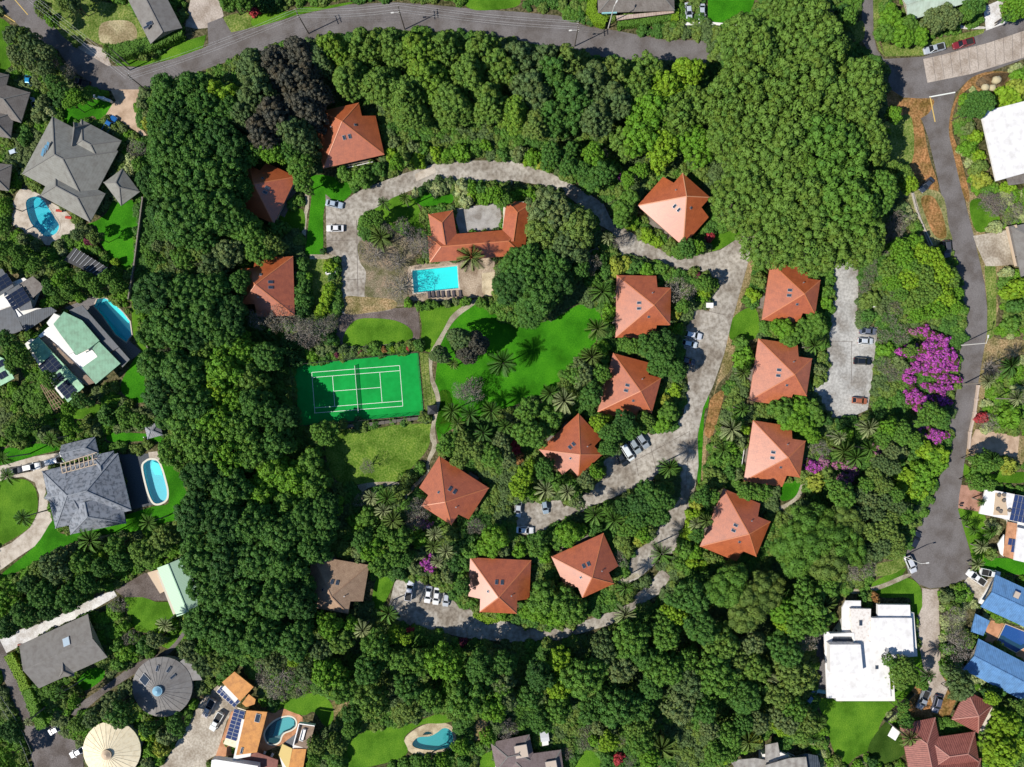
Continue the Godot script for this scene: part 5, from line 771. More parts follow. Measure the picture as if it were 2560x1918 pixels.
var PLANTS := [
	["giant", [59.5,-83.1,9.3,19.0, 73.8,-84.7,9.8,19.4, 57.2,-70.4,9.3,19.0, 70.7,-70.6,10.9,20.3, 84.3,-72.2,9.3,19.0, 55.0,-60.5,6.8,17.1, 63.9,-58.6,10.4,19.9, 77.0,-57.4,10.9,20.3, 87.9,-60.5,7.0,17.2, 57.5,-46.8,8.6,18.5, 68.5,-46.0,10.4,19.9, 81.0,-44.7,10.9,20.3, 91.1,-47.8,5.8,16.4, 64.2,-36.9,8.7,18.6, 75.5,-36.2,9.8,19.4, 86.7,-36.0,7.0,17.2, 68.2,-93.3,6.4,16.8]],
	["row", [-45.1,-85.1,4.7,13.5, -40.9,-77.9,5.0,13.7, -36.1,-85.9,5.7,14.4, -30.1,-86.2,5.4,14.2, -32.5,-76.4,5.9,14.6, -26.6,-74.0,6.1,14.8, -23.7,-84.8,5.7,14.4, -20.7,-77.6,5.9,14.6, -17.2,-84.8,5.7,14.4, -16.0,-71.8,5.7,14.4, -11.3,-78.7,6.1,14.8, -7.8,-85.3,5.0,13.7, -5.4,-71.8,5.4,14.2, -2.5,-80.0,5.7,14.4, 0.5,-69.7,4.7,13.5, -25.6,-69.2,4.3,13.0]],
	["rowdark", [2.8,-82.5,5.4,14.2, 5.2,-74.1,5.9,14.6, 8.1,-82.6,4.7,13.5, 10.5,-77.6,5.9,14.6, 14.7,-81.4,5.2,13.9, 15.8,-72.1,6.5,15.2, 20.5,-76.4,6.1,14.8, 21.7,-68.4,5.2,13.9, 25.3,-79.4,5.0,13.7, 11.1,-68.4,5.0,13.7, 6.4,-66.3,4.0,12.8, 26.5,-72.5,5.2,13.9]],
	["bright", [31.5,-76.2,5.7,11.7, 35.1,-80.5,4.8,10.5, 36.2,-70.0,6.2,12.3, 32.7,-64.2,5.7,11.7, 39.9,-75.1,5.5,11.4, 42.1,-67.7,6.2,12.3, 38.8,-60.9,5.0,10.8, 44.8,-79.3,4.8,10.5, 47.0,-71.5,5.5,11.4, 47.0,-61.9,5.7,11.7, 29.4,-62.4,4.1,9.6, -60.1,-76.2,2.7,7.8, -58.7,-72.6,2.4,7.5, -74.8,-73.4,5.3,11.1, -73.3,-4.6,6.2,12.3, -78.4,-8.2,5.3,11.1, -70.2,-8.2,4.8,10.5, -67.8,-1.0,4.8,10.5, -76.0,1.4,5.3,11.1, -71.4,3.8,4.8,10.5, -46.7,31.6,2.9,8.1, -66.0,68.5,3.1,8.4, -70.9,68.5,2.9,8.1, 3.0,24.3,3.0,8.3, 1.8,27.4,2.7,7.9, 4.6,22.0,2.1,7.1, 23.1,10.1,2.7,7.9, 35.5,10.2,2.1,7.1, 31.8,33.5,2.7,7.9, 40.5,27.5,2.1,7.1, 104.2,-8.6,1.8,6.8, 105.9,-33.0,3.6,9.0, 109.3,-31.9,3.3,8.6, 101.4,-31.8,3.6,9.0, 98.7,-29.5,3.0,8.3, 105.9,-28.2,3.6,9.0, 102.5,-27.0,3.3,8.6, 110.5,-28.2,3.6,9.0, 114.3,-27.1,2.7,7.9, 108.5,-24.3,3.3,8.6, 105.6,-21.9,3.0,8.3, 112.1,-22.8,3.3,8.6, 109.9,-18.9,3.0,8.3, 105.4,-18.0,2.4,7.5, 115.6,-19.9,2.1,7.1, 115.9,-23.5,2.1,7.1, 101.0,-35.6,2.7,7.9, 105.0,-36.9,2.4,7.5, -41.6,63.0,2.4,7.5, -30.6,65.4,2.4,7.5, -27.7,66.8,1.8,6.8, -71.8,-9.8,2.7,7.9, -76.2,-6.2,3.0,8.3, -79.5,-7.7,2.4,7.5, -70.0,-12.3,1.8,6.8, -95.3,43.5,3.8,9.2, -130.5,54.4,4.0,9.5, -132.2,58.8,2.9,8.1, -107.5,46.3,2.4,7.5, -106.4,48.8,2.1,7.1]],
	["bright", [-113.4,88.8,2.2,7.2, -132.2,98.0,3.1,8.3, -44.5,66.9,3.6,9.0, -47.4,75.0,4.7,10.4, -47.6,76.4,3.9,9.4, -45.7,78.5,3.0,8.3, -48.8,73.8,2.7,7.9, -56.9,72.2,2.1,7.1, -36.4,82.0,4.8,10.4, -16.0,82.9,2.7,7.9, -15.5,86.2,2.1,7.1, -17.3,79.5,2.1,7.1, 63.1,73.6,3.9,9.4, 53.6,66.6,5.3,11.1, 12.5,72.2,3.7,9.1, 42.8,60.0,3.5,8.8, 12.3,78.4,4.0,9.5, 32.1,89.4,3.0,8.3, 34.9,88.5,2.4,7.5, 25.2,93.5,2.7,7.9, 72.2,62.1,3.3,8.6, 75.2,90.5,3.3,8.6, 70.6,89.6,2.7,7.9, 128.0,88.6,3.6,9.0, 126.0,94.7,4.8,10.5, 125.6,82.2,2.1,7.1, 132.7,84.5,2.4,7.5, 99.5,-70.0,2.3,7.9, 97.0,-64.5,1.8,7.5, 101.9,-54.3,2.7,7.9, 103.1,-51.9,2.7,7.9, 100.2,-56.7,1.8,6.8, 101.3,73.9,3.2,8.4, 103.5,76.3,2.4,7.5, 101.4,77.5,2.4,7.5, 34.4,9.3,2.2,7.2]],
	["palmy", [45.2,-80.5,2.9,8.0, -15.2,-5.2,1.8,8.0, 47.6,36.3,2.2,8.0, 92.2,11.5,3.1,8.0, 85.9,17.5,3.5,8.0, 29.3,59.7,3.3,8.0, -38.6,63.9,3.3,8.0, -125.0,87.5,1.6,8.0, 38.6,94.4,4.7,8.0, 61.1,92.6,3.8,8.0, 80.8,57.3,3.8,8.0, 70.0,77.6,4.0,8.0]],
	["char", [-66.1,-80.5,5.4,13.7, -60.4,-82.4,5.2,13.5, -54.7,-83.9,5.2,13.5, -57.5,-77.9,5.4,13.7, -65.0,-74.2,5.9,14.2, -52.3,-78.1,4.8,13.0, -59.7,-68.3,5.9,14.2, -52.8,-70.8,5.4,13.7, -55.1,-64.3,5.4,13.7, -63.5,-64.4,5.2,13.5, -68.5,-68.8,4.3,12.5, -49.5,-83.1,4.0,12.2, -50.6,-74.1,4.3,12.5, -18.4,-7.4,2.6,11.7, -13.2,-11.2,3.6,11.7, -9.1,-10.0,3.3,11.5, -11.5,-7.6,2.9,11.0]],
	["mango", [-87.5,-73.5,5.2,12.6, -81.7,-75.5,4.8,12.0, -88.3,-67.7,5.0,12.3, -83.7,-66.2,5.7,13.2, -77.9,-69.9,5.5,12.9, -86.1,-59.0,6.2,13.8, -79.8,-58.9,6.4,14.1, -74.2,-62.7,5.7,13.2, -72.5,-70.4,4.1,11.1, -85.7,-50.6,6.4,14.1, -80.9,-50.6,6.6,14.4, -88.4,-43.9,4.8,12.0, -83.1,-42.2,7.1,15.0, -76.1,-44.6,6.8,14.7, -74.0,-53.0,6.2,13.8, -71.0,-59.4,4.8,12.0, -90.5,-59.8,3.4,10.2, -71.0,-42.7,4.8,12.0, -79.5,-36.9,4.3,11.4, -69.7,-50.6,3.1,9.9, -89.2,-22.2,6.6,14.4, -82.4,-22.3,5.9,13.5, -77.0,-24.3,4.8,12.0, -85.7,-15.2,6.4,14.1, -77.8,-17.6,5.7,13.2, -72.2,-17.7,4.8,12.0, -91.2,-12.9,4.8,12.0, -70.4,-26.3,3.1,9.9, -80.5,-11.2,4.8,12.0, -73.6,-11.8,4.3,11.4, -83.6,-3.4,5.9,13.5, -88.3,2.5,5.9,13.5, -81.2,4.9,5.9,13.5, -91.2,-4.6,4.8,12.0, -64.9,6.1,5.2,12.6, -62.9,-7.0,4.1,11.1, -58.2,8.6,3.6,10.5, -78.8,23.8,5.9,13.5, -71.8,26.2,5.7,13.2, -79.9,33.3,6.2,13.8, -72.8,35.6,6.2,13.8, -66.0,35.8,5.5,12.9, -58.9,38.1,5.5,12.9, -53.2,34.8,4.5,11.7, -48.5,33.6,4.3,11.4, -78.8,42.7,6.2,13.8, -71.6,45.0,6.4,14.1, -64.6,45.1,5.9,13.5, -57.6,46.4,5.7,13.2, -50.8,41.9,4.8,12.0, -76.5,52.2,5.9,13.5, -68.0,54.5,6.4,14.1, -59.9,54.6,5.9,13.5, -54.3,56.1,4.8,12.0, -79.1,60.8,5.2,12.6, -71.8,64.2,5.7,13.2, -63.5,64.1,5.9,13.5, -55.4,65.5,5.2,12.6, -48.7,38.5,3.6,10.5, -53.1,51.4,2.5,9.6]],
	["mango", [-47.0,31.4,2.9,9.6, 2.9,-30.7,5.5,12.9, 9.4,-30.2,5.0,12.3, -0.1,-24.8,5.0,12.3, 7.0,-22.9,5.9,13.5, 11.8,-25.5,4.3,11.4, 4.7,-18.4,4.1,11.1, 28.9,10.0,3.3,10.1, 25.6,12.7,3.0,9.8, 30.8,12.0,2.7,9.4, 24.8,16.4,2.4,9.0, 26.0,16.9,1.8,8.3, 35.9,28.4,3.9,10.9, 33.0,30.4,3.6,10.5, 38.8,30.1,3.3,10.1, 37.3,33.8,3.3,10.1, 32.5,34.7,3.0,9.8, 28.7,32.1,2.4,9.0, -106.2,47.5,2.7,9.3, -101.0,45.9,2.9,9.7, -120.3,54.3,3.8,10.8, -125.3,59.5,3.5,10.4, -124.7,51.9,2.7,9.3, -130.2,62.4,3.1,9.9, -109.9,51.4,2.9,9.6, -119.4,58.6,2.8,9.5, -129.0,89.5,3.0,9.7, -8.0,73.0,4.6,11.8, -2.2,72.0,3.5,10.4, 60.0,80.8,4.1,11.2, 48.3,62.3,4.5,11.6, 7.2,75.2,4.1,11.1, 20.6,84.2,3.5,10.3, 35.8,78.1,3.4,10.3, 7.4,87.0,3.4,10.2, 33.8,70.5,3.6,10.5, 120.1,-73.4,2.4,9.0, 122.3,-72.9,2.7,9.4, 121.0,-71.2,2.4,9.0, 118.6,-70.9,2.4,9.0, 36.0,-9.7,3.9,10.9, 39.0,-7.6,3.6,10.5, 40.1,-11.2,2.7,9.4, 38.2,-4.9,3.3,10.1, 42.1,-3.4,3.0,9.8, -88.0,9.0,3.5,10.4, -92.8,-52.3,3.9,10.9]],
	["mid", [-62.0,-59.9,3.6,9.9, -57.3,-60.0,3.4,9.5, -54.8,-55.7,3.6,9.9, -67.4,-59.9,3.6,9.9, -54.0,-52.2,2.9,8.9, -75.6,9.7,5.5,12.5, -82.6,12.0,5.7,12.8, -69.8,10.9,5.2,12.1, -78.0,16.8,5.5,12.5, -72.0,19.2,5.5,12.5, -66.2,16.8,5.2,12.1, -60.4,14.5,4.8,11.5, -86.9,18.1,4.3,10.8, -37.1,-42.7,2.4,8.3, -34.8,-42.9,2.0,8.7, -4.4,-49.0,2.7,8.7, -1.9,-47.7,2.1,7.8, -48.8,12.8,3.3,9.5, -47.9,14.2,2.4,8.3, 21.8,23.1,2.1,7.8, 30.5,37.6,2.7,8.7, 33.9,38.9,2.4,8.3, 48.1,39.3,2.1,8.3, 49.7,29.2,2.4,8.3, 52.6,29.6,1.8,7.4, 99.0,-26.4,2.4,8.3, 101.3,-23.4,2.1,7.8, 103.7,-30.0,2.7,8.7, 107.6,-30.7,2.1,7.8, 108.1,8.2,3.3,9.5, 111.7,8.9,2.4,8.3, 97.6,11.3,2.7,8.7, 100.8,12.8,3.0,9.1, 104.4,14.6,2.4,8.3, 96.3,14.3,2.4,8.3, -36.1,42.8,3.6,9.9, -38.5,40.8,3.3,9.5, -34.0,46.8,3.3,9.5, -31.1,44.8,3.0,9.1, -27.5,45.5,2.4,8.3, -116.8,-76.0,2.4,8.3, -113.4,-74.6,2.4,8.3, -111.3,-74.9,1.5,7.0, -119.4,-78.5,2.1,7.8, -115.4,-73.2,1.8,7.4, -73.4,-99.5,2.7,8.7, -69.5,-99.2,2.7,8.7, -75.2,-100.4,1.6,7.4, -132.2,-46.5,2.1,7.8, -132.0,-41.0,2.4,8.3, -132.3,-34.9,2.4,8.3, -129.4,-34.4,2.1,7.8, -127.9,-31.9,2.1,7.8, -124.3,-30.7,2.1,7.8, -116.6,-27.0,2.7,8.7, -119.5,-24.9,2.4,8.3, -115.0,-24.6,2.4,8.3, -111.4,-27.1,2.4,8.3, -108.0,-25.2,2.4,8.3, -105.0,-27.6,2.4,8.3]],
	["mid", [-102.8,-25.3,2.1,7.8, -118.8,-22.0,1.5,7.0, -113.1,-22.9,1.5,7.0, -130.8,-11.2,2.7,8.7, -129.0,-8.3,2.7,8.7, -127.1,-6.2,2.4,8.3, -130.6,-4.7,1.8,7.4, -120.0,-1.1,2.3,8.7, -112.0,4.4,2.4,8.3, -115.2,6.5,2.1,7.8, -96.5,9.7,2.6,8.6, -129.7,12.9,2.2,8.0, -115.1,11.1,2.3,8.1, -100.4,8.0,2.6,8.6, -126.6,11.0,2.4,8.2, -111.4,46.4,3.3,9.4, -113.9,54.9,4.0,10.4, -118.2,80.2,2.3,8.1, -114.1,83.1,1.8,7.4, -100.9,85.2,3.9,10.3, -103.2,85.5,3.0,9.1, -94.3,89.5,2.3,8.1, -87.2,88.7,2.7,8.6, -51.4,97.4,1.9,7.5, -52.4,99.6,1.5,7.1, -43.7,79.6,3.4,9.6, -47.5,62.5,3.5,9.8, -11.5,80.3,5.9,13.1, -26.7,77.9,4.2,10.7, -17.4,71.5,5.1,11.9, -20.9,81.5,3.6,9.9, -37.0,73.4,4.3,10.9, -4.8,83.0,4.4,10.9, -28.4,71.8,3.5,9.7, -34.8,67.6,4.2,10.7, -3.0,77.8,3.6,9.8, -23.6,72.3,3.5,9.7, -42.0,89.8,2.3,8.1, -41.9,85.7,2.5,8.4, -13.3,94.5,2.3,8.0, -6.3,91.8,2.4,8.3, -21.4,99.4,3.0,9.1, -17.8,98.5,2.4,8.3, 18.5,74.8,5.7,12.8, 27.2,82.3,5.8,12.9, 5.1,80.2,3.6,9.9, 52.2,74.7,5.8,12.9, 45.4,55.0,4.7,11.4, 33.8,83.6,3.4,9.6, 30.3,65.7,4.9,11.7, 39.1,73.2,4.9,11.7, 49.2,83.8,3.9,10.3, 44.9,71.7,3.5,9.7, 33.1,92.9,3.3,9.5, 35.5,96.8,3.3,9.5, 52.8,96.0,3.2,9.3, 56.8,96.0,2.6,8.5, 60.1,88.1,2.9,8.9, 72.7,83.6,3.7,10.1, 70.5,68.9,4.5,11.1]],
	["mid", [73.4,61.9,4.0,10.4, 81.5,52.0,3.4,9.6, 69.6,58.0,3.9,10.2, 78.9,61.9,3.6,9.9, 97.8,72.0,1.8,8.3, 102.0,83.8,1.5,7.8, 106.7,78.0,1.8,7.8, 101.8,85.7,1.8,7.4, 102.7,87.7,2.1,7.8, 122.7,20.5,3.0,9.1, 125.2,20.4,2.4,8.3, 121.2,20.1,1.8,7.4, 120.7,25.7,2.4,8.3, 123.7,26.2,2.1,7.8, 119.7,-97.6,2.7,8.7, 118.6,-96.2,2.1,7.8, 130.4,-97.3,3.3,9.5, 130.4,-96.7,2.4,8.3, 87.0,-95.0,2.8,8.8, 78.4,-98.2,2.8,8.8, -30.0,-57.6,2.2,8.0, 15.1,-60.7,2.3,8.1, 18.4,-55.4,2.5,8.4, 30.1,-53.1,2.1,7.9, 33.3,-55.6,2.2,8.0, 23.0,-53.8,3.7,10.0, 10.2,-59.1,3.4,9.6, 21.1,-59.1,3.2,9.4, 14.6,-56.6,2.9,8.9, 45.3,-34.9,2.7,8.7, 48.2,-35.6,2.1,7.8, 43.8,-34.1,1.8,7.4, 49.7,-26.1,2.4,8.3, 44.6,-20.4,2.1,7.8, 31.5,-9.8,2.4,8.3, 29.2,-10.7,1.8,7.4, 23.1,-2.7,2.8,8.8, 64.8,28.3,2.6,8.4, 61.0,28.1,2.5,8.4, 4.6,12.8,4.5,11.1, 4.2,6.9,3.5,9.7, 20.6,2.5,3.4,9.6, 8.3,21.9,2.8,8.7, 6.5,42.7,2.7,8.6, -33.0,38.8,2.6,8.4, -29.1,40.4,3.6,9.8, -12.7,52.7,2.3,8.1, 84.9,28.9,4.0,10.4, -96.5,-56.7,2.4,8.2, 17.8,-29.4,2.6,8.5]],
	["olive", [-80.2,-34.7,3.6,9.5, -72.8,-34.0,4.1,10.1, -77.5,-29.9,4.1,10.1, -68.0,-38.9,4.1,10.1, -65.7,-34.1,3.6,9.5, -85.0,-32.3,3.6,9.5, -62.3,-36.1,2.9,8.6, 10.0,-43.8,6.2,12.8, 15.9,-40.3,5.7,12.2, 8.2,-38.0,5.2,11.6, 14.2,-35.0,5.2,11.6, 17.0,-42.7,4.1,10.1, -12.3,15.8,3.3,9.1, -9.3,17.0,3.3,9.1, -5.1,18.8,3.3,9.1, -2.7,15.2,2.7,8.4, -13.6,19.5,2.7,8.4, -1.2,19.5,2.4,8.0, 19.4,25.3,2.4,8.0, 16.0,29.1,2.1,7.6, 98.8,17.7,2.4,8.0, 95.8,20.7,2.4,8.0, 98.8,21.9,2.4,8.0, 94.2,24.1,2.4,8.0, 92.1,26.5,2.4,8.0, 96.4,26.8,2.4,8.0, 99.7,29.2,2.4,8.0, 96.7,30.7,2.4,8.0, 92.7,30.4,2.4,8.0, 100.3,32.2,2.4,8.0, 102.7,34.4,2.4,8.0, 98.5,35.0,2.4,8.0, 95.1,34.4,2.4,8.0, 90.7,28.9,2.1,7.6, 93.2,38.4,3.3,9.1, 96.8,37.8,3.3,9.1, 99.5,40.4,2.7,8.4, 95.5,42.4,3.0,8.8, 91.7,43.7,2.7,8.4, 100.5,43.5,2.1,7.6, -124.5,-87.8,3.3,9.1, -127.8,-90.5,2.4,8.0, -121.6,-85.7,2.7,8.4, -123.7,-83.2,2.7,8.4, -121.2,-81.5,2.4,8.0, -128.6,-85.7,2.7,8.4, -129.4,-90.6,2.7,8.4, -126.2,-86.5,2.1,7.6, -116.0,-99.6,3.0,8.8, -122.3,-97.8,2.1,8.0, -114.4,-99.2,2.4,8.0, -108.8,-38.1,1.8,7.3, -113.0,-39.0,1.8,7.3, -94.0,-32.9,2.1,7.6, -92.4,-35.7,1.8,7.3, -88.7,-35.7,1.8,7.3, -94.4,-14.0,2.7,8.4, -91.3,-16.8,2.7,8.4, -88.3,-15.2,2.7,8.4, -93.3,-19.2,2.4,8.0]],
	["olive", [-95.7,-22.0,1.8,7.3, -117.4,47.0,4.5,10.6, -103.0,42.0,3.0,8.7, -122.5,48.1,2.8,8.4, -90.1,39.6,3.6,9.5, -92.8,66.7,2.4,7.9, -83.6,69.2,3.3,9.1, -79.7,68.1,3.0,8.8, -79.7,72.5,3.3,9.1, -76.7,71.1,3.0,8.8, -76.2,67.0,2.7,8.4, -109.0,86.9,2.6,8.2, -103.2,84.1,3.5,9.4, -62.0,72.5,2.8,8.5, -53.0,73.9,3.0,8.7, -50.7,94.0,2.6,8.3, -45.7,94.2,2.6,8.2, -49.5,68.7,3.4,9.3, -26.0,84.2,3.6,9.4, -2.7,76.8,3.9,9.9, -2.1,82.3,3.6,9.5, -6.3,72.8,3.3,9.1, -10.0,83.5,2.4,8.0, 39.7,64.6,4.4,10.5, 43.4,83.6,4.4,10.5, 62.4,67.3,3.4,9.2, 28.2,73.7,4.0,10.0, 12.2,83.9,3.9,9.8, 23.9,69.0,3.8,9.7, 45.4,77.3,4.7,10.8, 58.3,71.4,3.6,9.5, 56.1,90.9,3.5,9.3, 64.1,88.0,3.0,8.7, 51.6,90.0,2.8,8.5, 76.0,55.6,5.3,11.7, 76.5,88.0,3.5,9.3, 72.9,75.3,5.2,11.5, 70.8,87.2,3.6,9.6, 68.7,80.6,3.8,9.8, 115.8,77.7,3.9,9.9, 115.8,81.0,1.8,7.3, 111.8,-95.7,3.0,8.8, 108.8,-95.2,2.4,8.0, 114.1,-94.7,2.7,8.4, 110.6,-93.7,2.4,8.0, 96.4,-63.2,2.4,8.0, 97.2,-60.4,1.8,7.3, 96.9,-62.0,1.6,7.3, 18.1,-2.8,3.6,9.5, 16.2,-2.4,3.3,9.1, 14.1,-0.2,2.1,7.6, -16.7,15.8,3.1,8.8, 90.9,33.6,2.7,8.3, 16.9,30.7,2.4,8.0]],
	["grey", [-61.6,-16.9,3.6,6.7, -56.6,-14.4,4.1,7.2, -53.8,-12.0,3.2,6.2, -66.6,-16.9,3.2,6.2, -36.5,-34.5,4.0,7.1, -31.1,-32.1,3.4,6.4, -29.8,-25.4,4.0,7.1, -24.3,-36.7,3.7,6.8, -28.6,-40.4,3.4,6.4, -21.7,-37.5,2.1,5.2, -50.8,-14.4,3.7,6.8, -48.0,-16.0,2.5,5.5, -54.6,-14.4,3.0,6.1, -38.3,21.9,2.1,5.2, -10.6,2.2,4.0,7.1, -13.1,1.9,2.8,5.8, 92.7,48.6,3.4,6.4, 89.9,49.6,2.8,5.8, -24.7,33.0,3.4,6.4, -25.4,36.2,2.8,5.8, -9.5,37.8,2.5,5.5, -122.4,-85.4,2.5,5.5, -117.3,-82.5,2.1,5.2, -99.1,-62.1,2.5,5.5, -78.8,-32.3,4.5,7.7, -83.2,-34.7,2.5,5.5, -91.7,-9.9,2.8,5.8, -87.4,-10.8,2.8,5.8, -89.8,-7.1,2.8,5.8, -86.4,-7.8,2.1,5.2, -61.4,78.0,4.7,7.8, -1.2,91.2,2.8,5.8, 77.2,66.0,4.2,7.4, 75.1,68.2,3.0,6.1, 117.4,69.2,4.0,7.1, 116.6,75.1,2.5,5.5, 117.8,61.0,2.5,5.5, 127.0,-3.8,3.0,6.1, 82.4,-95.3,3.4,6.5, 102.0,-42.9,3.0,6.1, 101.3,-40.5,2.5,5.5, 100.1,-37.8,2.5,5.5, 99.1,-35.4,1.8,4.9, 21.1,-31.6,2.8,5.8, 44.4,-24.4,4.0,7.1, 28.5,-37.5,2.1,5.2, 81.3,17.3,2.7,5.7]],
	["knob", [-62.4,23.1,5.1,8.2, -56.4,24.4,4.8,8.0, -66.1,28.0,4.8,8.0, -58.9,31.1,4.6,7.7, -51.7,26.9,4.1,7.2, -53.0,20.8,3.9,7.0, 9.4,8.9,4.2,7.4, 41.3,7.4,2.8,5.8, 39.8,10.5,2.5,5.5, 14.6,39.5,3.4,6.4, 12.2,40.8,2.5,5.5, 17.8,39.0,2.1,5.2, 70.7,6.8,3.4,6.4, 75.3,6.0,3.0,6.1, 78.2,6.8,3.0,6.1, 75.3,9.3,3.4,6.4, 72.4,9.6,2.8,5.8, 77.6,11.4,2.8,5.8, 80.6,9.3,2.1,5.2, 79.4,13.9,2.1,5.2, 71.2,-14.5,2.8,5.8, 74.3,-13.2,2.8,5.8, 77.1,-14.7,2.5,5.5, 73.1,-12.0,2.5,5.5, 79.8,-16.6,2.8,5.8, 80.5,-13.9,2.5,5.5, 77.8,-12.4,2.1,5.2, 8.5,55.9,4.5,7.7, 12.8,57.2,4.2,7.4, 16.5,58.4,3.4,6.4, 7.6,59.6,3.4,6.4, 11.6,60.8,3.4,6.4, 16.5,60.6,2.8,5.8, 4.0,60.2,2.1,5.2, -37.9,35.0,2.8,5.8, -4.5,40.6,3.7,6.8, -6.4,42.9,3.0,6.1, -120.8,-95.2,1.6,5.2, -93.6,-1.3,2.8,5.8, -93.5,-4.0,1.8,4.9, 99.7,-96.0,2.8,5.8, 98.2,-92.5,2.5,5.5, 101.8,-92.0,2.8,5.8, 104.4,-94.3,2.5,5.5, 103.9,-91.0,2.1,5.2, 100.0,-98.8,1.8,4.9, 107.6,-92.6,2.1,5.2, 108.0,-90.8,1.8,4.9, 29.0,-45.6,3.0,6.1, 30.9,-48.5,2.5,5.5, 29.0,-43.4,2.5,5.5]],
	["palmd", [-2.3,-5.4,4.4,9.5, -10.7,7.8,3.1,9.5, -7.4,12.6,3.1,9.5, 40.4,21.5,3.3,9.5, 38.3,43.7,3.7,9.5, 77.4,-9.6,2.4,9.5, -125.2,34.2,2.9,9.5, -108.0,40.2,4.2,9.5, -93.1,35.7,2.9,9.5, -130.5,19.1,2.4,9.5, -129.3,23.6,2.6,9.5, -118.0,14.3,2.4,9.5, -115.7,79.3,2.0,9.5, 78.6,87.0,2.4,9.5, 77.4,91.2,2.0,9.5, 106.8,74.9,2.4,9.5, 123.1,19.4,2.4,9.5, 127.9,-4.5,3.3,9.5, -31.7,58.9,3.3,9.5]],
	["palm", [-33.6,-37.6,3.3,9.0, -10.4,-32.5,4.2,9.0, -33.0,-46.5,1.8,9.0, -27.4,-47.7,1.8,9.0, -5.3,7.0,3.3,9.0, -15.4,7.0,2.9,9.0, -14.0,10.2,2.4,9.0, 13.4,4.3,3.7,9.0, 9.8,2.5,2.9,9.0, 8.6,27.5,3.1,9.0, 14.3,27.8,2.6,9.0, 21.4,33.7,3.3,9.0, 26.2,35.2,2.9,9.0, 56.5,11.7,3.7,9.0, 59.2,6.7,2.4,9.0, 50.0,35.2,2.4,9.0, 88.4,19.1,3.1,9.0, 91.9,16.8,2.4,9.0, 84.2,13.8,2.4,9.0, 29.2,52.5,2.6,9.0, -32.1,29.6,3.3,9.0, -30.6,35.2,3.1,9.0, -33.0,32.8,2.6,9.0, -19.9,38.8,2.6,9.0, -16.9,43.2,2.6,9.0, -20.2,41.8,2.4,9.0, -103.2,-84.5,1.5,9.0, -103.8,-86.6,1.3,9.0, -89.2,62.0,2.6,9.0, 102.3,91.2,3.1,9.0, 129.8,3.9,2.3,9.0, 122.3,-0.4,2.2,9.0, 24.7,-37.3,1.8,9.0, 23.2,-23.6,3.5,9.0, 22.0,-14.1,3.3,9.0, 20.5,-6.9,3.5,9.0, 59.5,-2.7,2.2,9.0, 54.3,17.1,2.5,9.0, -19.1,45.8,2.2,9.0, -36.1,29.3,2.4,9.0, -1.7,11.0,2.3,9.0]],
	["shrub", [-22.6,-20.8,1.3,2.1, -20.6,-21.1,1.1,2.1, -17.4,-21.4,1.1,2.1, -14.9,-21.9,1.1,2.1, -13.0,-21.9,1.1,2.1, -24.6,-20.5,1.3,2.4, -27.8,-21.6,1.3,2.1, -12.2,-22.0,1.3,2.4, -8.2,-21.5,1.6,2.4, -10.8,-51.8,1.9,2.4, -5.1,-51.7,1.9,2.4, -1.9,-51.7,1.9,2.4, -51.1,-9.1,1.9,2.4, -48.6,-10.0,1.9,2.4, -47.9,-11.1,1.6,2.4, -53.6,-7.8,1.9,2.4, -42.7,-8.2,0.9,1.4, -36.4,-8.8,0.9,1.4, -30.0,-9.5,0.9,1.4, -27.8,25.5,2.2,2.7, -28.8,25.1,1.3,2.1, 53.3,23.7,1.9,2.4, 55.8,25.5,1.9,2.4, 57.6,19.9,2.2,2.7, 58.9,17.5,1.9,2.4, 60.5,24.3,1.6,2.1, 54.6,20.6,1.9,2.4, 84.2,-24.6,1.9,2.4, 83.9,-21.5,1.9,2.4, 81.8,-3.9,1.9,2.4, 81.9,-1.0,1.6,2.1, 96.3,-22.7,2.2,2.7, 94.8,-21.5,1.9,2.4, 95.3,-18.2,1.9,2.4, 98.4,-19.7,1.6,2.1, -124.1,-98.2,1.1,2.1, -117.0,-91.1,0.9,1.8, -99.0,-74.8,1.6,2.1, -99.1,-73.0,1.2,1.8, -97.4,-71.7,1.6,2.1, -130.0,-67.7,1.6,2.1, -129.2,-69.3,1.2,1.8, -130.1,-65.3,1.9,2.4, -134.3,-58.1,1.6,2.4, -134.5,-58.3,1.9,2.4, -134.6,11.7,1.8,2.3, -111.0,12.6,1.8,2.3, -107.8,8.5,2.7,3.2, -118.5,12.9,1.8,2.3, -123.6,13.8,2.7,3.2, -103.1,10.8,1.8,2.3, -131.8,15.6,2.2,2.7, -131.9,10.6,1.8,2.3, -103.9,65.0,1.6,2.1, -102.3,71.9,2.4,2.9, -98.1,69.9,2.4,3.0, -105.5,70.0,1.8,2.3, -105.1,75.1,2.0,2.5, -120.5,83.2,1.5,2.0, -118.9,85.2,1.9,2.4]],
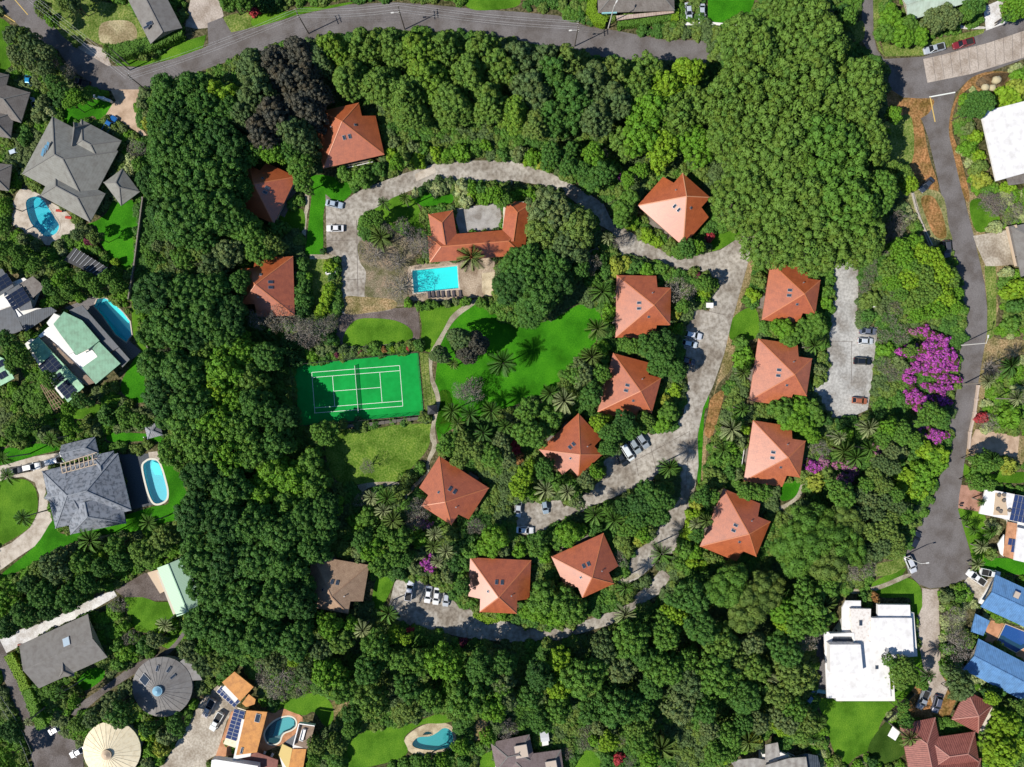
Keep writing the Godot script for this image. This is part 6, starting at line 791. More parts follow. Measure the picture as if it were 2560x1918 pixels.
	["shrub", [-117.0,83.1,1.8,2.3, -121.7,85.3,1.4,1.9, -91.9,93.7,2.8,3.3, -97.4,101.2,1.9,2.4, -42.5,93.0,1.9,2.4, -13.3,97.7,1.7,2.2, -13.0,101.1,1.8,2.3, 23.1,91.7,2.1,2.7, 26.3,91.9,2.2,2.7, 21.8,95.1,1.8,2.3, 25.6,99.9,1.8,2.3, 94.0,57.1,1.3,2.1, 107.8,70.2,1.3,2.1, 117.1,75.5,2.7,3.2, 119.5,57.2,1.8,2.4, 118.6,60.1,1.9,2.4, 116.3,57.0,1.8,2.3, 116.5,71.0,1.8,2.3, 118.8,72.8,1.8,2.3, 87.1,100.9,1.4,1.9, 132.1,8.7,3.2,3.8, 128.2,45.6,1.6,2.4, 133.4,-15.8,2.3,2.9, 134.5,-20.6,2.1,2.6, 124.8,-57.9,2.2,2.7, 122.3,-68.4,1.7,2.2, -29.0,-61.5,2.1,2.7, -23.6,-62.7,1.8,2.3, -13.6,-61.7,2.5,3.0, -2.4,-61.4,1.7,2.3, -9.7,-62.4,1.7,2.2, -31.5,-64.2,1.8,2.3, -26.3,-63.0,2.0,2.5, 26.8,-57.7,2.5,3.0, 5.6,-60.4,2.4,2.9, 2.0,-61.3,2.3,2.8, 12.4,-62.9,1.8,2.3, 18.5,-62.3,2.3,2.9, -39.8,-54.8,3.0,3.6, -35.8,-57.3,2.2,2.7, -44.9,-56.1,2.1,2.6, 32.8,-31.1,2.2,2.7, 35.9,-30.1,2.2,2.7, 39.7,-30.8,1.9,2.4, 23.5,-32.9,2.2,2.7, 24.8,-30.1,2.2,2.7, 24.1,-9.3,2.2,2.8, 24.4,-6.0,2.1,2.6, 25.9,-19.1,2.2,2.7, 21.4,-27.6,2.1,2.7, 66.0,-27.7,2.1,2.6, 61.7,-6.4,3.0,3.5, 61.4,-10.6,2.1,2.7, 53.2,26.8,2.1,2.6, 60.4,10.2,1.9,2.4, 58.2,23.9,1.9,2.4, 60.5,14.9,2.1,2.6, 46.0,44.0,2.4,2.9, 49.0,45.1,2.0,2.5, 53.2,46.5,2.1,2.6]],
	["shrub", [44.8,48.1,1.8,2.3, 5.2,29.0,2.1,2.6, 8.6,45.6,2.2,2.7, 2.0,44.9,2.1,2.6, 21.9,38.4,2.3,2.8, 29.4,41.9,2.3,2.8, 31.0,44.5,2.0,2.6, -24.5,41.3,2.8,3.3, -11.4,40.8,2.4,2.9, -16.3,39.9,2.3,2.8, -2.4,44.4,2.1,2.6, -41.2,37.3,2.6,3.1, -10.7,44.7,2.6,3.2, -24.0,44.9,2.4,2.9, -40.5,45.7,2.4,2.9, -25.8,49.2,2.2,2.7, -17.2,51.2,2.2,2.7, -20.1,52.3,2.0,2.5, 88.9,13.3,2.2,2.7, 103.8,18.4,2.1,2.7, 84.2,24.1,2.2,2.7, 105.0,37.2,2.3,2.9, 99.8,-9.2,2.1,2.6, 103.6,-5.4,2.1,2.7, -98.8,-54.2,1.8,2.3, -98.6,-17.3,1.7,2.3, -35.7,-38.9,1.9,2.4]],
	["dshrub", [-50.6,-35.5,0.9,1.8, -46.8,-32.8,1.1,1.8, -46.8,-30.9,1.2,1.8, -48.1,-29.0,1.2,1.8, -8.3,-51.9,1.8,2.7, -24.4,-51.5,1.3,2.1, -56.1,-32.0,1.9,2.4, -56.1,-24.8,2.5,3.0, -55.5,-22.0,2.5,3.0, -56.0,-19.3,2.2,2.7, -55.6,-26.5,1.9,2.4, -48.5,-11.6,2.2,2.7, -24.8,-10.2,1.6,2.1, -24.6,-11.1,1.1,1.8, 84.2,9.7,1.6,2.4, 88.3,11.0,1.9,2.4, 97.8,9.1,2.2,2.7, -30.0,49.6,2.5,3.0, -14.2,43.4,2.5,3.0, -12.7,47.5,2.2,2.7, -15.1,48.4,2.2,2.7, -121.3,-75.1,1.6,2.1, -122.8,-77.0,1.6,2.1, -66.5,-101.2,2.2,2.7, -63.5,-102.0,1.9,2.4, -87.8,70.7,1.6,2.4, -64.0,85.8,1.7,2.3, -47.9,97.1,2.4,2.9, -46.5,100.3,2.2,2.7, 96.6,101.4,1.4,1.9, 127.8,82.9,2.8,3.3, 129.8,81.9,2.2,2.7, 88.8,-99.0,2.2,2.8, 83.2,-100.2,2.5,3.1, -62.4,-41.3,2.6,3.1, -58.1,-6.6,2.5,3.0, -64.6,-13.2,2.1,2.6, -60.2,-10.6,2.1,2.7, -56.4,-28.7,1.8,2.3]],
	["lime", [-48.2,-32.3,1.1,1.6, -49.3,-32.4,1.2,1.6, -11.4,-50.4,1.9,2.2, -7.8,-49.8,1.9,2.2, -3.7,-50.6,2.2,2.5, 1.9,-50.3,2.2,2.5, 5.0,-50.4,1.9,2.2, -48.6,-31.4,1.9,2.2, -54.6,-28.3,1.3,2.2, -48.9,-25.2,2.0,2.3, -49.5,-22.5,2.0,2.3, -50.8,-19.9,2.0,2.3, -44.9,-8.0,0.9,1.3, -38.5,-8.6,0.9,1.3, -32.1,-9.2,0.9,1.3, 43.7,2.0,1.9,2.2, 41.0,4.5,1.9,2.2, 39.3,11.3,1.9,2.2, 49.0,35.1,2.2,2.5, 48.3,38.2,2.2,2.5, 46.9,40.5,1.9,2.2, 49.6,32.4,1.9,2.2, 62.2,12.4,1.6,1.9, 81.1,26.4,2.5,2.8, -2.5,61.2,1.8,2.5, -5.9,60.1,1.3,2.2, -97.0,-69.8,1.9,2.2, -96.3,-71.5,1.2,1.6, -106.3,-32.7,1.1,1.9, -113.0,-26.8,1.6,1.9, -86.2,63.4,1.9,2.2, -93.6,68.4,1.8,2.5, -96.7,98.2,2.1,2.4, -96.8,92.4,2.6,2.8, -93.5,97.2,2.3,2.6, -90.7,90.1,2.0,2.3, 64.7,94.7,2.1,2.4, 61.5,97.0,2.3,2.6, 66.0,91.1,2.1,2.5, 56.7,99.6,2.2,2.5, 99.6,77.3,2.0,3.0, 100.1,79.4,2.0,3.0, 100.1,80.6,1.8,2.8, 133.2,98.7,2.5,2.7, 133.4,91.4,3.1,3.4, 129.3,99.2,3.1,3.3, 134.6,95.4,2.8,3.0, 132.0,21.9,2.5,2.8, 133.9,-25.1,2.9,3.2, 132.0,-76.7,2.8,3.0, 134.5,-78.5,2.8,3.0, 136.2,-81.4,2.5,2.8, 134.1,-75.6,2.2,2.5, 130.4,-75.8,1.6,1.9, 124.8,-60.9,1.8,2.1, 125.5,-54.6,2.4,2.7, 123.8,-65.7,2.0,2.3, 121.8,-62.9,2.1,2.4, 132.7,-52.6,1.8,2.1, -25.1,-59.6,2.1,2.4]],
	["lime", [-7.1,-63.6,1.8,2.1, -20.4,-61.6,1.9,2.3, -17.3,-61.2,1.9,2.2, -32.2,-61.0,1.9,2.3, 4.5,-59.9,1.6,1.9, 7.8,-59.0,1.6,1.9, 10.3,-58.0,1.6,1.9, 32.1,-42.5,1.6,2.2, 36.2,-39.8,1.9,2.2, 32.9,-43.3,1.6,1.9, 38.8,-38.0,1.6,1.9, 27.9,-31.1,2.5,2.8, 30.0,-31.9,2.2,2.5, 51.5,-24.3,1.9,2.2, 50.9,-22.8,1.6,1.9, 43.4,-18.7,1.9,2.2, 44.0,-14.7,1.9,2.2, 64.7,-23.7,1.9,2.2, 48.2,48.0,1.9,2.2, 51.0,48.6,1.7,2.1, 34.1,41.9,2.0,2.3]],
	["pale", [-18.9,-52.4,1.9,2.2, -13.3,-52.2,2.3,2.6, -17.1,-53.2,1.2,1.6, -12.3,-48.8,1.8,2.8, -25.8,-51.1,1.3,2.2, -20.0,-52.0,1.9,2.2, -125.1,-74.7,2.2,2.5, -126.1,-72.5,2.2,2.5, -123.8,-73.0,1.6,1.9, -127.3,-71.4,1.6,1.9, -134.3,-58.7,1.3,1.9, -135.0,-58.1,1.6,1.9, -101.3,-59.2,2.2,2.5, -102.3,-56.8,1.9,2.2, -127.6,-37.1,1.6,1.9, -121.1,-37.2,1.6,1.9, -130.8,-38.7,1.6,1.9, -120.6,-35.2,1.2,1.6, -84.2,-10.3,2.2,2.5, 132.0,-29.7,1.3,1.9, 132.8,-29.9,1.6,1.9, 128.3,-41.5,1.1,1.9, 130.0,-42.1,1.6,1.9, 33.5,-56.5,1.9,2.2, 52.0,-36.5,1.6,1.9]],
	["red", [-47.0,-7.7,0.9,1.3, -40.6,-8.4,0.9,1.3, -34.3,-9.0,0.9,1.3, -27.9,-9.7,0.9,1.3, 0.6,17.5,1.9,2.2, 1.9,20.0,1.6,1.9, 50.1,-28.7,1.1,1.5, 97.2,57.3,1.4,1.8, -13.2,69.4,1.2,1.6, -27.2,66.3,1.2,1.6, -69.2,-100.0,1.6,1.9, -113.0,-38.3,1.6,1.9, 28.4,100.2,1.8,2.1, 126.0,9.2,1.6,1.9, 53.0,-39.3,1.4,1.8]],
	["gshrub", [100.9,-17.1,2.2,2.8, 99.3,-12.5,2.2,2.8, 99.8,-4.7,2.5,3.1, 102.4,-2.3,2.2,2.8, 95.1,-27.7,1.9,2.5, 94.2,-25.5,1.9,2.5, 96.3,-30.2,1.9,2.5, 126.9,-49.4,2.2,2.8, 128.7,-49.3,2.2,2.8, 130.6,-47.5,2.2,2.8, 128.6,-47.5,2.2,2.8, 129.8,-46.0,1.9,2.5, -105.4,59.1,2.5,3.1, -102.0,68.2,2.3,2.9, -54.6,78.4,2.5,3.1, -66.2,75.5,2.7,3.3, -57.9,74.8,2.1,2.7, -61.6,82.9,2.3,2.9, -56.3,81.3,2.3,2.9, -66.9,79.0,2.1,2.7, 24.9,95.8,2.4,3.0, 19.7,93.0,2.0,2.6, 19.4,96.2,1.7,2.4, 28.6,95.3,2.0,2.6, 14.7,98.8,1.9,2.5, 31.5,101.2,1.9,2.5, 117.2,62.7,2.2,2.8, 118.4,66.8,2.8,3.4, 134.8,4.4,2.4,3.0, 127.6,10.3,2.8,3.4, 134.9,-46.6,2.1,2.7, 133.4,-44.0,2.0,2.6, 133.1,-49.7,1.7,2.4, 24.7,-61.4,1.9,2.5, 28.9,46.7,2.5,3.1, -39.5,31.2,2.9,3.4, 96.6,-32.8,1.6,2.2, 103.4,-13.1,3.0,3.6, 102.2,-20.0,2.1,2.7, -89.1,-32.2,2.1,2.7, -33.6,-41.5,2.0,2.6, -86.1,33.5,2.1,2.7]],
	["boug", [112.4,-12.5,2.2,2.6, 114.5,-10.9,2.5,2.8, 111.0,-9.7,2.8,3.1, 114.7,-7.8,2.8,3.1, 112.2,-6.3,2.8,3.1, 116.8,-6.6,2.2,2.6, 110.0,-6.9,1.9,2.3, 114.0,-4.7,2.8,3.1, 110.6,-4.4,2.2,2.6, 117.5,-4.8,1.9,2.3, 110.2,-14.7,1.6,2.1, 115.0,-1.3,1.9,2.3, 107.2,2.9,2.2,2.6, 109.0,4.4,2.2,2.6, 107.6,5.1,1.9,2.3, 114.3,1.7,2.2,2.6, 115.9,0.7,1.9,2.3, 114.1,3.8,1.9,2.3, 115.7,4.8,1.6,2.1, 112.5,13.4,1.9,2.3, 114.4,13.8,1.9,2.3, 113.3,15.0,1.6,2.1, 108.9,11.3,1.6,2.1, 80.0,21.8,1.9,2.3, 81.5,22.4,1.9,2.3, 105.7,-8.5,2.2,2.6, 107.6,-4.2,2.0,2.4, 117.5,-7.3,2.0,2.4, 118.2,-1.1,1.7,2.2, 106.4,-1.1,1.7,2.2, 110.1,5.1,2.0,2.4, 112.0,0.8,1.7,2.2, -22.9,47.8,2.2,2.6, -21.1,48.8,1.9,2.3, 28.9,-55.9,1.2,1.8]],
	["pinkb", [88.6,21.8,2.2,2.6, 90.8,22.4,1.9,2.3, 90.2,24.9,1.9,2.3, 98.3,17.5,1.9,2.3, 83.4,21.2,1.9,2.3, 89.0,26.8,1.9,2.3, 107.8,-13.8,1.2,1.8, -22.6,38.0,1.6,2.1, -24.5,36.7,1.6,2.1]],
	["viv", [110.0,17.4,2.5,3.1, 112.2,19.3,2.5,3.1, 114.2,19.1,2.5,3.1, 113.2,21.7,2.5,3.1, 111.5,23.0,2.5,3.1, 108.3,23.6,2.8,3.4, 105.2,24.8,2.8,3.4, 107.7,27.0,2.8,3.4, 110.6,26.4,2.5,3.1, 106.0,28.9,2.5,3.1, 103.8,27.3,2.5,3.1, 108.9,29.2,2.2,2.8, 107.2,30.5,1.9,2.5]],
	["flat", [76.0,37.5,6.6,11.1, 81.8,40.0,6.0,10.8, 85.7,35.6,4.5,9.8, 73.1,43.0,6.0,10.8, 80.7,45.7,5.7,10.6, 87.6,42.9,4.2,9.6, 55.5,52.0,5.7,10.6, 60.0,57.4,5.7,10.6, 64.6,53.3,5.1,10.2]],
	["palmlow", [120.3,36.2,1.6,4.0, 122.1,38.7,1.8,4.0, 124.2,43.0,2.5,4.0, 123.0,47.9,2.3,4.0, 126.7,39.3,2.3,4.0, 124.2,31.3,1.4,4.0]],
]
const KINDS := {
	"row": ["tall_tree", "tree", "tall", ["fresh", "sunny", "fresh"], "tall yellow-green tree"],
	"rowdark": ["tall_tree", "tree", "tall", ["dusk", "deep", "olive"], "tall dull green tree"],
	"giant": ["spreading_tree", "tree", "fine", ["fresh", "mid", "fresh"], "huge bright spreading tree"],
	"mango": ["dense_tree", "tree", "dense", ["deep", "dark", "deep"], "dense dark tree"],
	"mid": ["broadleaf_tree", "tree", "loose", ["mid", "deep", "vivid", "mid"], "mid-green broadleaf tree"],
	"bright": ["bright_tree", "tree", "loose", ["fresh", "vivid", "lime"], "bright green tree"],
	"olive": ["olive_tree", "tree", "loose", ["olive", "dusk", "mid", "sage"], "olive-toned tree"],
	"knob": ["knobby_tree", "tree", "knobby", ["vivid", "mid"], "round tree of bright leaf clumps"],
	"flat": ["flat_topped_tree", "tree", "flat", ["olive", "mid"], "flat-topped olive tree"],
	"grey": ["bare_tree", "tree", "twiggy", ["taupe", "grey"], "bare greyish tree"],
	"char": ["bare_tree", "tree", "tall", ["charcoal", "charcoal", "dusk"], "dark brown-grey tree"],
	"shrub": ["shrub", "shrub", "bush", ["mid", "vivid", "deep", "sage", "olive"], "green shrub"],
	"lime": ["lime_shrub", "shrub", "bush", ["lime", "vivid", "lime", "gold"], "yellow-green shrub"],
	"pale": ["pale_shrub", "shrub", "bush", ["pale", "sage"], "pale green shrub"],
	"dshrub": ["dark_shrub", "shrub", "bush", ["deep", "dark"], "dark green shrub"],
	"gshrub": ["dry_shrub", "shrub", "twiggy", ["grey", "taupe"], "dry greyish shrub"],
	"boug": ["bougainvillea", "bougainvillea", "spray", ["magenta"], "magenta bougainvillea"],
	"pinkb": ["bougainvillea", "bougainvillea", "spray", ["pink"], "dusty pink bougainvillea"],
	"red": ["red_shrub", "shrub", "bush", ["plum", "scarlet", "rust"], "reddish shrub"],
	"palm": ["palm_tree", "palm tree", "palm", ["mid", "olive", "pale"], "palm"],
	"palmlow": ["palm_tree", "palm tree", "palm", ["mid", "olive", "pale"], "low palm"],
	"viv": ["bright_shrub", "shrub", "bush", ["vivid", "lime", "vivid"], "bright shrub"],
	"palmy": ["palm_tree", "palm tree", "palm", ["pale", "olive"], "yellowish palm"],
	"palmd": ["palm_tree", "palm tree", "palm", ["deep", "mid"], "dark palm"],
}
# ---------------------------------------------------------------- helpers
var M := {}
var used := {}
var rng := RandomNumberGenerator.new()
var busy: Array = []          # outlines that low planting keeps clear of

class Geo:
	var v := PackedVector3Array()
	var n := PackedVector3Array()
	var t := PackedVector2Array()
	var c := PackedColorArray()
	var off := Vector3.ZERO
	func tri(a: Vector3, b: Vector3, d: Vector3) -> void:   # counter-clockwise seen from outside
		var nn := (b - a).cross(d - a).normalized()
		var h := Vector3(nn.z, 0, -nn.x)
		h = Vector3.RIGHT if h.length() < 0.02 else h.normalized()
		var g := nn.cross(h)
		for p in [a, d, b]:
			v.append(p - off); n.append(nn); t.append(Vector2((p as Vector3).dot(h), -(p as Vector3).dot(g)))
	func quad(a: Vector3, b: Vector3, d: Vector3, e: Vector3) -> void:
		tri(a, b, d); tri(a, d, e)
	func fan(p: Array) -> void:
		for i in range(1, p.size() - 1): tri(p[0], p[i], p[i + 1])
	func box(at: Vector3, size: Vector3, turn := Basis.IDENTITY) -> void:
		var s := size * 0.5
		var q := []
		for k in 8: q.append(at + turn * Vector3(s.x * (1 if k & 1 else -1), s.y * (1 if k & 2 else -1), s.z * (1 if k & 4 else -1)))
		quad(q[4], q[5], q[7], q[6]); quad(q[1], q[0], q[2], q[3]); quad(q[5], q[1], q[3], q[7])
		quad(q[0], q[4], q[6], q[2]); quad(q[6], q[7], q[3], q[2]); quad(q[0], q[1], q[5], q[4])
	func bar(a: Vector3, b: Vector3, w: float, h := -1.0) -> void:
		var d := b - a
		if d.length() < 0.001: return
		var up := Vector3.UP if absf(d.normalized().y) < 0.98 else Vector3.RIGHT
		var x := d.normalized()
		var z := x.cross(up).normalized()
		box((a + b) * 0.5, Vector3(d.length(), w if h < 0 else h, w), Basis(x, z.cross(x), z))
	func tube(a: Vector3, b: Vector3, r0: float, r1: float, sides := 8) -> void:
		var x := (b - a).normalized()
		var u := x.cross(Vector3.UP if absf(x.y) < 0.9 else Vector3.RIGHT).normalized()
		var w := x.cross(u)
		for i in sides:
			var e0 := TAU * i / sides
			var e1 := TAU * (i + 1) / sides
			var p0 := u * cos(e0) + w * sin(e0)
			var p1 := u * cos(e1) + w * sin(e1)
			quad(a + p0 * r0, a + p1 * r0, b + p1 * r1, b + p0 * r1)
			tri(b, b + p0 * r1, b + p1 * r1)
			tri(a, a + p1 * r0, a + p0 * r0)
	func flat(poly: PackedVector2Array, y: float, again := true) -> void:
		var idx := Geometry2D.triangulate_polygon(poly)
		if idx.is_empty() and poly.size() > 2 and again:   # a line that crosses itself: let the clipper untangle it
			for q in Geometry2D.offset_polygon(poly, 0.03):
				if not Geometry2D.is_polygon_clockwise(q): flat(q, y, false)
			return
		for i in range(0, idx.size(), 3):
			var a := poly[idx[i]]; var b := poly[idx[i + 1]]; var d := poly[idx[i + 2]]
			if (b - a).cross(d - a) > 0:
				var s := b; b = d; d = s
			tri(Vector3(a.x, y, a.y), Vector3(b.x, y, b.y), Vector3(d.x, y, d.y))
	func prism(poly0: PackedVector2Array, y0: float, y1: float, cap := true) -> void:
		var poly := poly0.duplicate()
		if not Geometry2D.is_polygon_clockwise(poly): poly.reverse()   # here: interior to the left seen from above
		for i in poly.size():
			var a := poly[i]; var b := poly[(i + 1) % poly.size()]
			quad(Vector3(b.x, y0, b.y), Vector3(a.x, y0, a.y), Vector3(a.x, y1, a.y), Vector3(b.x, y1, b.y))
		if cap: flat(poly, y1)
	func strip(path: PackedVector2Array, w: float, y0: float, y1: float) -> void:   # a wall or kerb along a path
		for i in path.size() - 1:
			var a := Vector3(path[i].x, y0, path[i].y); var b := Vector3(path[i + 1].x, y0, path[i + 1].y)
			var d := (b - a).normalized()
			var u := Vector3(0, y1 - y0, 0)
			var s := Vector3(-d.z, 0, d.x) * w * 0.5
			a -= d * w * 0.3; b += d * w * 0.3
			quad(a + s, b + s, b + s + u, a + s + u); quad(b - s, a - s, a - s + u, b - s + u)
			quad(a + s + u, b + s + u, b - s + u, a - s + u)
			quad(a - s, a + s, a + s + u, a - s + u); quad(b + s, b - s, b - s + u, b + s + u)
	func done() -> ArrayMesh:
		var arr := []
		arr.resize(Mesh.ARRAY_MAX)
		arr[Mesh.ARRAY_VERTEX] = v; arr[Mesh.ARRAY_NORMAL] = n; arr[Mesh.ARRAY_TEX_UV] = t
		if c.size() == v.size() and c.size(): arr[Mesh.ARRAY_COLOR] = c
		var m := ArrayMesh.new()
		m.add_surface_from_arrays(Mesh.PRIMITIVE_TRIANGLES, arr)
		return m

func numbered(called: String) -> String:
	if not used.has(called):
		used[called] = 0
		return called
	used[called] += 1
	return "%s_%03d" % [called, used[called]]

func tag(o: Node, label: String, category := "", group := "") -> Node:
	o.set_meta("label", label)
	if category: o.set_meta("category", category)
	if group: o.set_meta("group", group)
	return o

func thing(called: String, label: String, category: String, at := Vector3.ZERO, group := "") -> Node3D:
	var o := Node3D.new()
	o.name = numbered(called)
	add_child(o)
	o.position = at
	tag(o, label, category, group)
	return o

func put(called: String, mesh: Mesh, mat: Material, parent: Node, at := Transform3D.IDENTITY) -> MeshInstance3D:
	var o := MeshInstance3D.new()
	o.name = called if parent != self else numbered(called)
	o.mesh = mesh
	o.material_override = mat
	o.transform = at
	parent.add_child(o, true)
	return o

func part(called: String, g: Geo, mat: Material, parent: Node) -> MeshInstance3D:   # geometry given in the world, parent not turned
	return put(called, g.done(), mat, parent)

func geo(o: Node3D) -> Geo:
	var g := Geo.new()
	g.off = o.position
	return g

func ground(called: String, polys: Array, y: float, mat: Material, label := "", holes := []) -> void:
	var g := Geo.new()
	for p in polys:
		for q in cut(p, holes): g.flat(q, y)
	if g.v.is_empty():
		print("empty sheet ", called, polys)
		return
	var o := put(called, g.done(), mat, self)
	o.set_meta("kind", "structure")
	if label: o.set_meta("label", label)

func cut(poly: PackedVector2Array, holes: Array) -> Array:   # a polygon less its pools, in pieces without inner rings
	var pieces := [poly]
	for h in holes:
		var mid := 0.0
		for p in h: mid += p.x / h.size()
		var next := []
		for q in pieces:
			if Geometry2D.intersect_polygons(q, h).is_empty():
				next.append(q)
				continue
			for half in [PackedVector2Array([Vector2(-900, -900), Vector2(mid, -900), Vector2(mid, 900), Vector2(-900, 900)]), PackedVector2Array([Vector2(mid, -900), Vector2(900, -900), Vector2(900, 900), Vector2(mid, 900)])]:
				for r in Geometry2D.intersect_polygons(q, half): next.append_array(Geometry2D.clip_polygons(r, h))
		pieces = next
	return pieces

func pv(a: Array) -> PackedVector2Array:
	var out := PackedVector2Array()
	for i in range(0, a.size(), 2): out.append(Vector2(a[i], a[i + 1]))
	return out

func soft(p: PackedVector2Array, closed := true, steps := 4) -> PackedVector2Array:   # Catmull-Rom through the points
	var out := PackedVector2Array()
	var k := p.size()
	for i in (k if closed else k - 1):
		var a := p[(i - 1 + k) % k] if closed or i > 0 else p[0]
		var b := p[i]
		var d := p[(i + 1) % k]
		var e := p[(i + 2) % k] if closed or i + 2 < k else p[k - 1]
		for s in steps: out.append(b.cubic_interpolate(d, a, e, float(s) / steps))
	if not closed: out.append(p[k - 1])
	return out

func mid_of(p: PackedVector2Array) -> Vector3:
	var r := Rect2(p[0], Vector2.ZERO)
	for q in p: r = r.expand(q)
	var m := r.get_center()
	return Vector3(m.x, 0, m.y)

func shrink(p: PackedVector2Array, by: float) -> PackedVector2Array:
	var r := Geometry2D.offset_polygon(p, -by, Geometry2D.JOIN_MITER)
	return r[0] if r.size() else p

func rect(cx: float, cz: float, l: float, w: float, deg: float) -> PackedVector2Array:
	var u := Vector2.from_angle(deg_to_rad(deg)); var s := u.orthogonal()
	var c := Vector2(cx, cz)
	return PackedVector2Array([c - u * l / 2 - s * w / 2, c + u * l / 2 - s * w / 2, c + u * l / 2 + s * w / 2, c - u * l / 2 + s * w / 2])

# ---------------------------------------------------------------- materials
func lin(r: float, g: float, b: float) -> Color:
	return Color(r, g, b).linear_to_srgb()

func noise(freq: float, stops: Array, octaves := 5, size := 512, s := 1, kind := FastNoiseLite.TYPE_SIMPLEX_SMOOTH) -> NoiseTexture2D:
	var f := FastNoiseLite.new()
	f.noise_type = kind; f.frequency = freq; f.fractal_octaves = octaves; f.fractal_gain = 0.6; f.seed = s
	var t := NoiseTexture2D.new()
	t.width = size; t.height = size; t.seamless = true; t.noise = f
	var ramp := Gradient.new()
	ramp.offsets = PackedFloat32Array(range(stops.size()).map(func(i): return 0.18 + 0.64 * i / (stops.size() - 1.0)))
	ramp.colors = PackedColorArray(stops)
	t.color_ramp = ramp
	return t

func paint(r: float, g: float, b: float, rough := 0.7, metal := 0.0) -> StandardMaterial3D:
	var m := StandardMaterial3D.new()
	m.albedo_color = lin(r, g, b); m.roughness = rough; m.metallic = metal
	return m

func earth(tex: Texture2D, metres: float, broad: Texture2D = null, broad_metres := 60.0, rough := 0.95) -> StandardMaterial3D:   # laid over the world from above
	var m := StandardMaterial3D.new()
	m.albedo_texture = tex; m.roughness = rough; m.metallic_specular = 0.25
	m.uv1_triplanar = true; m.uv1_world_triplanar = true; m.uv1_scale = Vector3.ONE / metres
	if broad:
		m.detail_enabled = true; m.detail_albedo = broad; m.detail_blend_mode = BaseMaterial3D.BLEND_MODE_MUL
		m.detail_uv_layer = BaseMaterial3D.DETAIL_UV_2
		m.uv2_triplanar = true; m.uv2_world_triplanar = true; m.uv2_scale = Vector3.ONE / broad_metres
	return m

func ribbed(pitch: float, rows: float, a: Color, b: Color, wear := 0.12, wear_seed := 3) -> ImageTexture:   # roofing: ribs across, courses up the slope, weathering
	var f := FastNoiseLite.new(); f.seed = wear_seed; f.frequency = 0.02; f.fractal_octaves = 4
	var im := Image.create(256, 256, false, Image.FORMAT_RGB8)
	for y in 256:
		for x in 256:
			var k := 0.5 + 0.5 * cos(TAU * x * pitch / 256.0)
			if rows > 0 and fmod(y * rows / 256.0, 1.0) < 0.16: k *= 0.55
			k = clampf(k + wear * 4.0 * f.get_noise_2d(x, y) + 0.1 * f.get_noise_2d(x * 9.0, y * 9.0), 0, 1)
			im.set_pixel(x, y, a.lerp(b, k))
	return ImageTexture.create_from_image(im)

func roofing(tex: Texture2D, metres: float, rough := 0.6) -> StandardMaterial3D:
	var m := StandardMaterial3D.new()
	m.albedo_texture = tex; m.roughness = rough; m.uv1_scale = Vector3.ONE / metres
	m.detail_enabled = true; m.detail_albedo = M.weather; m.detail_blend_mode = BaseMaterial3D.BLEND_MODE_MUL; m.detail_uv_layer = BaseMaterial3D.DETAIL_UV_2
	m.uv2_triplanar = true; m.uv2_world_triplanar = true; m.uv2_scale = Vector3.ONE / 16.0
	return m

func leafy(r: float, g: float, b: float) -> StandardMaterial3D:
	var m := StandardMaterial3D.new()
	m.vertex_color_use_as_albedo = true
	m.albedo_color = lin(r, g, b); m.roughness = 0.6; m.metallic_specular = 0.28
	m.backlight_enabled = true; m.backlight = lin(r * 0.25, g * 0.35, b * 0.2)
	return m

# ---------------------------------------------------------------- buildings, cars, street furniture
func facets(g: Geo, faces: Array, thick := 0.22) -> void:   # a roof skin of flat faces with a closed underside and fascia
	var edges := {}
	for f in faces:
		g.fan(f)
		var under: Array = f.map(func(p): return p - Vector3(0, thick, 0))
		under.reverse()
		g.fan(under)
		for i in f.size():
			var a: Vector3 = f[i]
			var b: Vector3 = f[(i + 1) % f.size()]
			if edges.has([b.snapped(Vector3.ONE * 0.01), a.snapped(Vector3.ONE * 0.01)]): edges.erase([b.snapped(Vector3.ONE * 0.01), a.snapped(Vector3.ONE * 0.01)])
			else: edges[[a.snapped(Vector3.ONE * 0.01), b.snapped(Vector3.ONE * 0.01)]] = [a, b]
	for e in edges.values():
		var d := Vector3(0, thick, 0)
		g.quad(e[0] - d, e[1] - d, e[1], e[0])

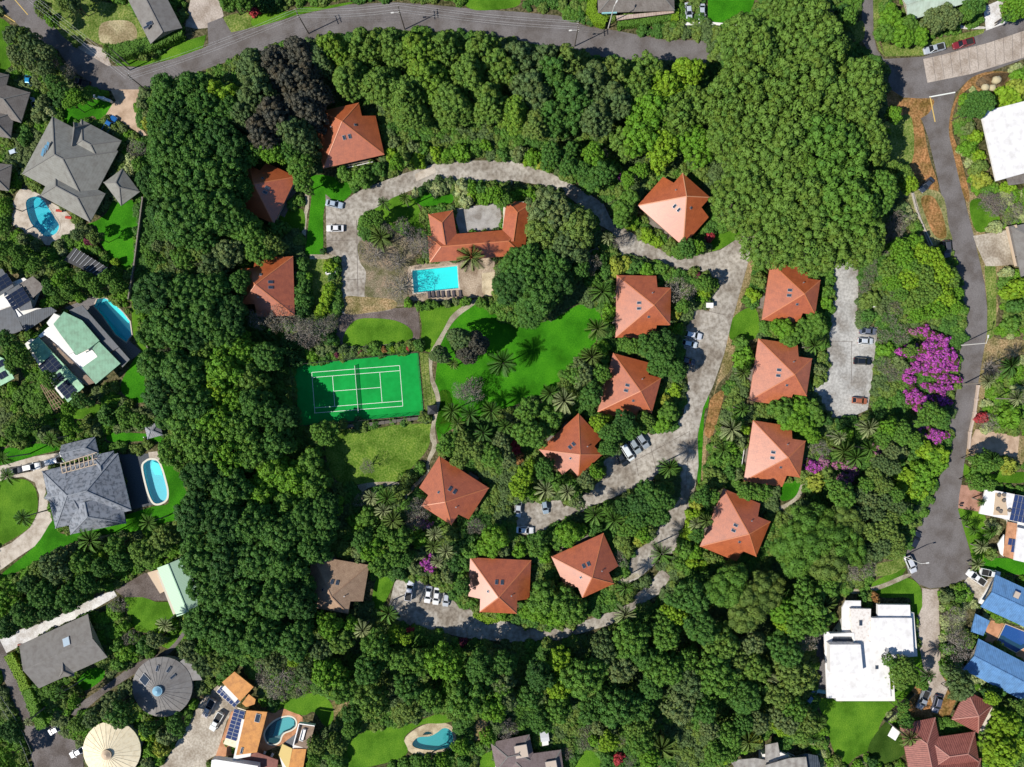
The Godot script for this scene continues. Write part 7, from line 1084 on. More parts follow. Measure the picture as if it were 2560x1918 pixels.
func wing(o: Node3D, a: Vector2, b: Vector2, wide: float, eave: float, rise: float, hip_a: bool, hip_b: bool, mat: Material, caps: Material = null, called := "roof") -> void:   # hipped or gabled range along a-b
	var u := (b - a).normalized()
	var s := Vector2(-u.y, u.x) * wide / 2
	var run := wide / 2
	var v3 := func(p: Vector2, y: float) -> Vector3: return Vector3(p.x, y, p.y)
	var e := [v3.call(a + s, eave), v3.call(b + s, eave), v3.call(b - s, eave), v3.call(a - s, eave)]
	var len_ab := a.distance_to(b)
	var inset := minf(run, len_ab * 0.499)
	var r0: Vector3 = v3.call(a + u * (inset if hip_a else 0.0), eave + rise)
	var r1: Vector3 = v3.call(b - u * (inset if hip_b else 0.0), eave + rise)
	var g := geo(o)
	var faces := []
	faces.append([e[1], r1, r0, e[0]])
	faces.append([e[3], r0, r1, e[2]])
	if hip_a: faces.append([e[0], r0, e[3]])
	if hip_b: faces.append([e[2], r1, e[1]])
	for f in faces:   # wind them upwards
		if ((f[1] - f[0]) as Vector3).cross(f[2] - f[0]).y < 0: f.reverse()
	facets(g, faces)
	part(called, g, mat, o)
	if caps:
		for l in [[r0, r1], [e[0] if hip_a else r0, r0], [e[3] if hip_a else r0, r0], [e[1] if hip_b else r1, r1], [e[2] if hip_b else r1, r1]]:
			if (l[0] as Vector3).distance_to(l[1]) < 0.5: continue
			var q := geo(o)
			q.bar(l[0] + Vector3(0, 0.03, 0), l[1] + Vector3(0, 0.03, 0), 0.26, 0.14)
			part("ridge_cap", q, caps, o)
	if not hip_a or not hip_b:
		var w := geo(o)
		for k in 2:
			if (hip_a if k == 0 else hip_b): continue
			var p: Vector2 = a if k == 0 else b
			var inw := u * (0.35 if k == 0 else -0.35)
			var q := p + inw
			w.fan([v3.call(q + s * 0.9, eave - 0.25), v3.call(q - s * 0.9, eave - 0.25), v3.call(q, eave + rise - 0.3)])
			w.fan([v3.call(q, eave + rise - 0.3), v3.call(q - s * 0.9, eave - 0.25), v3.call(q + s * 0.9, eave - 0.25)])
		part("gable", w, M.wall_cream, o)

func walls(o: Node3D, poly: PackedVector2Array, high: float, mat: Material, openings := true, called := "wall", base := 0.0) -> void:
	var g := geo(o)
	g.prism(poly, base, base + high)
	part(called, g, mat, o)
	if not openings: return
	var p := poly.duplicate()
	if not Geometry2D.is_polygon_clockwise(p): p.reverse()
	var door := false
	for i in p.size():
		var a := p[i]
		var b := p[(i + 1) % p.size()]
		var l := a.distance_to(b)
		if l < 4.5: continue
		var d := (b - a) / l
		var out := Vector2(d.y, -d.x)
		if Geometry2D.is_point_in_polygon((a + b) / 2 + out * 0.1, p): out = -out
		var count := mini(3, int(l / 4.2))
		for k in count:
			var m := a + d * l * (k + 0.5) / count
			var q := Basis(Vector3(d.x, 0, d.y), Vector3.UP, Vector3(d.x, 0, d.y).cross(Vector3.UP))
			var is_door := not door and k == count / 2
			var size := Vector3(1.1, 2.1, 0.1) if is_door else Vector3(1.6, 1.25, 0.1)
			var c := Vector3(m.x + out.x * 0.03, base + (1.06 if is_door else 1.65), m.y + out.y * 0.03)
			var w := geo(o)
			w.box(c, size, q)
			var f := part("door" if is_door else "window", w, M.timber if is_door else M.white_paint, o)
			var n := geo(o)
			n.box(c + Vector3(out.x, 0, out.y) * 0.045, Vector3(0.08, 0.3, 0.04) if is_door else size - Vector3(0.2, 0.2, 0.06), q)
			part("handle" if is_door else "pane", n, M.steel if is_door else M.glass, f)
			door = door or is_door

func roof_box(o: Node3D, called: String, at: Vector3, size: Vector3, deg: float, mat: Material, tilt := Vector3.UP) -> MeshInstance3D:
	var u := Vector3(cos(deg_to_rad(deg)), 0, sin(deg_to_rad(deg)))
	u = (u - tilt * u.dot(tilt)).normalized()
	var g := geo(o)
	g.box(at, size, Basis(u, tilt, u.cross(tilt)))
	return part(called, g, mat, o)

func solar(o: Node3D, at: Vector3, cols: int, rows: int, deg: float, tilt := Vector3.UP, cell := Vector2(1.05, 1.65), mat: Material = null) -> void:   # an array of panels, each one by itself
	var u := Vector3(cos(deg_to_rad(deg)), 0, sin(deg_to_rad(deg)))
	u = (u - tilt * u.dot(tilt)).normalized()
	var w := u.cross(tilt)
	for i in cols:
		for j in rows:
			var c := at + u * (i - (cols - 1) / 2.0) * (cell.x + 0.07) + w * (j - (rows - 1) / 2.0) * (cell.y + 0.07) + tilt * 0.1
			var g := geo(o)
			g.box(c, Vector3(cell.x, 0.05, cell.y), Basis(u, tilt, w))
			var p := part("solar_panel", g, M.panel_frame if mat == M.solar_dark else M.alloy, o)
			var s := geo(o)
			s.box(c + tilt * 0.027, Vector3(cell.x - 0.07, 0.012, cell.y - 0.07), Basis(u, tilt, w))
			part("cell_sheet", s, mat if mat else M.solar, p)

func skylight(o: Node3D, at: Vector3, deg: float, tilt: Vector3, size := Vector2(0.75, 1.15), pane: Material = null) -> void:
	var f := roof_box(o, "skylight", at + tilt * 0.1, Vector3(size.x, 0.2, size.y), deg, M.alloy, tilt)
	var u := Vector3(cos(deg_to_rad(deg)), 0, sin(deg_to_rad(deg)))
	u = (u - tilt * u.dot(tilt)).normalized()
	var g := geo(o)
	g.box(at + tilt * 0.21, Vector3(size.x - 0.16, 0.03, size.y - 0.16), Basis(u, tilt, u.cross(tilt)))
	part("pane", g, pane if pane else M.glass, f)

# one villa: a, b are the ends of its long eave, with the house on the side that lies clockwise-inward of a-b
func villa(label: String, a: Vector2, b: Vector2, mat: Material, caps: Material, spec := "") -> void:
	const EAVE := 3.6
	var h := a.distance_to(b) / 2
	var v := (b - a).normalized()
	var u := Vector2(v.y, -v.x)
	var apex2 := (a + b) / 2 + u * h * 1.1
	var rise := h * 0.53
	var o := thing("brown_roofed_villa" if spec == "brown" else "orange_tiled_villa", label, "villa", Vector3(apex2.x, 0, apex2.y), "hip-roofed villas of the estate")
	var at := func(p: float, q: float) -> Vector3:   # on the roof planes: height falls with the cross run
		var w := apex2 + u * h * p + v * h * q
		return Vector3(w.x, EAVE + rise * (1.0 - absf(q)), w.y)
	var top: Vector3 = at.call(0, 0)
	var low0: Vector3 = at.call(-1.1, -1)
	var low1: Vector3 = at.call(-1.1, 1)
	var high0: Vector3 = at.call(0.6, -0.6)
	var high1: Vector3 = at.call(0.6, 0.6)
	var g := geo(o)
	var faces := [[low0, top, low1], [high1, top, high0]]
	for k in 2:
		var q := -1.0 if k == 0 else 1.0
		var inner: Vector3 = at.call(0.17, 0.6 * q)
		var lo: Vector3 = low0 if k == 0 else low1
		var hi: Vector3 = high0 if k == 0 else high1
		faces.append_array([[inner, at.call(0.17, q), lo], [inner, lo, top], [inner, top, hi]])
	for f in faces:
		if ((f[1] - f[0]) as Vector3).cross(f[2] - f[0]).y < 0: f.reverse()
	facets(g, faces)
	part("roof", g, mat, o)
	for corner in [low0, low1, high0, high1]:
		var q := geo(o)
		q.bar(corner + Vector3(0, 0.02, 0), top + Vector3(0, 0.02, 0), 0.24, 0.1)
		part("ridge_cap", q, caps, o)
	var plan := PackedVector2Array()
	for p in [[-0.95, -0.86], [0.05, -0.86], [0.05, -0.5], [0.5, -0.5], [0.5, 0.5], [0.05, 0.5], [0.05, 0.86], [-0.95, 0.86]]: plan.append(apex2 + u * h * p[0] + v * h * p[1])
	walls(o, plan, EAVE - 0.1, M.wall_cream)
	# skylights in pairs and a pipe or two on the faces
	var on := func(p: float, q: float, long: bool) -> Vector3:
		var w := apex2 + u * h * p + v * h * q
		return Vector3(w.x, EAVE + rise * (1.0 - (absf(p) / 1.1 if long else absf(q))), w.y)
	var n_long := (Vector3(-u.x, 0, -u.y) * rise / (h * 1.1) + Vector3.UP).normalized()
	var n_side := (Vector3(v.x, 0, v.y) * rise / h + Vector3.UP).normalized()
	var deg := rad_to_deg(u.angle())
	for q in [-0.08, 0.1]: skylight(o, on.call(-0.42, q, true), deg + 90.0, n_long)
	var s := on.call(-0.12, 0.35, false) as Vector3
	skylight(o, s, deg, n_side, Vector2(0.6, 0.6))
	var pipe := geo(o)
	var c := on.call(-0.02, -0.4, false) as Vector3
	pipe.tube(c - Vector3(0, 0.1, 0), c + Vector3(0, 0.5, 0), 0.09, 0.09)
	pipe.tube(c + Vector3(0, 0.5, 0), c + Vector3(0, 0.58, 0), 0.17, 0.17)
	part("vent_pipe", pipe, M.steel, o)
	# a lanai with a white rail along the long side
	var deck := geo(o)
	var e0 := apex2 - u * h * 1.15 - v * h * 0.55
	var e1 := apex2 - u * h * 1.15 + v * h * 0.55
	deck.prism(PackedVector2Array([e0, e1, apex2 - u * h * 0.96 + v * h * 0.55, apex2 - u * h * 0.96 - v * h * 0.55]), 0.0, 0.45)
	part("lanai_deck", deck, M.timber_grey, o)
	if spec.contains("rail"):
		for k in 8:
			var p := e0.lerp(e1, k / 7.0)
			var b2 := geo(o)
			b2.box(Vector3(p.x, 0.95, p.y), Vector3(0.12, 1.0, 0.12))
			part("rail_post", b2, M.white_paint, o)
		var rl := geo(o)
		rl.bar(Vector3(e0.x, 1.45, e0.y), Vector3(e1.x, 1.45, e1.y), 0.14, 0.07)
		part("rail", rl, M.white_paint, o)
	keep_clear(shrink(plan, -1.2))

func pole(label: String, x: float, z: float, tall: float, arm: float, deg: float, style := "light") -> Node3D:
	var o := thing("street_lamp" if style != "power" else "utility_pole", label, "street lamp" if style != "power" else "utility pole", Vector3(x, 0, z), "poles along the streets")
	var g := geo(o)
	g.tube(Vector3(x, 0, z), Vector3(x, tall, z), 0.17, 0.11)
	part("pole", g, M.pole_wood if style == "power" else M.pale_metal, o)
	var d := Vector3(cos(deg_to_rad(deg)), 0, sin(deg_to_rad(deg)))
	if style == "power":
		for k in 2:
			var a := geo(o)
			var y := tall - 0.4 - 1.0 * k
			a.bar(Vector3(x, y, z) - d * 1.2, Vector3(x, y, z) + d * 1.2, 0.14, 0.12)
			var arm_part := part("crossarm", a, M.pole_wood, o)
			for q in [-1.05, -0.5, 0.5, 1.05]:
				var i := geo(o)
				i.tube(Vector3(x, y, z) + d * q, Vector3(x, y + 0.25, z) + d * q, 0.06, 0.04)
				part("insulator", i, M.white_paint, arm_part)
	if arm > 0:
		var e := d if style != "power" else Vector3(-d.z, 0, d.x)
		var b := geo(o)
		var y2 := tall if style != "power" else tall - 2.6
		b.bar(Vector3(x, y2 - 0.05, z), Vector3(x, y2 + 0.25, z) + e * arm, 0.09)
		part("arm", b, M.pale_metal, o)
		var c := geo(o)
		c.box(Vector3(x, y2 + 0.22, z) + e * (arm + 0.3), Vector3(0.75, 0.16, 0.34), Basis(e, Vector3.UP, e.cross(Vector3.UP)))
		var head := part("lamp_head", c, M.pale_metal, o)
		var l := geo(o)
		l.box(Vector3(x, y2 + 0.12, z) + e * (arm + 0.3), Vector3(0.5, 0.05, 0.24), Basis(e, Vector3.UP, e.cross(Vector3.UP)))
		part("lens", l, M.glass, head)
	return o

func wires(label: String, a: Vector3, b: Vector3, gap: float) -> void:
	var o := thing("power_line", label, "power line", (a + b) / 2)
	var s := (b - a).cross(Vector3.UP).normalized()
	for k in [-1.0, -0.45, 0.45, 1.0]:
		if gap < 1.0 and absf(k) == 0.45: continue
		var g := geo(o)
		var last: Vector3 = a + s * gap * k
		for i in range(1, 9):
			var q := i / 8.0
			var p: Vector3 = a.lerp(b, q) + s * gap * k - Vector3(0, 1.1 * sin(PI * q), 0)
			g.tube(last, p, 0.016, 0.016, 5)
			last = p
		part("wire", g, M.alloy_pale, o)

# -- vehicles: lengthwise along x, front towards +x
var car_meshes := {}
func car_parts(style: String) -> Dictionary:
	if car_meshes.has(style): return car_meshes[style]
	var L := {"sedan": 4.7, "suv": 4.8, "pickup": 5.6, "van": 5.2, "hatch": 4.1}[style] as float
	var W := {"sedan": 1.82, "suv": 1.92, "pickup": 1.98, "van": 2.0, "hatch": 1.74}[style] as float
	var H := {"sedan": 1.44, "suv": 1.72, "pickup": 1.8, "van": 2.0, "hatch": 1.5}[style] as float
	var belt := 0.92 if style in ["sedan", "hatch"] else 1.06
	var cab := {"sedan": [-1.75, -1.0, 0.35, 1.15], "suv": [-2.2, -1.75, 0.3, 1.1], "pickup": [-0.55, -0.3, 0.75, 1.4], "van": [-2.5, -2.2, 1.1, 1.9], "hatch": [-1.95, -1.35, 0.25, 1.0]}[style] as Array
	var d := {}
	# lower body: cross-sections along its length, narrowing at bow and stern
	var g := Geo.new()
	var rows := []
	for s in [[-0.5, 0.8, 0.45, 0.78], [-0.488, 0.93, 0.3, 0.9], [-0.4, 1.0, 0.26, 0.97], [0.2, 1.0, 0.26, 1.0], [0.36, 0.98, 0.26, 0.93], [0.46, 0.9, 0.28, 0.84], [0.49, 0.8, 0.34, 0.74], [0.5, 0.7, 0.42, 0.64]]:
		var x: float = s[0] * L
		var w: float = s[1] * W / 2
		var top: float = s[3] * belt
		var ring := []
		for p in [[-0.86, 0.0], [-1.0, 0.16], [-1.0, 0.62], [-0.93, 0.9], [-0.8, 1.0], [0.8, 1.0], [0.93, 0.9], [1.0, 0.62], [1.0, 0.16], [0.86, 0.0]]: ring.append(Vector3(x, lerpf(s[2], top, p[1]), p[0] * w))
		rows.append(ring)
	for i in rows.size() - 1:
		for j in 10:
			var k := (j + 1) % 10
			g.quad(rows[i][j], rows[i][k], rows[i + 1][k], rows[i + 1][j])
	var front: Array = rows[-1].duplicate()
	g.fan(front)
	var back: Array = rows[0].duplicate()
	back.reverse()
	g.fan(back)
	if style == "pickup":   # the walls of the load bed
		for s in [-1, 1]: g.box(Vector3(-1.65, belt + 0.1, s * (W / 2 - 0.12)), Vector3(2.15, 0.3, 0.12))
		g.box(Vector3(-2.68, belt + 0.1, 0), Vector3(0.1, 0.3, W - 0.36))
	d.body = g.done()
	# glasshouse: four panes that lean in
	var y0 := belt - 0.03
	var w0 := W / 2 - 0.1
	var w1 := W / 2 - 0.3
	var b := [Vector3(cab[0], y0, -w0), Vector3(cab[3], y0, -w0), Vector3(cab[3], y0, w0), Vector3(cab[0], y0, w0)]
	var t := [Vector3(cab[1], H - 0.05, -w1), Vector3(cab[2], H - 0.05, -w1), Vector3(cab[2], H - 0.05, w1), Vector3(cab[1], H - 0.05, w1)]
	for k in [["windscreen", 1, 2], ["side_window", 2, 3], ["rear_window", 3, 0], ["side_window_", 0, 1]]:
		var q := Geo.new()
		q.quad(b[k[2]], b[k[1]], t[k[1]], t[k[2]])
		var inward: Vector3 = (b[0] + b[2] - b[k[1]] - b[k[2]]).normalized() * 0.04
		q.quad(b[k[1]] + inward, b[k[2]] + inward, t[k[2]] + inward, t[k[1]] + inward)
		d[k[0]] = q.done()
	var roof := Geo.new()
	var lift := Vector3(0, 0.07, 0)
	var inset := [t[0] + lift + Vector3(0.12, 0, 0.1), t[1] + lift + Vector3(-0.14, 0, 0.1), t[2] + lift + Vector3(-0.14, 0, -0.1), t[3] + lift + Vector3(0.12, 0, -0.1)]
	roof.fan([inset[3], inset[2], inset[1], inset[0]])
	for k in 4: roof.quad(t[(k + 1) % 4], t[k], inset[k], inset[(k + 1) % 4])
	roof.fan([t[0], t[1], t[2], t[3]])
	for k in 4: roof.bar(b[k], t[k], 0.09)
	d.roof_panel = roof.done()
	var wheel := Geo.new()
	wheel.tube(Vector3(0, 0, -0.11), Vector3(0, 0, 0.11), 0.33, 0.33, 14)
	d.wheel = wheel.done()
	var rim := Geo.new()
	rim.tube(Vector3(0, 0, -0.118), Vector3(0, 0, 0.118), 0.2, 0.2, 10)
	d.rim = rim.done()
	var lamp := Geo.new()
	lamp.box(Vector3.ZERO, Vector3(0.12, 0.16, 0.34))
	d.lamp = lamp.done()
	var mirror := Geo.new()
	mirror.box(Vector3.ZERO, Vector3(0.14, 0.14, 0.22))
	d.mirror = mirror.done()
	if style == "pickup":
		var bed := Geo.new()
		bed.box(Vector3(-1.65, belt + 0.02, 0), Vector3(2.05, 0.03, W - 0.42))
		d.bed_liner = bed.done()
	d.size = [L, W, H, belt, cab[3]]
	car_meshes[style] = d
	return d

var paints := {}
func car(label: String, style: String, r: float, g: float, b: float, x: float, z: float, deg: float) -> void:   # deg: heading of the bonnet, clockwise from +x seen from above
	var key := Vector3(r, g, b)
	if not paints.has(key):
		var m := paint(r, g, b, 0.28, 0.15)
		m.clearcoat_enabled = true
		m.clearcoat = 0.8
		m.clearcoat_roughness = 0.06
		paints[key] = m
	var d := car_parts(style)
	var o := thing("parked_car" if style != "pickup" and style != "van" else "parked_" + style, label, "car" if style != "pickup" and style != "van" else style, Vector3(x, 0.07, z), "vehicles parked on the drives and streets")
	o.rotation.y = -deg_to_rad(deg)
	put("body", d.body, paints[key], o)
	put("windscreen", d.windscreen, M.car_glass, o)
	put("rear_window", d.rear_window, M.car_glass, o)
	put("side_window", d.side_window, M.car_glass, o)
	put("side_window", d["side_window_"], M.car_glass, o)
	put("roof_panel", d.roof_panel, paints[key], o)
	var L: float = d.size[0]
	var W: float = d.size[1]
	for sx in [-0.3, 0.32]:
		for sz in [-1, 1]:
			var w := put("wheel", d.wheel, M.rubber, o, Transform3D(Basis.IDENTITY, Vector3(L * sx, 0.33, sz * (W / 2 - 0.1))))
			put("rim", d.rim, M.steel, w)
	for sz in [-1, 1]:
		put("headlight", d.lamp, M.lamp_glass, o, Transform3D(Basis.IDENTITY, Vector3(L * 0.482, d.size[3] * 0.66, sz * W * 0.31)))
		put("tail_light", d.lamp, M.red_lens, o, Transform3D(Basis.IDENTITY, Vector3(-L * 0.494, d.size[3] * 0.72, sz * W * 0.33)))
		put("wing_mirror", d.mirror, paints[key], o, Transform3D(Basis.IDENTITY, Vector3(d.size[4] - 0.35, d.size[3] + 0.06, sz * (W / 2 + 0.07))))
	if d.has("bed_liner"): put("bed_liner", d.bed_liner, M.rubber, o)

func pool(called: String, label: String, poly: PackedVector2Array, deep: float, floor_mat: Material, coping: float, coping_mat: Material, shelf := PackedVector2Array(), shelf_mat: Material = null) -> void:
	var o := thing(called, label, "swimming pool", mid_of(poly))
	var p := poly.duplicate()
	if not Geometry2D.is_polygon_clockwise(p): p.reverse()
	var g := geo(o)
	for i in p.size():
		var a := p[i]
		var b := p[(i + 1) % p.size()]
		g.quad(Vector3(a.x, -deep, a.y), Vector3(b.x, -deep, b.y), Vector3(b.x, 0.06, b.y), Vector3(a.x, 0.06, a.y))
	g.flat(p, -deep)
	part("basin", g, floor_mat, o)
	if shelf.size():
		var s := geo(o)
		s.prism(shelf, -deep, -0.35)
		part("shelf", s, shelf_mat, o)
	var w := geo(o)
	w.flat(p, -0.08)
	part("water", w, M.water, o)
	var ring := geo(o)
	var big: PackedVector2Array = Geometry2D.offset_polygon(p, coping, Geometry2D.JOIN_MITER)[0]
	for q in cut(big, [p]): ring.flat(q, 0.1)
	var bp := big.duplicate()
	if not Geometry2D.is_polygon_clockwise(bp): bp.reverse()
	ring.prism(bp, -0.05, 0.1, false)
	part("coping", ring, coping_mat, o)
	keep_clear(big)

func slab(o: Node3D, called: String, poly: PackedVector2Array, y0: float, y1: float, mat: Material) -> void:
	var g := geo(o)
	g.prism(poly, y0, y1)
	var q := poly.duplicate()
	if not Geometry2D.is_polygon_clockwise(q): q.reverse()
	g.flat(q, y0)
	part(called, g, mat, o)
	keep_clear(poly)

func round_house(label: String, c: Vector2, reach: float, eave: float, rise: float, mat: Material, cap: Material, lights: bool) -> void:
	var o := thing("round_house", label, "round house", Vector3(c.x, 0, c.y))
	var n := 28
	var at := func(i: int, k: float, y: float) -> Vector3: return Vector3(c.x + cos(TAU * i / n) * reach * k, y, c.y + sin(TAU * i / n) * reach * k)
	for i in n:   # tapering roof sheets with standing seams between
		var g := geo(o)
		facets(g, [[at.call(i + 1, 1, eave), at.call(i, 1, eave), at.call(i, 0.12, eave + rise), at.call(i + 1, 0.12, eave + rise)]], 0.15)
		part("roof_sheet", g, mat, o)
		var s := geo(o)
		s.bar((at.call(i, 1, eave) as Vector3) + Vector3(0, 0.03, 0), (at.call(i, 0.12, eave + rise) as Vector3) + Vector3(0, 0.03, 0), 0.08, 0.05)
		part("seam", s, mat, o)
	var w := geo(o)
	w.tube(Vector3(c.x, 0, c.y), Vector3(c.x, eave, c.y), reach * 0.88, reach * 0.88, n)
	part("wall", w, M.wall_cream, o)
	var d := geo(o)
	d.tube(Vector3(c.x, eave + rise - 0.1, c.y), Vector3(c.x, eave + rise + 0.35, c.y), 1.35, 1.3, 20)
	d.tube(Vector3(c.x, eave + rise + 0.35, c.y), Vector3(c.x, eave + rise + 0.9, c.y), 1.2, 0.35, 20)
	part("cap", d, cap, o)
	if lights:
		for q in [[-0.1, -0.66, -80.0], [0.27, -0.62, -60.0], [0.42, -0.4, -40.0], [-0.5, -0.3, 215.0]]:
			var p := Vector3(c.x + reach * q[0], eave + rise * (1.0 - Vector2(q[0], q[1]).length()) + 0.12, c.y + reach * q[1])
			var tilt := (Vector3(q[0], 0, q[1]).normalized() * 0.3 + Vector3.UP).normalized()
			skylight(o, p, q[2], tilt, Vector2(1.5, 0.7) if q[1] != -0.3 else Vector2(2.6, 2.2))
		slab(o, "fan_roof", PackedVector2Array([c + Vector2(0.55, -0.8) * reach, c + Vector2(0.85, -1.08) * reach, c + Vector2(1.32, -0.22) * reach, c + Vector2(0.94, -0.2) * reach]), 2.9, 3.1, M.grey_metal_warm)
	var ring := PackedVector2Array()
	for i in 16: ring.append(c + Vector2.from_angle(TAU * i / 16) * reach * 0.95)
	keep_clear(ring)

func sofa(label: String, at: Vector3, deg: float, long: float) -> void:
	var o := thing("garden_sofa", label, "sofa", at)
	var u := Vector3(cos(deg_to_rad(deg)), 0, sin(deg_to_rad(deg)))
	var b := Basis(u, Vector3.UP, u.cross(Vector3.UP))
	for k in 3:
		var g := geo(o); g.box(at + u * (k - 1) * long / 3 + Vector3(0, 0.25, 0), Vector3(long / 3 - 0.04, 0.45, 0.85), b); part("seat", g, M.white_paint, o)
	var h := geo(o); h.box(at + b.z * 0.5 + Vector3(0, 0.42, 0), Vector3(long, 0.84, 0.18), b); part("backrest", h, M.white_paint, o)
	for e in [-1, 1]:
		var g := geo(o); g.box(at + u * e * (long / 2 + 0.08) + Vector3(0, 0.35, 0), Vector3(0.15, 0.66, 0.95), b); part("armrest", g, M.white_paint, o)

func lounger(label: String, x: float, z: float, deg: float, fabric: Material) -> void:
	var o := thing("sun_lounger", label, "sun lounger", Vector3(x, 0.06, z), "sun loungers by the pools")
	o.rotation.y = -deg_to_rad(deg)
	var g := Geo.new(); g.box(Vector3(-0.3, 0.34, 0), Vector3(1.3, 0.1, 0.66)); put("seat", g.done(), fabric, o)
	g = Geo.new(); g.box(Vector3(0.62, 0.52, 0), Vector3(0.72, 0.09, 0.66), Basis(Vector3.BACK, 0.5)); put("backrest", g.done(), fabric, o)
	for k in 4:
		g = Geo.new(); g.box(Vector3(-0.85 if k < 2 else 0.6, 0.16, 0.28 if k % 2 else -0.28), Vector3(0.06, 0.32, 0.06)); put("leg", g.done(), M.alloy, o)

func wall_run(called: String, label: String, path: PackedVector2Array, wide: float, high: float, mat: Material, piece := 3.0) -> void:   # a garden wall of panels between piers
	var o := thing(called, label, "wall", Vector3(path[0].x, 0, path[0].y))
	for i in path.size() - 1:
		var n := maxi(1, int(path[i].distance_to(path[i + 1]) / piece))
		for k in n:
			var a := path[i].lerp(path[i + 1], float(k) / n)
			var b := path[i].lerp(path[i + 1], float(k + 1) / n)
			var g := geo(o); g.bar(Vector3(a.x, high / 2, a.y), Vector3(b.x, high / 2, b.y), wide, high); part("panel", g, mat, o)
			var p := geo(o); p.box(Vector3(a.x, high / 2 + 0.05, a.y), Vector3(wide + 0.14, high + 0.1, wide + 0.14)); part("pier", p, mat, o)

func boulder(label: String, x: float, z: float, reach: float) -> void:
	var r := RandomNumberGenerator.new()
	r.seed = hash(label)
	var m := SphereMesh.new()
	m.radius = reach * 0.5; m.height = reach * 0.8; m.radial_segments = 14; m.rings = 8
	var arr := m.get_mesh_arrays()
	var f := FastNoiseLite.new(); f.frequency = 0.7; f.seed = r.randi() % 99
	for i in arr[Mesh.ARRAY_VERTEX].size():
		var p: Vector3 = arr[Mesh.ARRAY_VERTEX][i]
		arr[Mesh.ARRAY_VERTEX][i] = p * (1.0 + 0.45 * f.get_noise_3dv(p + Vector3(x, 0, z)))
	var q := ArrayMesh.new()
	q.add_surface_from_arrays(Mesh.PRIMITIVE_TRIANGLES, arr)
	var o := put("boulder", q, M.boulder, self, Transform3D(Basis.IDENTITY, Vector3(x, reach * 0.25, z)))
	tag(o, label, "boulder")

# ---------------------------------------------------------------- planting
# kinds of crown: reach (m), depth share, clump radius (m), clump spacing share, leaf length (m), leaves per clump, dome power, ragged outline
const CROWNS := {
	"fine": [7.0, 0.5, 0.72, 1.2, 0.36, 66, 0.42, 0.18],
	"tall": [5.5, 0.85, 0.68, 1.18, 0.4, 58, 0.75, 0.26],
	"dense": [5.5, 0.62, 0.78, 1.08, 0.42, 66, 0.5, 0.22],
	"loose": [4.5, 0.62, 0.68, 1.22, 0.4, 54, 0.55, 0.34],
	"knobby": [4.0, 0.6, 1.0, 1.02, 0.46, 110, 0.55, 0.22],
	"flat": [7.5, 0.34, 1.6, 0.9, 0.4, 230, 0.4, 0.2],
	"twiggy": [4.0, 0.62, 0.6, 1.25, 0.2, 15, 0.5, 0.35],
	"bush": [1.7, 0.75, 0.5, 1.0, 0.36, 40, 0.5, 0.3],
	"spray": [2.2, 0.55, 0.5, 1.0, 0.3, 48, 0.5, 0.6],
}
var crowns := {}
var bare := {}
var fronds: Array[ArrayMesh] = []
var tints := {}

func leaf_card(v: PackedVector3Array, n: PackedVector3Array, c: PackedColorArray, p: Vector3, out: Vector3, size: float, shade: Color, r: RandomNumberGenerator) -> void:
	var facing := (out + Vector3(r.randf_range(-1, 1), r.randf_range(-0.6, 1), r.randf_range(-1, 1)) * 0.75).normalized()
	var u := facing.cross(Vector3(r.randf_range(-1, 1), r.randf_range(-1, 1), r.randf_range(-1, 1))).normalized()
	var w := facing.cross(u)
	u *= size * 0.62
	w *= size * 0.4
	var soft_n := (facing * 0.55 + out * 0.6).normalized()
	var tip := p + u - facing * size * 0.12
	for q in [p - u, p + w, tip, p - u, tip, p - w]:
		v.append(q); n.append(soft_n); c.append(shade)

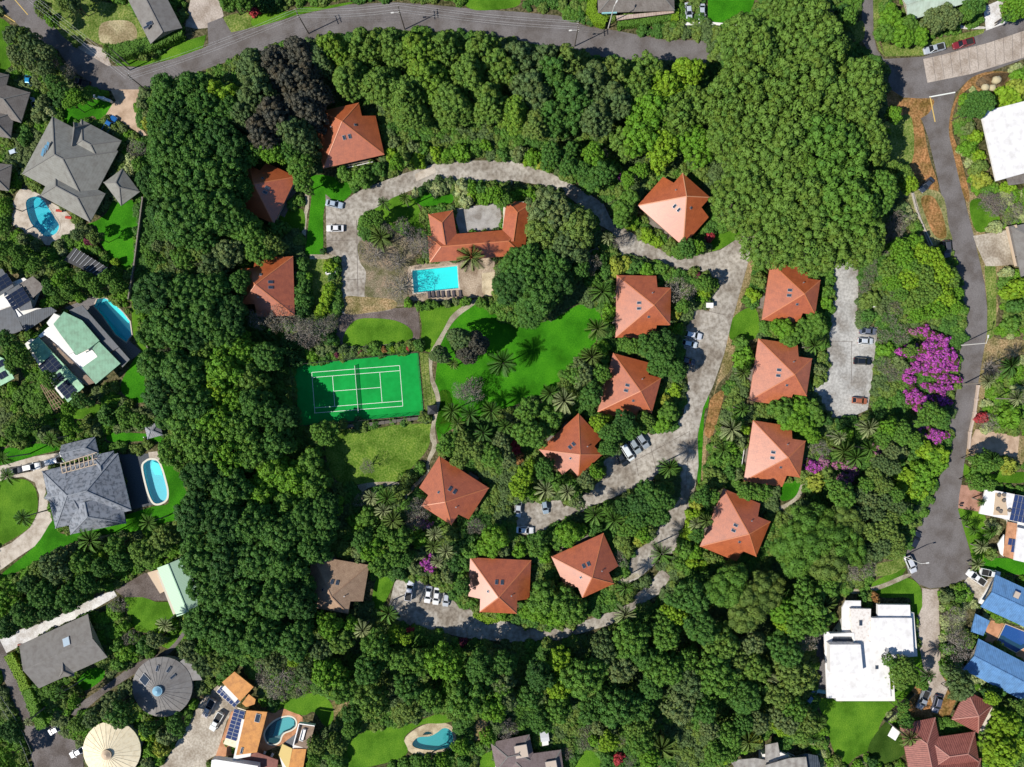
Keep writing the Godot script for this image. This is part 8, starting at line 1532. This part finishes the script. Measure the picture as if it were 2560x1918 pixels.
func crown_mesh(kind: String, variant: int) -> ArrayMesh:
	var key := "%s%d" % [kind, variant]
	if crowns.has(key): return crowns[key]
	var k: Array = CROWNS[kind]
	var r := RandomNumberGenerator.new()
	r.seed = hash(key)
	var reach: float = k[0]
	var spots: Array[Vector3] = []
	var f1 := r.randf_range(0, TAU)
	var f2 := r.randf_range(0, TAU)
	var lobes: Array[Vector3] = []   # boughs: each carries its own dome of clumps, with gaps between
	var count := {"fine": 13, "tall": 9, "dense": 9, "loose": 7, "knobby": 5, "flat": 8, "twiggy": 5}.get(kind, 3) as int
	for i in count:
		var la := TAU * i * 0.3819 + f1
		var lr := sqrt((i + 0.4) / count) * reach * 0.88
		lobes.append(Vector3(cos(la) * lr + r.randf_range(-0.4, 0.4), r.randf_range(-0.25, 0.3) * reach * float(k[1]), sin(la) * lr + r.randf_range(-0.4, 0.4)))
	for tries in 3800:
		var a := r.randf() * TAU
		var edge: float = reach * (1.0 + k[7] * (0.4 * sin(2 * a + f1) + 0.35 * sin(3 * a + f2) + 0.3 * sin(5 * a + f1 * 2.0) - 0.15))
		var d: float = sqrt(r.randf()) * (edge - k[2] * 0.7)
		var dome: float = pow(maxf(0.0, 1.0 - pow(d / edge, 2.0)), k[6])
		var y: float = reach * k[1] * (2.0 * dome - 0.75) * 0.8 + r.randf_range(-1.0, 1.0) * k[2]
		if r.randf() < 0.2: y -= reach * k[1] * 0.5 * r.randf()
		var p := Vector3(cos(a) * d, y, sin(a) * d)
		var near := 1e9
		var next := 1e9
		var own := Vector3.ZERO
		for l in lobes:
			var ld := Vector2(l.x - p.x, l.z - p.z).length()
			if ld < near:
				next = near
				near = ld
				own = l
			elif ld < next: next = ld
		if count > 3:
			if next - near < k[2] * 0.75 and r.randf() < 0.82: continue
			p.y += own.y + reach * k[1] * 0.3 * (0.6 - near / (reach * 1.1 / sqrt(count)))
		var clear := true
		for q in spots:
			if q.distance_to(p) < k[2] * k[3] * 1.15:
				clear = false
				break
		if clear: spots.append(p)
	var v := PackedVector3Array()
	var n := PackedVector3Array()
	var c := PackedColorArray()
	for s in spots:
		var rb: float = k[2] * r.randf_range(0.75, 1.25)
		var tone := r.randf_range(0.72, 1.22)
		var warm := r.randf_range(-0.12, 0.16)
		for i in int(k[5] * rb * rb / (k[2] * k[2])):
			var dir := Vector3(r.randfn(), r.randfn(), r.randfn()).normalized()
			if dir.y < -0.35: dir.y = -dir.y
			var sq := 0.8 if kind != "flat" else 0.45
			var p := s + Vector3(dir.x, dir.y * sq, dir.z) * rb * r.randf_range(0.72, 1.06)
			var tt := tone * r.randf_range(0.78, 1.22)
			var hue := Color(tt * (1.0 + warm), tt, tt * (1.0 - warm))
			if kind == "spray" and (tone < 0.86 or r.randf() < 0.25): hue = Color(0.22 * tt, 1.9 * tt, 0.07 * tt)   # green leaves among the blossom
			leaf_card(v, n, c, p, dir, k[4] * r.randf_range(0.7, 1.25), hue, r)
	var arr := []
	arr.resize(Mesh.ARRAY_MAX)
	arr[Mesh.ARRAY_VERTEX] = v; arr[Mesh.ARRAY_NORMAL] = n; arr[Mesh.ARRAY_COLOR] = c
	var m := ArrayMesh.new()
	m.add_surface_from_arrays(Mesh.PRIMITIVE_TRIANGLES, arr)
	crowns[key] = m
	return m

func limbs(kind: String, variant: int) -> ArrayMesh:   # tapered trunk and boughs of a tree one unit tall and one unit in reach
	var key := "%s%d" % [kind, variant]
	if bare.has(key): return bare[key]
	var r := RandomNumberGenerator.new()
	r.seed = hash(key) + 5
	var g := Geo.new()
	var lean := Vector3(r.randf_range(-0.05, 0.05), 0, r.randf_range(-0.05, 0.05))
	var fork := 0.42 if kind != "twiggy" else 0.25
	g.tube(Vector3(0, -0.03, 0), lean + Vector3(0, fork, 0), 0.075, 0.05, 8)
	for i in (6 if kind != "twiggy" else 9):
		var a := TAU * i / (6.0 if kind != "twiggy" else 9.0) + r.randf_range(-0.3, 0.3)
		var l := r.randf_range(0.3, 0.5)
		var b := lean + Vector3(cos(a) * l, fork + r.randf_range(0.14, 0.3), sin(a) * l)
		g.tube(lean + Vector3(0, fork - 0.02, 0), b, 0.04, 0.024, 6)
		for j in 3:
			var e := a + r.randf_range(-0.7, 0.7)
			var tip := b + Vector3(cos(e), r.randf_range(0.2, 0.7), sin(e)) * r.randf_range(0.25, 0.42)
			g.tube(b, tip, 0.02, 0.006, 5)
			if kind == "twiggy":
				for q in 4:
					var e2 := e + r.randf_range(-1, 1)
					g.tube(b.lerp(tip, 0.25 + 0.2 * q), tip + Vector3(cos(e2), r.randf_range(-0.2, 0.4), sin(e2)) * 0.22, 0.008, 0.003, 4)
	bare[key] = g.done()
	return bare[key]

func tint(called: String) -> StandardMaterial3D:
	if not tints.has(called):
		var q: Array = TINTS[called]
		tints[called] = leafy(q[0], q[1], q[2])
	return tints[called]

# leaf colours (real-world base colours)
const TINTS := {
	"vivid": [0.113, 0.254, 0.02], "fresh": [0.118, 0.215, 0.034], "lime": [0.181, 0.316, 0.02], "mid": [0.096, 0.209, 0.029], "deep": [0.066, 0.162, 0.028], "dark": [0.043, 0.114, 0.024],
	"olive": [0.135, 0.21, 0.042], "sunny": [0.141, 0.254, 0.027], "sage": [0.135, 0.19, 0.065], "dusk": [0.095, 0.155, 0.05], "grey": [0.24, 0.22, 0.18], "taupe": [0.22, 0.19, 0.17],  # sunny is a yellow-green leaf colour of its own
	"charcoal": [0.085, 0.083, 0.06], "magenta": [0.46, 0.075, 0.42], "pink": [0.4, 0.14, 0.29], "plum": [0.14, 0.03, 0.055], "gold": [0.249, 0.305, 0.04], "pale": [0.316, 0.373, 0.158], "scarlet": [0.4, 0.05, 0.06], "rust": [0.27, 0.14, 0.05],
}

func tree(called: String, category: String, kind: String, colour: String, x: float, z: float, reach: float, tall: float, label: String, group := "") -> void:
	var r := RandomNumberGenerator.new()
	r.seed = hash(Vector2(x, z))
	var t := thing(called, label, category, Vector3(x, 0, z), group)
	var k: Array = CROWNS[kind]
	var s: float = reach / k[0]
	var variant := r.randi() % (3 if kind in ["bush", "loose", "dense", "fine"] else 2)
	var flat_s := s * r.randf_range(0.9, 1.12)
	var low: float = maxf(0.62 * k[1] * k[0] * flat_s, tall - 1.0 * k[1] * k[0] * flat_s)
	put("crown", crown_mesh(kind, variant), tint(colour), t, Transform3D(Basis(Vector3.UP, r.randf() * TAU).scaled(Vector3(s, flat_s, s)), Vector3(0, low, 0)))
	if kind in ["bush", "spray"]:
		put("stem", limbs("bush", 0), M.bark, t, Transform3D(Basis.from_scale(Vector3(reach * 0.9, low * 0.9, reach * 0.9)), Vector3.ZERO))
	else:
		put("trunk", limbs("twiggy" if kind == "twiggy" else "tree", r.randi() % 2), M.pale_bark if kind == "twiggy" else M.bark, t, Transform3D(Basis.from_scale(Vector3(reach * 0.85, low * 1.1, reach * 0.85)), Vector3.ZERO))

func frond_mesh(variant: int) -> ArrayMesh:   # one feather leaf, a unit long, arching out along x
	var r := RandomNumberGenerator.new()
	r.seed = 70 + variant
	var v := PackedVector3Array()
	var n := PackedVector3Array()
	var c := PackedColorArray()
	var droop := [0.25, 0.5, 0.85][variant] as float
	var rise := [0.75, 0.4, 0.1][variant] as float
	var spine := func(q: float) -> Vector3: return Vector3(q * (1.0 - 0.12 * droop * q), rise * q * 0.55 - droop * q * q * 0.75, 0)
	for i in 12:
		var a: Vector3 = spine.call(i / 12.0)
		var b: Vector3 = spine.call((i + 1) / 12.0)
		var w := Vector3(0, 0, 0.014 * (1.0 - i / 14.0))
		for q in [a - w, a + w, b + w, a - w, b + w, b - w]:
			v.append(q); n.append(Vector3.UP); c.append(Color(1.5, 1.4, 1.2))
	for i in 30:
		var q := 0.12 + 0.86 * i / 29.0
		var a: Vector3 = spine.call(q)
		var long := 0.24 * sin(PI * clampf(0.12 + q * 0.8, 0, 1)) + 0.04
		for s in [-1.0, 1.0]:
			var tip: Vector3 = a + Vector3(long * 0.55, -long * r.randf_range(0.2, 0.5), s * long * r.randf_range(0.8, 1.0))
			var wide := Vector3(0.012, 0, 0)
			var tone := r.randf_range(0.7, 1.3)
			var facing := (Vector3(0, 1, 0) + Vector3(0.1, 0, s * 0.4)).normalized()
			for p in [a - wide, a + wide, tip]:
				v.append(p); n.append(facing); c.append(Color(tone, tone, tone))
	var arr := []
	arr.resize(Mesh.ARRAY_MAX)
	arr[Mesh.ARRAY_VERTEX] = v; arr[Mesh.ARRAY_NORMAL] = n; arr[Mesh.ARRAY_COLOR] = c
	var m := ArrayMesh.new()
	m.add_surface_from_arrays(Mesh.PRIMITIVE_TRIANGLES, arr)
	return m

func palm(x: float, z: float, reach: float, tall: float, colour: String, label: String, group := "") -> void:
	if fronds.is_empty():
		for i in 3: fronds.append(frond_mesh(i))
	var r := RandomNumberGenerator.new()
	r.seed = hash(Vector2(x, z)) + 1
	var t := thing("palm_tree", label, "palm tree", Vector3(x, 0, z), group)
	var g := Geo.new()
	var bend := Vector3(r.randf_range(-0.5, 0.5), 0, r.randf_range(-0.5, 0.5))
	var last := Vector3.ZERO
	for i in 6:
		var q := (i + 1) / 6.0
		var next := Vector3(bend.x * q * q - bend.x, tall * q, bend.z * q * q - bend.z)
		if i == 0: last = Vector3(-bend.x, -0.1, -bend.z)
		g.tube(last, next, 0.2 - 0.014 * i, 0.19 - 0.014 * i, 8)
		last = next
	put("trunk", g.done(), M.palm_bark, t)
	for i in 20:
		var ring := i % 3
		var turn := TAU * i / 20.0 * 7.0 + r.randf_range(-0.2, 0.2)
		var s := reach * r.randf_range(0.75, 1.12) * ([0.8, 1.0, 1.05][ring] as float)
		var sag := r.randf_range(0.8, 1.25)
		put("frond", fronds[ring], tint(colour), t, Transform3D(Basis(Vector3.UP, turn).scaled(Vector3(s, s * sag, s)), Vector3(0, tall, 0)))
	for i in 3:   # dead fronds hanging under the crown
		var s := reach * r.randf_range(0.55, 0.8)
		put("frond", fronds[2], tint("rust" if i == 0 else "grey"), t, Transform3D(Basis(Vector3.UP, r.randf() * TAU).scaled(Vector3(s, s * 1.5, s)), Vector3(0, tall - 0.3, 0)))

func hedge(called: String, path: PackedVector2Array, wide: float, high: float, colour: String, label: String, rough := 0.12) -> void:
	var r := RandomNumberGenerator.new()
	r.seed = hash(label)
	var v := PackedVector3Array()
	var n := PackedVector3Array()
	var c := PackedColorArray()
	var base := Vector3(path[0].x, 0, path[0].y)
	var inner := Geo.new()
	inner.off = base
	inner.strip(path, wide * 0.7, 0.0, high * 0.82)
	for i in path.size() - 1:
		var a := Vector3(path[i].x, 0, path[i].y) - base
		var b := Vector3(path[i + 1].x, 0, path[i + 1].y) - base
		var d := (b - a).normalized()
		var s := Vector3(-d.z, 0, d.x)
		var span := a.distance_to(b) + wide * 0.3
		for q in int(span * (wide + 2.0 * high) * 70):
			var u := r.randf_range(-wide * 0.15, span)
			var around := r.randf() * (wide + 2.0 * high)
			var p := a + d * u
			var out := Vector3.UP
			if around < wide: p += s * (around - wide / 2) + Vector3(0, high, 0)
			elif around < wide + high:
				p += s * wide / 2 + Vector3(0, around - wide, 0)
				out = s
			else:
				p += -s * wide / 2 + Vector3(0, around - wide - high, 0)
				out = -s
			p += Vector3(r.randf_range(-1, 1), r.randf_range(-1, 1), r.randf_range(-1, 1)) * rough * 1.6
			var tt := r.randf_range(0.65, 1.3)
			leaf_card(v, n, c, p, out, r.randf_range(0.24, 0.42), Color(tt, tt, tt * 0.95), r)
	var arr := []
	arr.resize(Mesh.ARRAY_MAX)
	arr[Mesh.ARRAY_VERTEX] = v; arr[Mesh.ARRAY_NORMAL] = n; arr[Mesh.ARRAY_COLOR] = c
	var m := ArrayMesh.new()
	m.add_surface_from_arrays(Mesh.PRIMITIVE_TRIANGLES, arr)
	var o := thing(called, label, "hedge", base)
	put("foliage", m, tint(colour), o)
	put("branches", inner.done(), M.hedge_core, o)

func free_spot(p: Vector2, clear := 0.0) -> bool:
	for q in busy:
		if (q[0] as Rect2).grow(clear).has_point(p) and Geometry2D.is_point_in_polygon(p, q[1]): return false
	return true

func keep_clear(p: PackedVector2Array) -> void:
	var b := Rect2(p[0], Vector2.ZERO)
	for q in p: b = b.expand(q)
	busy.append([b, p])

func undergrowth(called: String, area: PackedVector2Array, spacing: float, colours: Array, size: float, label: String) -> void:   # low leafy cover that nobody could count
	var r := RandomNumberGenerator.new()
	r.seed = hash(called) + area.size()
	var b := Rect2(area[0], Vector2.ZERO)
	for q in area: b = b.expand(q)
	var places: Array = []
	for k in colours: places.append([])
	var patch := FastNoiseLite.new()
	patch.frequency = 0.05
	var x := b.position.x
	while x < b.end.x:
		var z := b.position.y
		while z < b.end.y:
			var p := Vector2(x + r.randf_range(-0.5, 0.5) * spacing, z + r.randf_range(-0.5, 0.5) * spacing)
			if Geometry2D.is_point_in_polygon(p, area) and free_spot(p) and free_spot(p + Vector2(0.6, 0.6)) and free_spot(p + Vector2(-0.6, 0.6)) and free_spot(p + Vector2(0.6, -0.6)) and free_spot(p - Vector2(0.6, 0.6)):
				var s := size * r.randf_range(0.55, 1.2)
				var w := clampf(patch.get_noise_2d(p.x, p.y) * 1.2 + 0.5 + r.randf_range(-0.25, 0.25), 0, 0.999)
				places[int(w * colours.size())].append(Transform3D(Basis(Vector3.UP, r.randf() * TAU).scaled(Vector3(s, s * 0.8, s)), Vector3(p.x, 0.2 * s, p.y)))
			z += spacing
		x += spacing
	for k in colours.size():
		if places[k].is_empty(): continue
		var mm := MultiMesh.new()
		mm.transform_format = MultiMesh.TRANSFORM_3D
		mm.mesh = crown_mesh("bush", k % 3)
		mm.instance_count = places[k].size()
		for i in places[k].size(): mm.set_instance_transform(i, places[k][i])
		var o := MultiMeshInstance3D.new()
		o.name = numbered(called)
		o.multimesh = mm
		o.material_override = tint(colours[k])
		o.set_meta("kind", "stuff")
		o.set_meta("label", label)
		o.set_meta("category", "ground cover")
		add_child(o)
